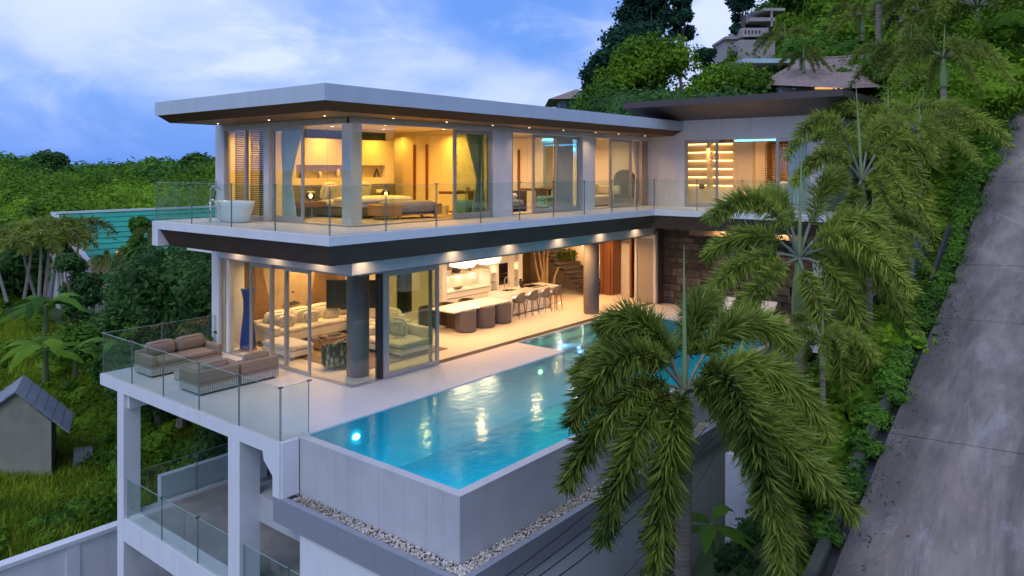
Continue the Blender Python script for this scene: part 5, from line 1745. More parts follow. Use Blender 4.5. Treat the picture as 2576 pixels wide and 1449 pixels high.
wallp('door_panel', mat('tan_panel', (.30, .2, .10), .6), (12.62, 13.5, 4.56, 4.59, Z, 6.25), parent=DF)
one(MB().lathe([(.16, 0), (.2, .012)], 0, 0, 24), 'round_wall_art', wood, 'oval timber wall piece beyond the lounge', 'wall art')
o = bpy.data.objects['round_wall_art']
o.location = (12.95, 4.55, 5.35)
o.rotation_euler = (PI / 2, 0, 0)
o.scale = (1, 2.4, 1)

# wing room
SH = thing('lit_shelving', 'cream shelving with glowing strips behind the left wing window', 'shelves', (20.2, -1.5, Z))
shm = mat('shelf_cream', (0.72, 0.60, 0.42), .6)
SX = 18.6
wallp('back', shm, (SX, SX + .06, -2.6, -0.1, Z, 6.93), parent=SH)
for k in range(6):
    zz = Z + .80 + k * .36
    for a, c_ in ((-0.15, -1.28), (-1.44, -2.46)):
        wallp('shelf', shm, (SX - .30, SX, c_, a, zz, zz + .03), parent=SH)
        wallp('led_strip', emat('led_amber', (1, .58, .22), 7), (SX - .05, SX - .03, c_ + .03, a - .03, zz - .03, zz - .004), parent=SH)
wallp('upright', shm, (SX - .32, SX, -1.44, -1.28, Z, 6.93), (SX - .32, SX, -2.58, -2.46, Z, 6.93), (SX - .32, SX, -0.15, -.1, Z, 6.93), parent=SH)
wallp('cupboard', white2, (SX - .40, SX, -2.46, -0.15, Z, Z + .62), parent=SH)
wallp('shelf_wall', mat('warm_cream', (.70, .60, .44), .7), (SX - .3, SX + .1, -3.3, -2.58, Z1, 6.95))
lamp('shelf_wash', (SX - .6, -1.4, 6.6), 10, (1, .6, .25), .3, spread=160, parent=SH)
one(MB().lathe([(.08, Z + .621), (.14, Z + .72), (.10, Z + .85)], SX - .2, -1.0, 14), 'flower_pot', mat('pot_brown', (.2, .12, .07), .7), 'small brown pot on the cupboard below the lit shelves', 'pot')
blind('brown timber blind deep in the wing room between the shelves and the framed windows', 'x', 19.6, -4.25, -3.35, Z + .3, 6.72, step=.075)
IW = thing('internal_window', 'brown framed interior windows behind the wing sofa', 'window', (20.3, -6, Z))
bf = mat('brown_window_frame', (.14, .07, .035), .5)
wallp('frame', bf, (20.25, 20.33, -6.9, -3.2, Z + .95, Z + 1.03), (20.25, 20.33, -6.9, -3.2, 6.72, 6.82), (20.25, 20.33, -3.35, -3.2, Z + 1.03, 6.72), (20.25, 20.33, -4.25, -4.1, Z + 1.03, 6.72), (20.25, 20.33, -5.2, -5.05, Z + 1.03, 6.72), parent=IW)
wallp('pane', mat('amber_panel', (.62, .42, .2), .5), (20.34, 20.36, -6.9, -3.25, Z + 1.0, 6.75), parent=IW)
CL = MB().box(15.75, 15.8, -5.6, -3.6, 6.70, 6.755)
one(CL, 'cove_light', emat('led_cyan3', (0.08, 0.55, 1.0), 5), 'cyan cove light along the ceiling edge of the wing room', 'light')
WSF = thing('wing_sofa', 'grey white sofa behind the wing window', 'sofa', (17.2, -5.8, Z))
wallp('base', greyfab, (16.4, 17.6, -6.8, -4.9, Z + .05, Z + .42), parent=WSF, bevel=.05)
wallp('backrest', greyfab, (17.4, 17.65, -6.8, -4.9, Z + .42, Z + .92), parent=WSF, bevel=.05)
nv = mat('navy_stripe', (.05, .06, .08), .9)
cushion_thing('white cushion with navy stripes left of the window post on the wing sofa', (17.1, -5.1, Z + .72), .2, -1.2, whitefab, nv, cat='cushion')
cushion_thing('white cushion with navy stripes right of the window post on the wing sofa', (17.1, -5.9, Z + .72), .2, -1.4, whitefab, nv, cat='cushion')

# ================================================================== TERRAIN
def road_z(x):
    xs_ = [-30, -8, -1.56, 0.64, 4.72, 8.65, 12.25, 17.12, 24, 40, 60]
    zs_ = [-9.0, -2.4, -0.15, 0.62, 1.95, 3.25, 4.75, 6.80, 9.6, 14, 18]
    return np.interp(x, xs_, zs_)


ctl = []


def cp(u, v, d):
    ctl.append(at(u, v, d))


def cw(x, y, z):
    ctl.append(np.array([x, y, z], float))


# left valley
for a in ((50, 1245, 26), (300, 1330, 22.5), (560, 1250, 24), (250, 1080, 32), (100, 880, 42), (330, 850, 42), (20, 780, 50), (300, 740, 55), (500, 760, 50), (100, 640, 70), (400, 620, 85), (-300, 640, 70), (-300, 900, 35), (-400, 1300, 22),
          (60, 490, 130), (300, 500, 130), (520, 490, 140), (800, 490, 150), (100, 450, 220), (400, 450, 230), (-400, 460, 200), (-900, 470, 150), (900, 450, 230), (1200, 420, 160), (700, 600, 80), (700, 900, 33), (900, 1050, 27)):
    cp(*a)
for a in ((-12, -15, -3.5), (-30, -10, -6), (-15, 0, -6.8), (-4, 0, -8), (4, 3, -8), (10, 3, -6), (0, 7.6, -6.6), (8, 9, -4), (14, 9.5, -2.0), (20, 10, 1.5), (23, 2, 3.2), (-40, 30, -7), (-60, -30, -8), (0, -50, -4), (-30, -50, -8), (40, -60, 10)):
    cw(*a)
# right hill
for a in ((1400, 300, 60), (1500, 330, 48), (1700, 300, 60), (1900, 250, 62), (2100, 230, 55), (2250, 250, 45), (1850, 200, 90), (2000, 120, 110), (2200, 60, 100), (2450, 60, 80), (2700, 0, 90), (2150, -200, 160), (2400, -300, 140), (1650, 345, 120), (1760, 330, 90), (1780, 300, 125), (1700, 350, 220), (1800, 320, 260), (1600, 370, 300), (1850, 230, 150), (1450, 360, 100), (1300, 400, 130),
          (2900, 100, 50), (3300, -100, 120)):
    cp(*a)
ctl = np.array(ctl)


def G0(x, y):
    x = np.atleast_1d(np.asarray(x, float))
    y = np.atleast_1d(np.asarray(y, float))
    num = np.zeros_like(x)
    den = np.zeros_like(x)
    for c in ctl:
        d2 = (x - c[0]) ** 2 + (y - c[1]) ** 2
        w_ = 1.0 / (d2 + 4.0) ** 1.6
        num += w_ * c[2]
        den += w_
    z = num / den
    z += 0.35 * np.sin(x * .35 + 1.3 * np.sin(y * .2)) * np.cos(y * .31) * np.clip((np.hypot(x - 5, y - 2) - 16) / 20, 0, 1)
    # garden strip and ramp to the right of the villa
    yy = y
    rz = road_z(x)
    t = np.clip((yy + 7.2) / (-12.1 + 7.2), 0, 1)
    low = np.interp(x, [-14, -4, 8, 16, 24, 40], [-7.2, -6.2, -2.6, 1.0, 6.5, 12])
    gz = low * (1 - t) + (rz - 0.35) * t
    m = np.clip((-6.6 - yy) / 1.2, 0, 1) * np.clip((x + 12) / 4, 0, 1) * np.clip((34 - x) / 10, 0, 1) * np.clip((yy + 22) / 4, 0, 1)
    gz = np.where(yy < -12.2, rz - 0.55, gz)
    return z * (1 - m) + gz * m


def G(x, y):
    return float(G0(x, y)[0])


na = 300
rad = np.concatenate([np.linspace(1.5, 60, 110), np.geomspace(61, 900, 60)])
aa = np.linspace(0, 2 * PI, na, endpoint=False)
gx = (CX + rad[:, None] * np.cos(aa)[None]).ravel()
gy = (CY + rad[:, None] * np.sin(aa)[None]).ravel()
gz = G0(gx, gy)
ins = (gx > -3.3) & (gx < 15.5) & (gy > -6.9) & (gy < 6.8)
gz = np.where(ins, np.minimum(gz, -8.2), gz)
ins = (gy < 8.35) & (gx < 8) & (gx > -30) & ((gy > -6.9) | (gx < -6)) & (gy > -30)
gz = np.where(ins, np.minimum(gz, -9.3), gz)
me = bpy.data.meshes.new('ground')
nr = len(rad)
F_ = [(i * na + k, (i + 1) * na + k, (i + 1) * na + (k + 1) % na, i * na + (k + 1) % na) for i in range(nr - 1) for k in range(na)]
me.from_pydata(np.stack([gx, gy, gz], 1).tolist(), [], F_)
me.polygons.foreach_set('use_smooth', [True] * len(me.polygons))
me.materials.append(groundm)
go = bpy.data.objects.new('ground', me)
COL.objects.link(go)
go['kind'] = 'structure'

# distant hills
hb = MB()
for (u, v, d, w_, n_) in ((560, 398, 700, 900, 40), (650, 405, 850, 900, 40), (250, 418, 800, 1400, 50)):
    pts = []
    for i in range(n_ + 1):
        uu = u - w_ / 2 + w_ * i / n_
        hh = (427 - v) * math.exp(-((i / n_ - .5) * 3.2) ** 2) + 4 * math.sin(i * .7) * math.exp(-((i / n_ - .5) * 3) ** 2)
        pts.append((uu, 427 - hh, d))
    vs = [at(*p) for p in pts] + [at(p[0], 470, p[2]) for p in pts] + [at(p[0], 440, p[2] + 300) for p in pts]
    m_ = n_ + 1
    hb.add(vs, [(i, m_ + i, m_ + i + 1, i + 1) for i in range(n_)] + [(i, i + 1, 2 * m_ + i + 1, 2 * m_ + i) for i in range(n_)])
tag(hb.build('distant_hills', mat('far_hill', (0.06, 0.13, 0.12), .95, var=.2, vscale=.02)), kind='structure')

# ---- ramp road: one slab per joint
RD = MB()
jl = [-9.0, -4.2, -1.9, 1.85, 6.05, 8.75, 13.4, 16.6, 20.5, 25, 30, 36]
for i, (a, b_) in enumerate(zip(jl[:-1], jl[1:])):
    n_ = 6
    vs = []
    for j in range(n_ + 1):
        xq = a + 0.012 + (b_ - a - 0.024) * j / n_
        sk = 0.10
        for y, dx in ((-12.25, 0), (-14.0, sk * 1.0), (-18.5, sk * 3)):
            x_ = xq + dx
            vs.append((x_, y, float(road_z(x_)) - 0.0 + (0.02 if y == -14.0 else 0)))
    fs = []
    for j in range(n_):
        for k in range(2):
            q = j * 3 + k
            fs.append((q, q + 1, q + 4, q + 3)[::-1])
    base_ = len(vs)
    vs += [(x, y, z - .25) for x, y, z in vs]
    rim = [j * 3 for j in range(n_ + 1)]
    for p, q in zip(rim[:-1], rim[1:]):
        fs.append((p, q, q + base_, p + base_))
    for st in (0, n_ * 3):
        for k in range(2):
            fs.append((st + k, st + k + 1, st + k + 1 + base_, st + k + base_))
    o = MB().add(vs, fs).build('ramp_road' if i == 0 else 'slab', roadm, None if i == 0 else ROAD)
    if i == 0:
        ROAD = o
        ROAD['kind'] = 'structure'
RB = MB()
n_ = 40
vs = []
for j in range(n_ + 1):
    x_ = -9 + 45 * j / n_
    vs += [(x_, -12.2, float(road_z(x_)) - .09), (x_ + .3, -18.6, float(road_z(x_ + .3)) - .09)]
RB.add(vs, [(2 * j, 2 * j + 2, 2 * j + 3, 2 * j + 1)[::-1] for j in range(n_)])
RB.build('road_bed', mat('joint_dark', (.03, .03, .03), .9), ROAD)
# gutter and kerb
for nm, y0, y1, dz, m_, i0, i1 in (('gutter', -12.24, -12.06, -0.10, mat('wet_gutter', (0.018, 0.018, 0.018), .35), 0, 44), ('kerb', -12.06, -11.90, 0.05, kerbm, 0, 44)):
    k = MB()
    for j in range(i0, i1):
        xa, xb = -9 + j, -9 + j + 1 - (0.012 if nm == 'kerb' else 0)
        wob = lambda x: 0.035 * math.sin(x * 1.7) + 0.02 * math.sin(x * 4.1)
        za, zb = float(road_z(xa)) + dz, float(road_z(xb)) + dz
        vs = [(xa, y0 + wob(xa) * (nm == 'kerb'), za), (xb, y0 + wob(xb) * (nm == 'kerb'), zb), (xb, y1 + wob(xb), zb), (xa, y1 + wob(xa), za)]
        vs += [(x, y, z - .45) for x, y, z in vs]
        seg_ = MB().add(vs, [(0, 1, 2, 3), (0, 4, 5, 1), (1, 5, 6, 2), (2, 6, 7, 3), (3, 7, 4, 0)])
        k.add(seg_.v, seg_.f)
        if nm == 'kerb':
            seg_.build('kerbstone', m_, ROAD)
    if nm == 'gutter':
        k.build(nm, m_, ROAD)

nl = 650
lx = rng.uniform(-2.5, 24, nl)
ly = -12.26 - np.abs(rng.normal(0, .28, nl))
la = rng.uniform(0, 2 * PI, nl)
ls = rng.uniform(.008, .026, nl)
lz = road_z(lx) + .012
sl = .38
P4 = []
for sx, sy in ((-1, -.4), (1, -.35), (.9, .4), (-.8, .45)):
    ox = (np.cos(la) * sx - np.sin(la) * sy) * ls
    oy = (np.sin(la) * sx + np.cos(la) * sy) * ls
    P4.append(np.stack([lx + ox, ly + oy, lz + ox * sl + rng.uniform(0, .01, nl)], 1))
tag(npmesh('leaf_litter', np.stack(P4, 1).reshape(-1, 3), 4, leafmat('litter', (.03, .022, .012), (.17, .12, .05)), None, rnd=rng.random(nl)), 'fallen leaves scattered along the left edge of the concrete ramp', 'leaf litter', kind='stuff')

# ---- small walls near the garden
GW = thing('garden_wall', 'white garden retaining wall behind the front palm near the bottom edge', 'wall', (2, -9, -4))
wallp('wall', white, (-2.2, 9.0, -8.75, -8.55, -9, -2.9), parent=GW)
wallp('wall', white, (3.0, 3.2, -11.0, -8.75, -6, -0.5), parent=GW)
GP = thing('grey_gate_pier', 'brown timber pier standing at the corner below the grey pool ledge', 'pier', (-1, -7.4, -6))
wallp('post', redwood, (-0.35, 0.15, -8.0, -7.5, -9, -2.7), parent=GP)
SGN = thing('blue_panel', 'smooth blue grey sheet leaning between the palms and the ramp', 'panel', (9.5, -11.4, 2.5))
wallp('sheet', mat('blue_sheet', (.13, .22, .32), .5), (8.6, 11.6, -11.3, -11.2, 1.0, 3.9), parent=SGN)
UT_ = thing('utility_box', 'pale louvred box half hidden between the palms', 'box', (9.3, -8.6, 1))
wallp('body', white2, (9.6, 10.5, -9.0, -8.5, 0.4, 3.0), parent=UT_)
BRR = thing('black_barrier', 'black sloping barrier sheet on the edge of the ramp', 'barrier', (9, -12, 3))
vs = [(7.2, -11.95, float(road_z(7.2)) - .2), (9.6, -11.95, float(road_z(9.6)) - .2), (9.6, -11.95, float(road_z(9.6)) + .62), (7.2, -11.95, float(road_z(7.2)) + .30)]
vs += [(x, y + .06, z) for x, y, z in vs]
MB().add(vs, [(0, 1, 2, 3), (4, 7, 6, 5), (3, 2, 6, 7), (0, 3, 7, 4), (1, 5, 6, 2)]).build('sheet', blackmat, BRR)

# ---- perimeter wall lower left
PW = thing('perimeter_wall', 'white panelled boundary wall crossing the lower left corner', 'wall', (-6, 8, -8))
wallp('coping', white, (-26, 6, 7.9, 8.25, -5.12, -5.0), parent=PW)
wallp('body', white, (-26, 6, 8.0, 8.15, -9, -5.12), parent=PW)
for x in np.arange(-25.5, 6, 3.1):
    wallp('pilaster', white, (x, x + .35, 7.93, 8.0, -9, -5.12), parent=PW)

# ================================================================== PALMS
def frond_mesh(name, P0, P1, P2, n, ll, width=0.027, tstart=0.18, bush=.9, seed=0):
    r_ = np.random.default_rng(seed)
    P0, P1, P2 = map(lambda q: np.asarray(q, float), (P0, P1, P2))
    t = tstart + (1 - tstart) * (r_.random(n) ** 0.9)
    B_ = ((1 - t) ** 2)[:, None] * P0 + (2 * t * (1 - t))[:, None] * P1 + (t ** 2)[:, None] * P2
    T_ = (2 * (1 - t))[:, None] * (P1 - P0) + (2 * t)[:, None] * (P2 - P1)
    T_ /= np.linalg.norm(T_, axis=1, keepdims=True)
    up = np.array([0, 0, 1.0])
    Sd = np.cross(T_, up)
    Sd /= np.linalg.norm(Sd, axis=1, keepdims=True) + 1e-6
    Nn = np.cross(Sd, T_)
    phi = r_.uniform(0, 2 * PI, n)
    # fewer leaflets straight below
    radial = np.cos(phi)[:, None] * Sd + (np.sin(phi) * bush)[:, None] * Nn
    radial /= np.linalg.norm(radial, axis=1, keepdims=True) + 1e-6
    D_1 = T_ * r_.uniform(0.3, 0.8, (n, 1)) + radial
    D_1 /= np.linalg.norm(D_1, axis=1, keepdims=True)
    L = ll * 1.0 * (0.5 + 0.5 * np.sin(PI * np.clip((t - tstart) / (1 - tstart) * .85 + .12, 0, 1))) * r_.uniform(.5, 1.2, n)
    w_ = width * r_.uniform(.8, 1.2, n)
    mid = B_ + D_1 * (L * .55)[:, None] + np.array([0, 0, -1]) * (L * .05)[:, None]
    D_2 = D_1 * 0.95 + np.array([0, 0, -0.22]) + r_.normal(0, .12, (n, 3))
    D_2 /= np.linalg.norm(D_2, axis=1, keepdims=True)
    tip = mid + D_2 * (L * .5)[:, None]
    cr_ = np.cross(D_1, radial + r_.normal(0, .4, (n, 3)))
    cr_ /= np.linalg.norm(cr_, axis=1, keepdims=True) + 1e-6
    a = B_ - cr_ * (w_ * .3)[:, None]
    b = B_ + cr_ * (w_ * .3)[:, None]
    c = mid + cr_ * (w_ * .55)[:, None]
    d = mid - cr_ * (w_ * .55)[:, None]
    tr1 = np.stack([a, b, c], 1)
    tr2 = np.stack([a, c, d], 1)
    tr3 = np.stack([d, c, tip], 1)
    V_ = np.stack([tr1, tr2, tr3], 1).reshape(-1, 3)
    rnd = np.repeat(np.clip(r_.normal(.45, .25, n), 0, 1), 3)
    o = npmesh(name, V_, 3, lf_palm, None, rnd=rnd)
    # rachis
    tt = np.linspace(0, 1, 12)
    pts = [tuple(((1 - q) ** 2) * P0 + 2 * q * (1 - q) * P1 + q * q * P2) for q in tt]
    rb = MB().tube(pts, list(np.linspace(.036, .008, 12)), 6).build('rachis', petiole, None)
    rb.parent = o
    return o


def S3(du, dv, dd, d0):
    """offset in metres for a picture offset (du, dv) at depth d0, dd metres nearer(-)/farther(+)"""
    return RT * du / 1911 * d0 + np.array([0, 0, -dv / 1911 * d0]) + FW * dd


def palm(label, hub, base, fr, ll=.42, nleaf=900, r=0.13, shaft_len=1.3, spear=None, group='foxtail palms between the pool and the ramp', seed=1):
    hub = np.asarray(hub, float)
    base = np.asarray(base, float)
    T = thing('foxtail_palm', label, 'palm tree', tuple(base), group=group)
    dirv = (hub - base) / np.linalg.norm(hub - base)
    sh0 = hub - dirv * shaft_len
    pts = [tuple(base + (sh0 - base) * k / 30) for k in range(31)]
    rs = [r * (1.18 if k < 2 else 1.0) * (1 + 0.075 * (k % 2)) for k in range(31)]
    MB().tube(pts, rs, 16).build('trunk', ringbark, T, smooth=False)
    MB().tube([tuple(sh0 + (hub - sh0) * k / 8) for k in range(9)], [r * 1.12, r * 1.22, r * 1.22, r * 1.15, r * 1.05, r * .95, r * .8, r * .66, r * .5], 16).build('crownshaft', shaft, T, smooth=True)
    for i, (ctrl, tip) in enumerate(fr):
        f = frond_mesh('frond', (0, 0, 0), ctrl, tip, int(nleaf * 1.0), ll, seed=seed * 50 + i)
        f.parent = T
        f.location = tuple(hub - base)
    if spear is not None:
        MB().tube([tuple(hub), tuple(hub + np.array(spear) * .5), tuple(hub + np.array(spear))], [.05, .032, .006], 8).build('spear', shaft, T)
    return T


# palm 1 (nearest)
d1 = 12.6
h1 = at(1722, 985, d1)
b1 = h1 + np.array([0.0, 0.05, -5.2])
q = lambda du, dv, dd: S3(du * (.89 if du < 0 else .96), dv * .93, dd, d1)
fr1 = [
    (q(-90, -270, .2), q(-225, -150, .5)),
    (q(-170, -250, -.4), q(-330, 60, -.6)),
    (q(-180, -120, -.6), q(-345, 210, -.7)),
    (q(-150, -60, -.9), q(-255, 320, -1.1)),
    (q(-70, -60, -1.1), q(-130, 450, -1.2)),
    (q(105, -250, -1.1), q(140, 320, -2.1)),
    (q(130, -100, -1.0), q(255, 440, -1.0)),
    (q(190, -120, -.5), q(400, 330, -.5)),
    (q(210, -200, 0), q(380, 120, 0)),
    (q(160, -290, .6), q(330, -90, .8)),
    (q(60, -250, 1.0), q(150, -190, 1.9)),
    (q(-60, -190, 1.2), q(-190, -10, 2.0)),
    (q(120, -60, .8), q(300, 430, .4)),
    (q(30, -120, -1.0), q(330, 210, -1.6)),
    (q(-130, -190, .9), q(-290, 30, 1.4)),
    (q(150, -170, -.6), q(330, 260, .9)),
]
palm('foxtail palm nearest the camera with drooping bushy fronds over the pool corner', h1, b1, fr1, .46, 1900, spear=q(2, -395, .1), seed=1)
# palm 2
d2 = 16.6
h2 = at(2010, 650, d2)
b2 = h2 + np.array([0.1, 0, -6.3])
q = lambda du, dv, dd: S3(du, dv, dd, d2)
fr2 = [
    (q(-100, -230, -.5), q(-250, -105, -.8)),
    (q(-150, -60, -.4), q(-290, 140, -.6)),
    (q(-120, 10, -.8), q(-230, 180, -1.3)),
    (q(-30, 40, -1.2), q(70, 330, -1.7)),
    (q(90, -20, -1.0), q(130, 330, -1.3)),
    (q(140, -110, -.6), q(265, 210, -.6)),
    (q(150, -200, 0), q(270, -20, .3)),
    (q(90, -260, .3), q(150, -190, .9)),
    (q(-20, -230, .6), q(-50, -120, 1.8)),
    (q(-80, -120, .8), q(-190, 20, 1.6)),
    (q(110, -60, .8), q(230, 100, 1.2)),
    (q(60, -160, -1.0), q(190, 60, -1.6)),
]
palm('foxtail palm second from the camera, its trunk in front of the sun lounger', h2, b2, fr2, .42, 1050, spear=q(12, -300, .1), seed=2)
# palm 3
d3 = 20.5
h3 = at(2168, 455, d3)
b3 = h3 + np.array([0.1, 0, -6.0])
q = lambda du, dv, dd: S3(du * .88, dv * .9, dd, d3)
fr3 = [
    (q(-110, -310, -.3), q(-235, -60, -.6)),
    (q(-120, -150, -.5), q(-215, 10, -.5)),
    (q(60, -120, -.8), q(50, 160, -1.6)),
    (q(110, -160, -.3), q(170, 70, -.5)),
    (q(-60, 20, -.9), q(-150, 190, -1.3)),
    (q(60, -250, .6), q(150, -110, 1.0)),
    (q(-10, -200, 1.0), q(-60, -130, 2.0)),
    (q(130, -60, -.8), q(160, 220, -1.0)),
    (q(0, -60, -1.3), q(-10, 190, -2.0)),
    (q(100, -220, .1), q(210, -40, .2)),
]
palm('foxtail palm third from the camera, in front of the wing wall', h3, b3, fr3, .40, 850, spear=q(-12, -270, .1), seed=3)

# generic palms by copying one built upright
def generic(seed, n_f=11, R=2.6, trunk_h=6.0, ll=.42, nleaf=520, label='', loc=(0, 0, 0), group=None, name_m=None):
    r_ = np.random.default_rng(seed)
    fr_ = []
    for k in range(n_f):
        a = 2 * PI * k / n_f + r_.uniform(-.25, .25)
        e = r_.uniform(0.0, 1.0)
        out = np.array([math.cos(a), math.sin(a), 0])
        fr_.append((out * R * .5 + np.array([0, 0, R * (.25 + .45 * e)]), out * R * (1.0 - .1 * e) + np.array([0, 0, -R * .35 + R * .75 * (e - .35)])))
    hub = np.array(loc) + np.array([0, 0, trunk_h])
    return palm(label, hub, np.array(loc, float), fr_, ll, nleaf, r=.12, spear=(.05, 0, 1.5), group=group or 'palms behind the wing', seed=seed)


def gbase(u, v, d, h):
    hb_ = at(u, v, d)
    return (hb_[0], hb_[1], hb_[2] - h)


gp = generic(11, label='foxtail palm beside the black barrier on the ramp edge', loc=gbase(2322, 330, 25, 6.5), trunk_h=6.5)
P2L = [
    (2235, 330, 24, 'foxtail palm with its crown against the dark wing roof tip', .95),
    (2420, 210, 30, 'foxtail palm overhanging the upper end of the ramp', 1.1),
    (2290, 150, 36, 'palm with tall grey trunk rising at the upper right', 1.1),
    (2480, 60, 34, 'palm at the top right corner above the ramp', 1.15),
    (2390, 395, 27, 'foxtail palm low beside the middle of the ramp', .8),
    (2210, -60, 46, 'tall palm with its bare trunk cut off by the top edge, left', 1.3),
    (2268, -40, 52, 'tall palm with its bare trunk cut off by the top edge, right', 1.3),
    (2350, 90, 45, 'palm on the hillside left of the two top right palms', 1.0),
    (2440, 150, 38, 'feathery palm just above the upper end of the ramp', .9),
    (2400, 290, 27.5, 'bright feathery palm leaning over the middle of the ramp edge', .75),
    (2170, 40, 60, 'distant palm above the ridge of the shingle roof', 1.1),
    (2545, 120, 33, 'palm cut off by the right picture edge above the ramp', .95),
    (2460, 20, 30, 'tall palm leaning over the ramp at the top right', 1.15),
    (2370, 200, 32, 'palm with hanging fronds left of the top of the ramp', 1.0),
    (2500, 210, 29, 'drooping palm hanging over the top end of the ramp kerb', .8),
    (2310, 30, 48, 'hillside palm between the two bare trunks and the ramp palms', 1.1),
    (2440, 330, 27, 'small palm spilling over the ramp kerb', .6),
    (2190, 760, 18.5, 'small foxtail palm low between the second palm and the ramp', .7),
]
for i, (u, v, d, l, s_) in enumerate(P2L):
    h_ = 6.5 * s_
    loc = gbase(u, v, d, h_)
    dup(gp, loc, rot=i * 1.9 + .5, label=l, scale=s_)
for i, (x, y, l, s_) in enumerate([(2.6, -10.9, 'young palm in the planting strip right behind the nearest palm', .42), (5.6, -11.0, 'young palm in the planting strip level with the second palm', .50), (7.6, -10.6, 'young palm in the planting strip before the black barrier', .52), (11.2, -10.9, 'young palm in the planting strip just beyond the black barrier', .62), (15.5, -10.8, 'palm in the planting strip halfway up the ramp', .75)]):
    dup(gp, (x, y, G(x, y) - .1), rot=i * 1.3, label=l, scale=s_)['group'] = 'palms in the strip beside the ramp'
for i, (u, v, d, l, s_) in enumerate([(1975, 95, 62, 'slim palm in front of the beige hill house', 1.0), (2022, 150, 44, 'small brown fronded palm before the shingle roof', .6)]):
    dup(gp, gbase(u, v, d, 6.5 * s_), rot=i + 2.2, label=l, scale=s_)['group'] = 'palms beside the hill roofs'

# ================================================================== TREES
def crown(name, m, lobes, n, size, parent, origin, core=True, squash=.8):
    cs = np.array([l[:3] for l in lobes]) - np.array(origin)
    rr = np.array([l[3] for l in lobes])
    v = leafcloud(cs, rr, n, size, squash=squash, shell=.62)
    return npmesh(name, v, 4, m, parent, rnd=rng.random(n))


def tree(label, u, vtop, d, R, m, n=6000, size=.22, nl=9, group=None, name='tree', cat='tree', trunk_r=.18, lobe=.5, squash=.85, low=.35, base_z=None, core=True):
    top = at(u, vtop, d)
    bz = G(top[0], top[1]) if base_z is None else base_z
    base = np.array([top[0], top[1], min(bz, top[2] - 1.2)])
    h = top[2] - base[2]
    T = thing(name, label, cat, tuple(base), group=group)
    lr0 = R * .5
    lobes = [(base[0], base[1], base[2] + h - lr0 * squash, lr0)]
    b = MB()
    limb(b, base, base + np.array([0, 0, h * .8]), trunk_r, trunk_r * .35, .12)
    for k in range(nl):
        a = 2 * PI * k / nl * 1.618 * 2 + rng.uniform(-.4, .4)
        f = (k + .5) / nl
        lr = R * lobe * rng.uniform(.7, 1.15)
        z = h * (low + (1 - low) * rng.random() ** .8)
        z = min(z, h - lr * squash * 1.05)
        rr = R * (1 - .45 * max(0, (z / h - .55) / .45)) * rng.uniform(.35, .95) - lr * .3
        p = (base[0] + rr * math.cos(a), base[1] + rr * math.sin(a), base[2] + max(z, lr * .7))
        lobes.append((*p, lr))
        limb(b, base + np.array([0, 0, h * rng.uniform(.2, .45)]), p, trunk_r * .4, trunk_r * .12, .1, n=4, seg=5)
    b.build('trunk', bark, T)
    cs = np.array([l[:3] for l in lobes]) - base
    rr = np.array([l[3] for l in lobes])
    v = leafcloud(cs, rr, n, size, squash=squash, shell=.7)
    cr_ = npmesh('crown', v, 4, m, T, rnd=rng.random(n))
    if core:
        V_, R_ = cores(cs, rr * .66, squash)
        npmesh('crown_core', V_, 3, m, cr_, rnd=R_)  # solid leaf-coloured core added inside the crown to block light
    return T


def ico2():
    vs_ = [tuple(q) for q in ico / np.linalg.norm(ico, axis=1, keepdims=True)]
    fs_ = list(icf)
    for _ in range(2):
        nf, mid = [], {}

        def md(a, b):
            key = (min(a, b), max(a, b))
            if key not in mid:
                p = np.array(vs_[a]) + np.array(vs_[b])
                vs_.append(tuple(p / np.linalg.norm(p)))
                mid[key] = len(vs_) - 1
            return mid[key]
        for a, b, c in fs_:
            ab, bc, ca_ = md(a, b), md(b, c), md(c, a)
            nf += [(a, ab, ca_), (b, bc, ab), (c, ca_, bc), (ab, bc, ca_)]
        fs_ = nf
    return np.array(vs_), np.array(fs_)


IV, IF = ico2()


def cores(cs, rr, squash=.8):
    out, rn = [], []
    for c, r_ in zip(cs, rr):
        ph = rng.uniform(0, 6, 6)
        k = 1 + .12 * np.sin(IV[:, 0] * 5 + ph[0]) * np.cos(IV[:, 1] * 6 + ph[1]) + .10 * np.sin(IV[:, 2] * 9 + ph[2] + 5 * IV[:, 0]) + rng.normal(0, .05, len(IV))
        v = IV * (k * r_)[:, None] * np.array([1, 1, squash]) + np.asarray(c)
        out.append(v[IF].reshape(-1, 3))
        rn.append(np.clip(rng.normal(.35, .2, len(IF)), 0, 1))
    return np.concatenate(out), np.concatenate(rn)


# mass vegetation as joined stuff : scatter of clumps over the ground seen from the camera
WIN = []   # places that must stay in view: (u0, u1, v0, v1, nearer than)


def pix(p):
    q = np.asarray(p, float) - np.array([CX, CY, CZ])
    d = q @ FW
    return 1288 + 1911 * (q @ RT) / d, 427 - 1911 * q[2] / d, d


def clear(pts):
    out = []
    for p in pts:
        u, v, d = pix(p[:3])
        rp = 1911 * p[3] / d * .8
        if not any(u + rp > w[0] and u - rp < w[1] and v + rp > w[2] and v - rp < w[3] and d < w[4] for w in WIN):
            out.append(p)
    return out


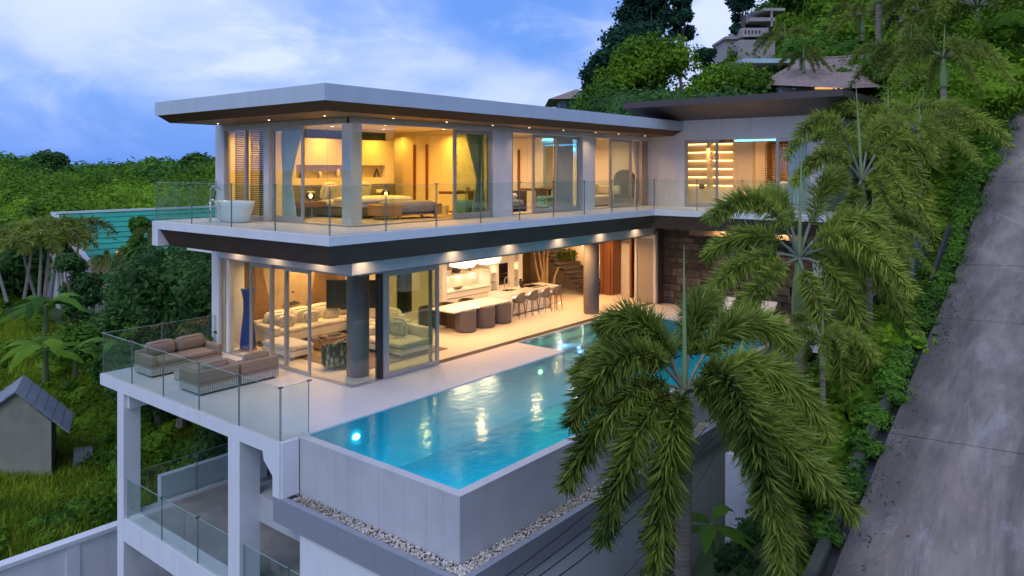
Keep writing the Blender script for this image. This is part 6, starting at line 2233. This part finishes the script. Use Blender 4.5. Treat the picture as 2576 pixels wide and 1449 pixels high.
def mass(name, label, pts, m, n_per, size, squash=.75, shell=.7, kindcat='vegetation', core=.74):
    vs, rn = [], []
    pts = clear(pts)
    for (x, y, z, r) in pts:
        k = max(8, int(n_per * r * r))
        tone = rng.uniform(.0, 1.0)
        v = leafcloud([(x, y, z)], [r], k, size, squash=squash, shell=shell)
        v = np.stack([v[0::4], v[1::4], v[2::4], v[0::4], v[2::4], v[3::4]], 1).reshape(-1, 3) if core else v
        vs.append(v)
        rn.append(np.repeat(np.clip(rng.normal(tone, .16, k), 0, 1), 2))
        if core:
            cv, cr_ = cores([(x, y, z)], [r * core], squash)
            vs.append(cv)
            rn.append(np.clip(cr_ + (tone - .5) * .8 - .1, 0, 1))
    o = npmesh(name, np.concatenate(vs), 3, m, None, rnd=np.concatenate(rn))
    return tag(o, label, kindcat, kind='stuff')


def canopy(u0, u1, d0, d1, n, r0, r1, h0, h1, vtop=None):
    out = []
    for k in range(n):
        d = d0 + (d1 - d0) * rng.random() ** .8
        u = rng.uniform(u0, u1)
        p = at(u, 427, d)
        r = rng.uniform(r0, r1)
        if vtop is None:
            z = G(p[0], p[1]) + rng.uniform(h0, h1)
        else:
            z = at(u, vtop(u, d), d)[2] - r * .75 - rng.uniform(0, h1) * d / 100
        out.append((p[0], p[1], z, r))
        for j in range(4):
            out.append((p[0] + rng.normal(0, r * .6), p[1] + rng.normal(0, r * .6), z - abs(rng.normal(.2, r * .3)), r * rng.uniform(.4, .7)))
    return out


def skyline(u):
    return np.interp(u, [-400, 0, 60, 100, 170, 250, 330, 430, 520, 560, 900], [380, 386, 388, 392, 408, 414, 408, 402, 390, 392, 400])


WIN += [(1822, 1962, 20, 165, 89), (1945, 2215, 140, 216, 41), (1868, 2010, 145, 160, 48), (1384, 1478, 226, 300, 66), (138, 395, 538, 640, 45), (1690, 1832, -80, 118, 500), (250, 330, 660, 740, 43), (-10, 165, 985, 1240, 26.5)]
# far left forest in three layers
pts = canopy(-250, 640, 62, 122, 150, 2.6, 4.4, 0, 1.6, vtop=lambda u, d: skyline(u) + 12 + (122 - d) / 60 * 118 + 14 * math.sin(u / 55 + d / 9))
mass('forest', 'dense mid distance forest rolling over the valley left of the villa', pts, lf_bright, 75, .32)
pts = canopy(-300, 700, 118, 190, 120, 3.4, 5.6, 0, 1.2, vtop=lambda u, d: skyline(u) + 4 + (190 - d) / 70 * 22 + 5 * math.sin(u / 30 + d / 20))
mass('forest', 'far forest below the skyline left of the villa', pts, lf_mid, 24, .55)
pts = canopy(-400, 900, 190, 300, 130, 4, 7, 0, .8, vtop=lambda u, d: skyline(u) + 4 * math.sin(u / 22))
mass('forest', 'farthest tree belt along the left horizon', pts, lf_mid, 9, 1.0)
# dark masses in the left valley floor
pts = canopy(-120, 130, 52, 62, 30, 1.8, 3.0, 0, 2.5, vtop=lambda u, d: 560)
mass('dark_grove', 'dark grove behind the slim stemmed palms at the left edge', pts, lf_dark, 60, .3)

# undergrowth shrubs of the left valley
pts = []
for k in range(420):
    p = at(rng.uniform(-60, 640), 427, rng.uniform(16, 54))
    if p[1] < 8.7 and p[0] < 8:
        continue
    s_ = rng.uniform(.25, .85)
    pts.append((p[0], p[1], G(p[0], p[1]) + s_ * .25, s_))
# keep the shed clear
pts = [q_ for q_ in pts if math.hypot(q_[0] + 4.5, q_[1] - 14.5) > 4.2 or q_[3] < .4]
mass('undergrowth', 'tangled low green undergrowth covering the slope below the terrace', pts, lf_bright, 330, .10)


def grass(name, label, n, u0, u1, d0, d1, h, m, excl=None, xy=None):
    uu = rng.uniform(u0, u1, n)
    dd = d0 + (d1 - d0) * rng.random(n) ** .7
    c = np.array([CX, CY]) + dd[:, None] * (FW[:2] + RT[:2] * ((uu - 1288) / 1911)[:, None])
    if xy is not None:
        c = np.stack([rng.uniform(xy[0], xy[1], n), rng.uniform(xy[2], xy[3], n)], 1)
    if excl is not None:
        c = c[excl(c[:, 0], c[:, 1])]
    n = len(c)
    z = G0(c[:, 0], c[:, 1])
    a = rng.uniform(0, 2 * PI, n)
    hh = h * rng.uniform(.5, 1.5, n)
    w_ = hh * .07 + .012
    lean = rng.normal(0, .45, (n, 2)) * hh[:, None]
    p0 = np.stack([c[:, 0] - np.cos(a) * w_, c[:, 1] - np.sin(a) * w_, z - .03], 1)
    p1 = np.stack([c[:, 0] + np.cos(a) * w_, c[:, 1] + np.sin(a) * w_, z - .03], 1)
    p2 = np.stack([c[:, 0] + lean[:, 0], c[:, 1] + lean[:, 1], z + hh], 1)
    V_ = np.stack([p0, p1, p2], 1).reshape(-1, 3)
    return tag(npmesh(name, V_, 3, m, None, rnd=rng.random(n)), label, 'grass', kind='stuff')


grass('grass', 'long wild green grass on the slope beyond the boundary wall', 150000, -80, 640, 15, 46, .28, lf_grass, excl=lambda x, y: (y > 8.5))

# specific trees, left
tree('large dark leafy tree pressed against the left glass wall of the villa', 455, 612, 29, 2.5, lf_dark, 16000, .13, 16, low=.12, base_z=-4.2)
tree('broad dark tree below the balcony end, left of the largest dark tree', 365, 655, 33, 2.1, lf_dark, 9000, .14, 12, low=.12)
tree('rounded mid green shrub tree above the lower glass balustrade', 262, 800, 36, 1.8, lf_mid, 7000, .13, 9, low=.12)
tree('mid green shrub tree in front of the dark trees beside the terrace', 400, 790, 30, 1.5, lf_mid, 6000, .12, 9, low=.12)
tree('dark tree whose crown fills the gap left of the ground floor glass', 540, 668, 25, 1.9, lf_dark, 9000, .12, 12, low=.1, base_z=-4.0)
tree('bright yellow green spreading tree beside the left end of the teal roof', 128, 505, 60, 2.6, lf_bright, 5000, .2, 10)
tree('small tree in front of the right end of the teal roof', 348, 548, 38, .85, lf_mid, 2200, .14, 6, low=.6)
tree('dark slender tree standing up on the left skyline', 118, 378, 150, 2.6, lf_dark, 1400, .4, 7, group='trees on the skyline', core=False)
tree('dark slender tree on the left skyline, right of its neighbour', 146, 384, 150, 2.2, lf_dark, 1200, .4, 7, group='trees on the skyline', core=False)
tree('small tree poking above the skyline left of the balcony', 485, 386, 165, 3.6, lf_mid, 1400, .5, 7, group='trees on the skyline', core=False)

# slim palms at left
SPT = [(18, 760, -30), (60, 758, 20), (92, 757, -35), (98, 755, 5), (112, 754, 12), (128, 754, 18), (152, 756, -8), (165, 752, -14), (178, 755, 20)]
base_t = None
slabels = ['leftmost slim leaning palm of the clump before the teal roofed house', 'second slim palm from the left in the clump', 'slim palm leaning left in the middle of the clump', 'straight slim palm fourth from the left in the clump', 'straight slim palm fifth from the left in the clump', 'slim palm sixth from the left in the clump', 'slim palm seventh from the left in the clump', 'slim palm eighth from the left in the clump', 'rightmost slim palm of the clump, crossing its neighbour']
for i, (u, v, lean) in enumerate(SPT):
    bpt = at(u, v, 43 + (i % 3))
    hub = at(u + lean * 1.2, 615 - (i * 37) % 50, 43 + (i % 3))
    T = thing('slim_palm', slabels[i], 'palm tree', tuple(bpt), group='clump of slim stemmed palms at left')
    mid_ = (bpt + hub) / 2 + RT * lean * .004 + np.array([0, 0, .2])
    MB().tube([tuple(bpt), tuple(mid_), tuple(hub)], [.10, .075, .05], 7).build('trunk', mat('pale_palm_stem', (.24, .25, .20), .8, var=.2), T)
    for k in range(7):
        a = 2 * PI * k / 7 + i
        out = np.array([math.cos(a), math.sin(a), 0])
        f = frond_mesh('frond', (0, 0, 0), out * .9 + np.array([0, 0, .9]), out * 2.0 + np.array([0, 0, -.5]), 130, .55, width=.05, bush=.35, seed=900 + i * 9 + k)
        f.parent = T
        f.location = tuple(hub - bpt)

# banana plants
def banana(label, base, s=1.0, m=lf_bright, seed=0, nb=8):
    r_ = np.random.default_rng(seed)
    base = np.asarray(base, float)
    T = thing('banana_plant', label, 'banana plant', tuple(base), group='banana plants in the valley')
    MB().tube([tuple(base), tuple(base + np.array([0, 0, 1.3 * s]))], [.13 * s, .07 * s], 9).build('stem', mat('banana_stem', (.16, .22, .07), .6, var=.2), T)
    for k in range(nb):
        a = 2 * PI * k / nb + r_.uniform(-.3, .3)
        e = r_.uniform(.1, 1.1)
        out = np.array([math.cos(a), math.sin(a), 0])
        side = np.array([-math.sin(a), math.cos(a), 0])
        L = 2.0 * s * r_.uniform(.75, 1.15)
        P0 = np.array([0, 0, 1.2 * s])
        P1 = P0 + out * L * .45 + np.array([0, 0, L * .55 * e])
        P2 = P0 + out * L * .95 + np.array([0, 0, L * (.35 * e - .35)])
        nseg = 12
        b = MB()
        vs = []
        for j in range(nseg + 1):
            t = j / nseg
            c = (1 - t) ** 2 * P0 + 2 * t * (1 - t) * P1 + t * t * P2
            w_ = (.30 * s * math.sin(PI * min(1, max(0, (t - .12) / .9)) ** .8) + .012) if t > .12 else .012
            rip = w_ * (1 - .14 * (j % 3 == 0))
            vs += [tuple(c - side * rip - np.array([0, 0, rip * .35])), tuple(c), tuple(c + side * rip - np.array([0, 0, rip * .35]))]
        fs = []
        for j in range(nseg):
            fs += [(j * 3, j * 3 + 1, j * 3 + 4, j * 3 + 3), (j * 3 + 1, j * 3 + 2, j * 3 + 5, j * 3 + 4)]
        b.add(vs, fs)
        o = b.build('leaf', m, T, world=False, smooth=True)
        at2 = o.data.attributes.new('rnd', 'FLOAT', 'FACE')
        at2.data.foreach_set('value', np.full(len(o.data.polygons), r_.random(), dtype=np.float32))
    return T


banana('large banana plant with broad drooping leaves left of the terrace', at(115, 850, 37), 1.25, lf_mid, 1, 10)
banana('bright green banana plant above the shed', at(115, 960, 31), 1.1, lf_bright, 2, 8)
banana('banana plant right of the bright green one', at(190, 950, 32), .9, lf_mid, 3, 8)
banana('low banana plant seen through the terrace glass', at(300, 930, 31), .8, lf_mid, 4, 7)
hedge = [(*at(u_, 862 - (u_ - 110) * .16, 36.5)[:2], at(u_, 862 - (u_ - 110) * .16, 36.5)[2], .5) for u_ in range(110, 330, 9)]
mass('hedge', 'clipped yellow green hedge along the dark path', hedge, lf_grass, 700, .09)
def path(name, pts, w):
    b = MB()
    vs = []
    P2 = [np.array(p[:2]) for p in pts]
    fine = []
    for p, q_ in zip(P2[:-1], P2[1:]):
        for k in range(10):
            fine.append(p + (q_ - p) * k / 10)
    fine.append(P2[-1])
    for i, p in enumerate(fine):
        t_ = fine[min(i + 1, len(fine) - 1)] - fine[max(i - 1, 0)]
        t_ /= np.linalg.norm(t_)
        n_ = np.array([-t_[1], t_[0]]) * (w / 2 * (1 + .12 * math.sin(i * 1.3)))
        for e in (p - n_, p, p + n_):
            vs.append((e[0], e[1], G(e[0], e[1]) + .12))
    fs = []
    for i in range(len(fine) - 1):
        fs += [(3 * i, 3 * i + 1, 3 * i + 4, 3 * i + 3), (3 * i + 1, 3 * i + 2, 3 * i + 5, 3 * i + 4)]
    tag(b.add(vs, fs).build(name, conc, smooth=True), kind='structure')


path('path', [at(-120, 870, 38), at(20, 835, 41), at(110, 805, 44)], 2.6)
path('path', [at(160, 1040, 30), at(230, 1010, 31.5), at(300, 990, 33), at(360, 960, 34)], 1.5)

# shed
SD = thing('shed', 'weathered green grey shed with a pitched blue grey metal roof at the left edge', 'shed', (-4, 15, -6))
a_ = at(129, 1229, 27)
n1 = RT
n2 = (FW * 1.8 - RT * 0.9) / 4.0


def P_(r_, f_, z):
    return tuple(np.array([a_[0], a_[1], 0]) + n1 * r_ + n2 * f_ + np.array([0, 0, z]))


zb = a_[2] - .3
ze, za = -3.35, -2.25
b = MB().add([P_(0, 0, zb), P_(0, 0, ze), P_(-1.25, 0, za - .08), P_(-2.6, 0, ze), P_(-2.6, 0, zb), P_(0, 4, zb), P_(0, 4, ze), P_(-1.25, 4, za - .08), P_(-2.6, 4, ze), P_(-2.6, 4, zb)],
             [(0, 1, 2, 3, 4), (5, 9, 8, 7, 6), (0, 5, 6, 1), (4, 3, 8, 9)])
b.build('wall', shedm, SD)
for k in range(2):
    sgn = 1 if k == 0 else -1
    xe = .62 if k == 0 else -3.2
    for j in range(6):
        t0, t1 = j / 6, (j + 1) / 6 + .02
        r0_, r1_ = -1.25 + (xe + 1.25) * t0, -1.25 + (xe + 1.25) * t1
        z0_, z1_ = za + (ze - .12 - za) * 1.15 * t0, za + (ze - .12 - za) * 1.15 * t1
        up_ = .03 * (1 - t0)
        bb = MB().add([P_(r0_, -.35, z0_ + up_), P_(r1_, -.35, z1_ + up_ + .02), P_(r1_, 4.3, z1_ + up_ + .02), P_(r0_, 4.3, z0_ + up_), P_(r0_, -.35, z0_ + up_ - .07), P_(r1_, -.35, z1_ + up_ - .05), P_(r1_, 4.3, z1_ + up_ - .05), P_(r0_, 4.3, z0_ + up_ - .07)],
                      [(0, 1, 2, 3), (4, 7, 6, 5), (0, 4, 5, 1), (1, 5, 6, 2), (2, 6, 7, 3), (3, 7, 4, 0)])
        bb.build('roof_sheet', shedroof, SD)
for k in range(4):
    b = MB().add([P_(-.03 - k * .66, -.02, zb), P_(-.66 - k * .66, -.02, zb), P_(-.66 - k * .66, -.02, zb + .75 + .1 * (k % 2)), P_(-.03 - k * .66, -.02, zb + .75),
                  P_(-.03 - k * .66, -.06, zb), P_(-.66 - k * .66, -.06, zb), P_(-.66 - k * .66, -.06, zb + .75 + .1 * (k % 2)), P_(-.03 - k * .66, -.06, zb + .75)],
                 [(4, 7, 6, 5), (0, 1, 2, 3), (3, 2, 6, 7), (0, 3, 7, 4), (1, 5, 6, 2)])
    b.build('plinth_panel', mat('pale_plinth', (.22, .21, .19), .9, var=.3, dirt=.5), SD)
one(MB().box(-.45, .45, -.3, .3, 0, .62), 'grey_crate', mat('grey_plastic', (.12, .14, .14), .6), 'grey box lying in the grass right of the shed', 'box')
o = bpy.data.objects['grey_crate']
o.location = tuple(at(205, 1175, 28))
o.rotation_euler = (.1, .1, 1.2)

# teal roofed house
TH_ = thing('teal_roofed_house', 'white house with a teal ribbed roof behind the slim palms', 'house', (12, 37, -3))
for j in range(9):
    t0, t1 = j / 9, (j + 1) / 9
    ya, yb = 39.4 - 5.2 * t0, 39.4 - 5.2 * t1 - .06
    za_, zb_ = 2.64 - 2.75 * t0 + .03, 2.64 - 2.75 * t1 + .06
    MB().add([(7.3, ya, za_), (20, ya, za_), (20, yb, zb_), (7.3, yb, zb_), (7.3, yb, zb_ - .09), (20, yb, zb_ - .09), (20, ya, za_ - .08), (7.3, ya, za_ - .08)], [(0, 3, 2, 1), (3, 4, 5, 2), (4, 7, 6, 5), (0, 7, 4, 3), (1, 2, 5, 6)]).build('roof_sheet', tealroof, TH_)
MB().prism([(39.4, 2.6), (44.6, -.2), (44.6, -.3), (39.4, 2.5)], 7.3, 20, 'x').build('rear_roof', tealroof, TH_)
MB().add([(7.05, 39.5, 2.76), (7.4, 39.5, 2.76), (7.4, 34.1, -.02), (7.05, 34.1, -.02), (7.05, 39.5, 2.45), (7.4, 39.5, 2.45), (7.4, 34.1, -.3), (7.05, 34.1, -.3)], [(0, 3, 2, 1), (0, 4, 7, 3), (3, 7, 6, 2), (1, 2, 6, 5)]).build('verge_board', white, TH_)
wallp('ridge_cap', white, (7.05, 20.2, 39.3, 39.55, 2.68, 2.82), parent=TH_)
wallp('wall', mat('house_white', (.5, .5, .52), .8, dirt=.3), (8.0, 19.5, 35.6, 43.5, -5, -.15), parent=TH_)
for x in (10.2, 12.4, 15.0, 17.2):
    w_ = wallp('window', mat('dark_frame2', (.06, .05, .05), .5), (x, x + 1.3, 35.55, 35.6, -2.6, -.9), parent=TH_)
    MB().box(x + .07, x + 1.23, 35.53, 35.555, -2.53, -.97).build('pane', emat('amber_window', (1, .55, .15), .75 if x < 16 else .25), w_)
wallp('balcony', mat('pale_balustrade', (.42, .38, .34), .8), (9.5, 16, 33.9, 34.0, -3.9, -3.0), (9.5, 16, 33.9, 35.6, -4.1, -3.9), parent=TH_)
for k in range(22):
    wallp('baluster', mat('pale_balustrade', (.42, .38, .34), .8), (9.5 + k * .3, 9.58 + k * .3, 33.84, 33.9, -3.9, -3.0), parent=TH_)
one(MB().box(-.34, .34, -.1, .1, -.14, .14), 'orange_lamp_panel', emat('orange_glow', (1, .42, .03), 1.0), 'small glowing orange panel among the dark trees right of the teal roof', 'light')
bpy.data.objects['orange_lamp_panel'].location = tuple(at(311, 638, 40))
lamp('house_glow', tuple(at(270, 690, 45)), 60, (1, .5, .15), .3, kind='POINT', parent=TH_)
tree('dark shrub tree in front of the lit windows of the teal roofed house', 222, 690, 40, .9, lf_dark, 3000, .13, 8, low=.2)
tree('dark bushy tree at the lower edge of the teal roof', 180, 640, 41, 1.0, lf_dark, 3000, .14, 8, low=.3)
tree('dark palm like shrub under the right half of the teal roof', 392, 640, 37, .9, lf_dark, 2500, .12, 7, low=.2)

# ---- cables
CB = []
for i, (ua, va, ub, vb_) in enumerate(((1250, 1475, 1530, 1240), (1295, 1475, 1560, 1250), (1335, 1475, 1590, 1255), (1385, 1475, 1625, 1265), (1560, 1470, 1700, 1290))):
    A0, A1 = at(ua, va, 11.5), at(ub, vb_, 14.8)
    ext = A0 + (A0 - A1) * .4
    ext2 = A1 + (A1 - A0) * 1.2
    pts = []
    for k in range(13):
        t = k / 12
        p = ext + (ext2 - ext) * t
        p[2] -= .25 * 4 * t * (1 - t) - .25 * .75
        pts.append(tuple(p))
    one(MB().tube(pts, .011 if i < 4 else .005, 6), 'cable', blackmat, ('leftmost of the black cables slanting below the grey pool ledge', 'second black cable from the left below the grey pool ledge', 'third black cable from the left below the grey pool ledge', 'fourth black cable from the left below the grey pool ledge', 'thin single wire right of the black cables')[i], 'cable', group='overhead cables')

# ================================================================== RIGHT HILL
# jungle masses
pts = canopy(1850, 2780, 68, 125, 330, 1.7, 3.0, 0.5, 5.0) + canopy(1400, 1850, 60, 110, 40, 2.0, 3.0, -1.0, 1.0)
mass('hill_jungle', 'bright green jungle covering the steep hillside at upper right', pts, lf_bright, 95, .27)
pts = canopy(1950, 2900, 40, 72, 150, 1.2, 2.2, 0.3, 3.0)
mass('hill_jungle', 'nearer jungle on the hillside behind the shingle roof', pts, lf_mid, 150, .17)
pts = canopy(1850, 2700, 110, 170, 150, 3, 4.6, 2, 9)
mass('hill_jungle', 'upper jungle running off the top edge of the picture', pts, lf_mid, 24, .5)
# trees behind main roof
tree('tall dark tree with open blue green crown rising above the roof', 1590, 60, 62, 3.4, lf_blue, 12000, .24, 20, trunk_r=.3, lobe=.36, low=.35, core=False)
tree('dark tree with stepped ragged crown at the left edge of the hill trees', 1530, 130, 60, 2.2, lf_blue, 7000, .24, 14, trunk_r=.25, lobe=.40, low=.2, core=False)
tree('dark tall tree whose ragged crown leaves the top edge left of the sky gap', 1625, -70, 66, 3.0, lf_blue, 10000, .26, 16, trunk_r=.3, lobe=.38, low=.5, core=False)
tree('dark tree with an open sided crown against the sky gap', 1712, -20, 64, 1.5, lf_blue, 3600, .22, 10, trunk_r=.2, lobe=.38, low=.45, core=False)
tree('dark feathery tree on the right side of the sky gap', 1868, -60, 92, 2.6, lf_blue, 6000, .32, 14, trunk_r=.3, lobe=.34, low=.3, core=False)
tree('small dark tree in the sky gap left of the beige hill house', 1770, 122, 78, 1.5, lf_blue, 2200, .22, 9, low=.2, core=False)
tree('broad bright green tree right behind the villa roof', 1625, 95, 52, 3.5, lf_bright, 20000, .17, 20, lobe=.44, low=.15)
tree('green tree overlapping the tall dark one behind the roof', 1520, 205, 50, 2.2, lf_mid, 9000, .16, 12, low=.1)
tree('yellow green tree beside the dark wing roof', 1830, 165, 46, 3.0, lf_bright, 15000, .14, 16, lobe=.44, low=.15)
tree('rounded green tree left of the shingle roof', 1905, 178, 43, 1.2, lf_bright, 6000, .13, 9, low=.2)
pts = [(*at(u_, 300 - rng.uniform(0, 25), rng.uniform(36, 44)), rng.uniform(1.0, 1.7)) for u_ in range(1470, 1960, 12)]
mass('roof_edge_shrubs', 'dark shrubs along the top of the villa roof', pts, lf_dark, 130, .17)
pts = [(*at(u_, rng.uniform(180, 330), rng.uniform(30, 37)), rng.uniform(.8, 1.5)) for u_ in range(2130, 2420, 12)]
mass('bright_shrubs', 'bright green shrubs right of the dark wing roof', pts, lf_bright, 420, .09, core=.6)
for i, (u, v, d, l, s_) in enumerate([(275, 655, 39, 'small dark palm before the lit windows of the teal roofed house', .42), (340, 640, 38, 'small dark palm under the right part of the teal roof', .45), (375, 590, 37, 'small palm with arching fronds before the teal roof near the balcony', .36)]):
    dup(gp, gbase(u, v, d, 6.5 * s_), rot=i * 2.1 + .4, label=l, scale=s_)['group'] = 'small palms before the teal roofed house'
# trees beside the wing and along the ramp
pts = []
for k in range(210):
    x = rng.uniform(1.5, 26)
    y = rng.uniform(-11.6, -9.6)
    s_ = rng.uniform(.3, .8) * (1 + x / 22)
    pts.append((x, y, G(x, y) + s_ * .5, s_))
mass('ramp_undergrowth', 'ferny bright undergrowth between the palms and the ramp kerb', pts, lf_bright, 420, .10)
pts = []
for k in range(260):
    x = rng.uniform(-1, 26)
    s_ = rng.uniform(.10, .26) * (1 + x / 20)
    pts.append((x, -11.95 + rng.normal(0, .10), float(road_z(x)) + s_ * .1, s_))
mass('kerb_creeper', 'small creeping weeds spilling over the mossy ramp kerb', pts, lf_mid, 1500, .055, core=.6)
pts = []
for k in range(90):
    x = rng.uniform(-4, 10)
    y = rng.uniform(-11.6, -9.0)
    s_ = rng.uniform(.15, .45)
    pts.append((x, y, G(x, y) + s_ * .2, s_))
mass('ground_cover', 'dark low ground cover on the soil below the front palm', pts, lf_dark, 900, .06)
pts = []
for k in range(120):
    x = rng.uniform(17, 34)
    y = rng.uniform(-12.2, -8.2)
    s_ = rng.uniform(.8, 1.7)
    pts.append((x, y, G(x, y) + rng.uniform(.3, 3.2), s_))
mass('ramp_thicket', 'green thicket beside the upper ramp behind the palms', pts, lf_bright, 330, .10, core=.6)
pts = []
for k in range(60):
    x = rng.uniform(23, 40)
    y = rng.uniform(-20, -11.0)
    s_ = rng.uniform(1.0, 2.2)
    pts.append((x, y, float(road_z(x)) + rng.uniform(2.0, 7.5), s_))
mass('ramp_thicket', 'dark overhanging foliage closing the top of the ramp', pts, lf_dark, 200, .13, core=.6)
# fern and banana near front palm
banana('small banana like plant beside the trunk of the nearest palm', at(1790, 1400, 13.6), .45, lf_mid, 8, 7)
tree('dry brown spiky shrub left of the nearest palm trunk', 1680, 1225, 13.6, .55, leafmat('leaf_dry', (.03, .03, .018), (.11, .10, .07)), 3000, .06, 7, cat='shrub', name='shrub', trunk_r=.05, low=.1, core=False)

# hill buildings
HH = thing('hill_house', 'beige stepped concrete house high on the hillside', 'house', tuple(at(1890, 130, 92)))
def hb_box(u0, v0, u1, v1, d, dep, m, nm='wall', par=HH):
    A, B2 = at(u0, v1, d), at(u1, v0, d)
    w_ = np.linalg.norm((B2 - A)[:2])
    b = MB().box(0, w_, 0, dep, A[2], B2[2])
    b.v = [tuple(np.array([A[0], A[1], 0]) + RT * x + FW * y + np.array([0, 0, z])) for x, y, z in b.v]
    return b.build(nm, m, par)
dkw = mat('dark_opening', (.03, .028, .025), .5)
hb_box(1826, 95, 1900, 150, 92, 6, hillwall)
hb_box(1824, 92, 1912, 98, 91.5, 6, hillwall, 'parapet')
hb_box(1866, 70, 1934, 92, 90, 8, hillwall, 'balcony')
for k in range(5):
    hb_box(1874 + k * 9, 76, 1877 + k * 9, 84, 89.9, .1, dkw, 'slot')
hb_box(1880, 52, 1945, 70, 93, 5, dkw, 'opening')
hb_box(1886, 44, 1950, 53, 90, 8, hillwall, 'floor_slab')
hb_box(1893, 28, 1925, 44, 93, 5, hillwall, 'wall')
hb_box(1920, 20, 1975, 27, 90, 8, hillwall, 'roof_slab')
hb_box(1940, 27, 1944, 66, 90, .4, hillwall, 'post')
hb_box(1860, 100, 1950, 170, 88, 4, hillwall)
BRF = thing('pale_blue_roof', 'pale blue flat roof edge behind the shingle roofed house', 'roof', tuple(at(1900, 150, 50)))
hb_box(1868, 147, 2030, 158, 50, 5, mat('pale_blue_paint', (.45, .60, .66), .5), 'roof_edge', BRF)
SR = thing('shingle_roofed_house', 'low house with a broad brown shingle hip roof behind the wing', 'house', tuple(at(2060, 220, 42)))
A = at(1932, 213, 42)
Bq = at(2130, 222, 40)
C_ = at(2012, 152, 48)
Dq = at(2215, 139, 47)
E2 = at(2300, 215, 42)
bk1, bk2 = A + FW * 14 + RT * 1, E2 + FW * 12
MB().add([A, Bq, E2, Dq, C_, bk1, bk2], [(0, 1, 2, 3, 4), (0, 4, 5), (4, 3, 6, 5), (3, 2, 6)]).build('roof', thatch, SR)
ridge = MB().tube([tuple(C_), tuple(Dq)], .12, 6).build('ridge_tile', thatch, SR)
hb_box(1960, 216, 2140, 250, 42, 6, hillwall, 'wall', SR)
hb_box(2052, 219, 2120, 224, 41.9, .2, emat('eave_glow', (1, .5, .15), .8), 'lit_soffit', SR)
HU = thing('hilltop_pavilion', 'small pavilion with a brown hip roof peeking over the villa roof', 'house', tuple(at(1430, 275, 70)))
A, Bq, C_ = at(1380, 249, 68), at(1520, 247, 68), at(1450, 224, 72)
D4, E4 = A + FW * 9, Bq + FW * 9
MB().add([A, Bq, C_, D4, E4], [(0, 1, 2), (1, 4, 2), (4, 3, 2), (3, 0, 2), (0, 3, 4, 1)]).build('roof', thatch, HU)
hb_box(1408, 250, 1510, 300, 69, 6, mat('pale_blue_wall', (.32, .42, .48), .7), 'wall', HU)
for k in range(3):
    hb_box(1425 + k * 16, 256, 1437 + k * 16, 290, 68.9, .1, mat('glazing_dark', (.06, .09, .11), .2), 'window', HU)
hb_box(1398, 268, 1420, 270, 67.5, .05, dframe, 'handrail', HU)

# haze
HZ = MB().box(-900, 900, -900, 900, -14, 46)
hm = bpy.data.materials.new('haze')
hm.use_nodes = True
t_ = hm.node_tree
t_.nodes.clear()
pvv = N(t_, 'ShaderNodeVolumePrincipled')
pvv.inputs['Color'].default_value = (0.75, 0.85, 1.0, 1)
pvv.inputs['Density'].default_value = 0.0006
ov = N(t_, 'ShaderNodeOutputMaterial')
t_.links.new(pvv.outputs[0], ov.inputs['Volume'])
USE_HAZE = False
if USE_HAZE:
    tag(HZ.build('haze', hm), kind='stuff')
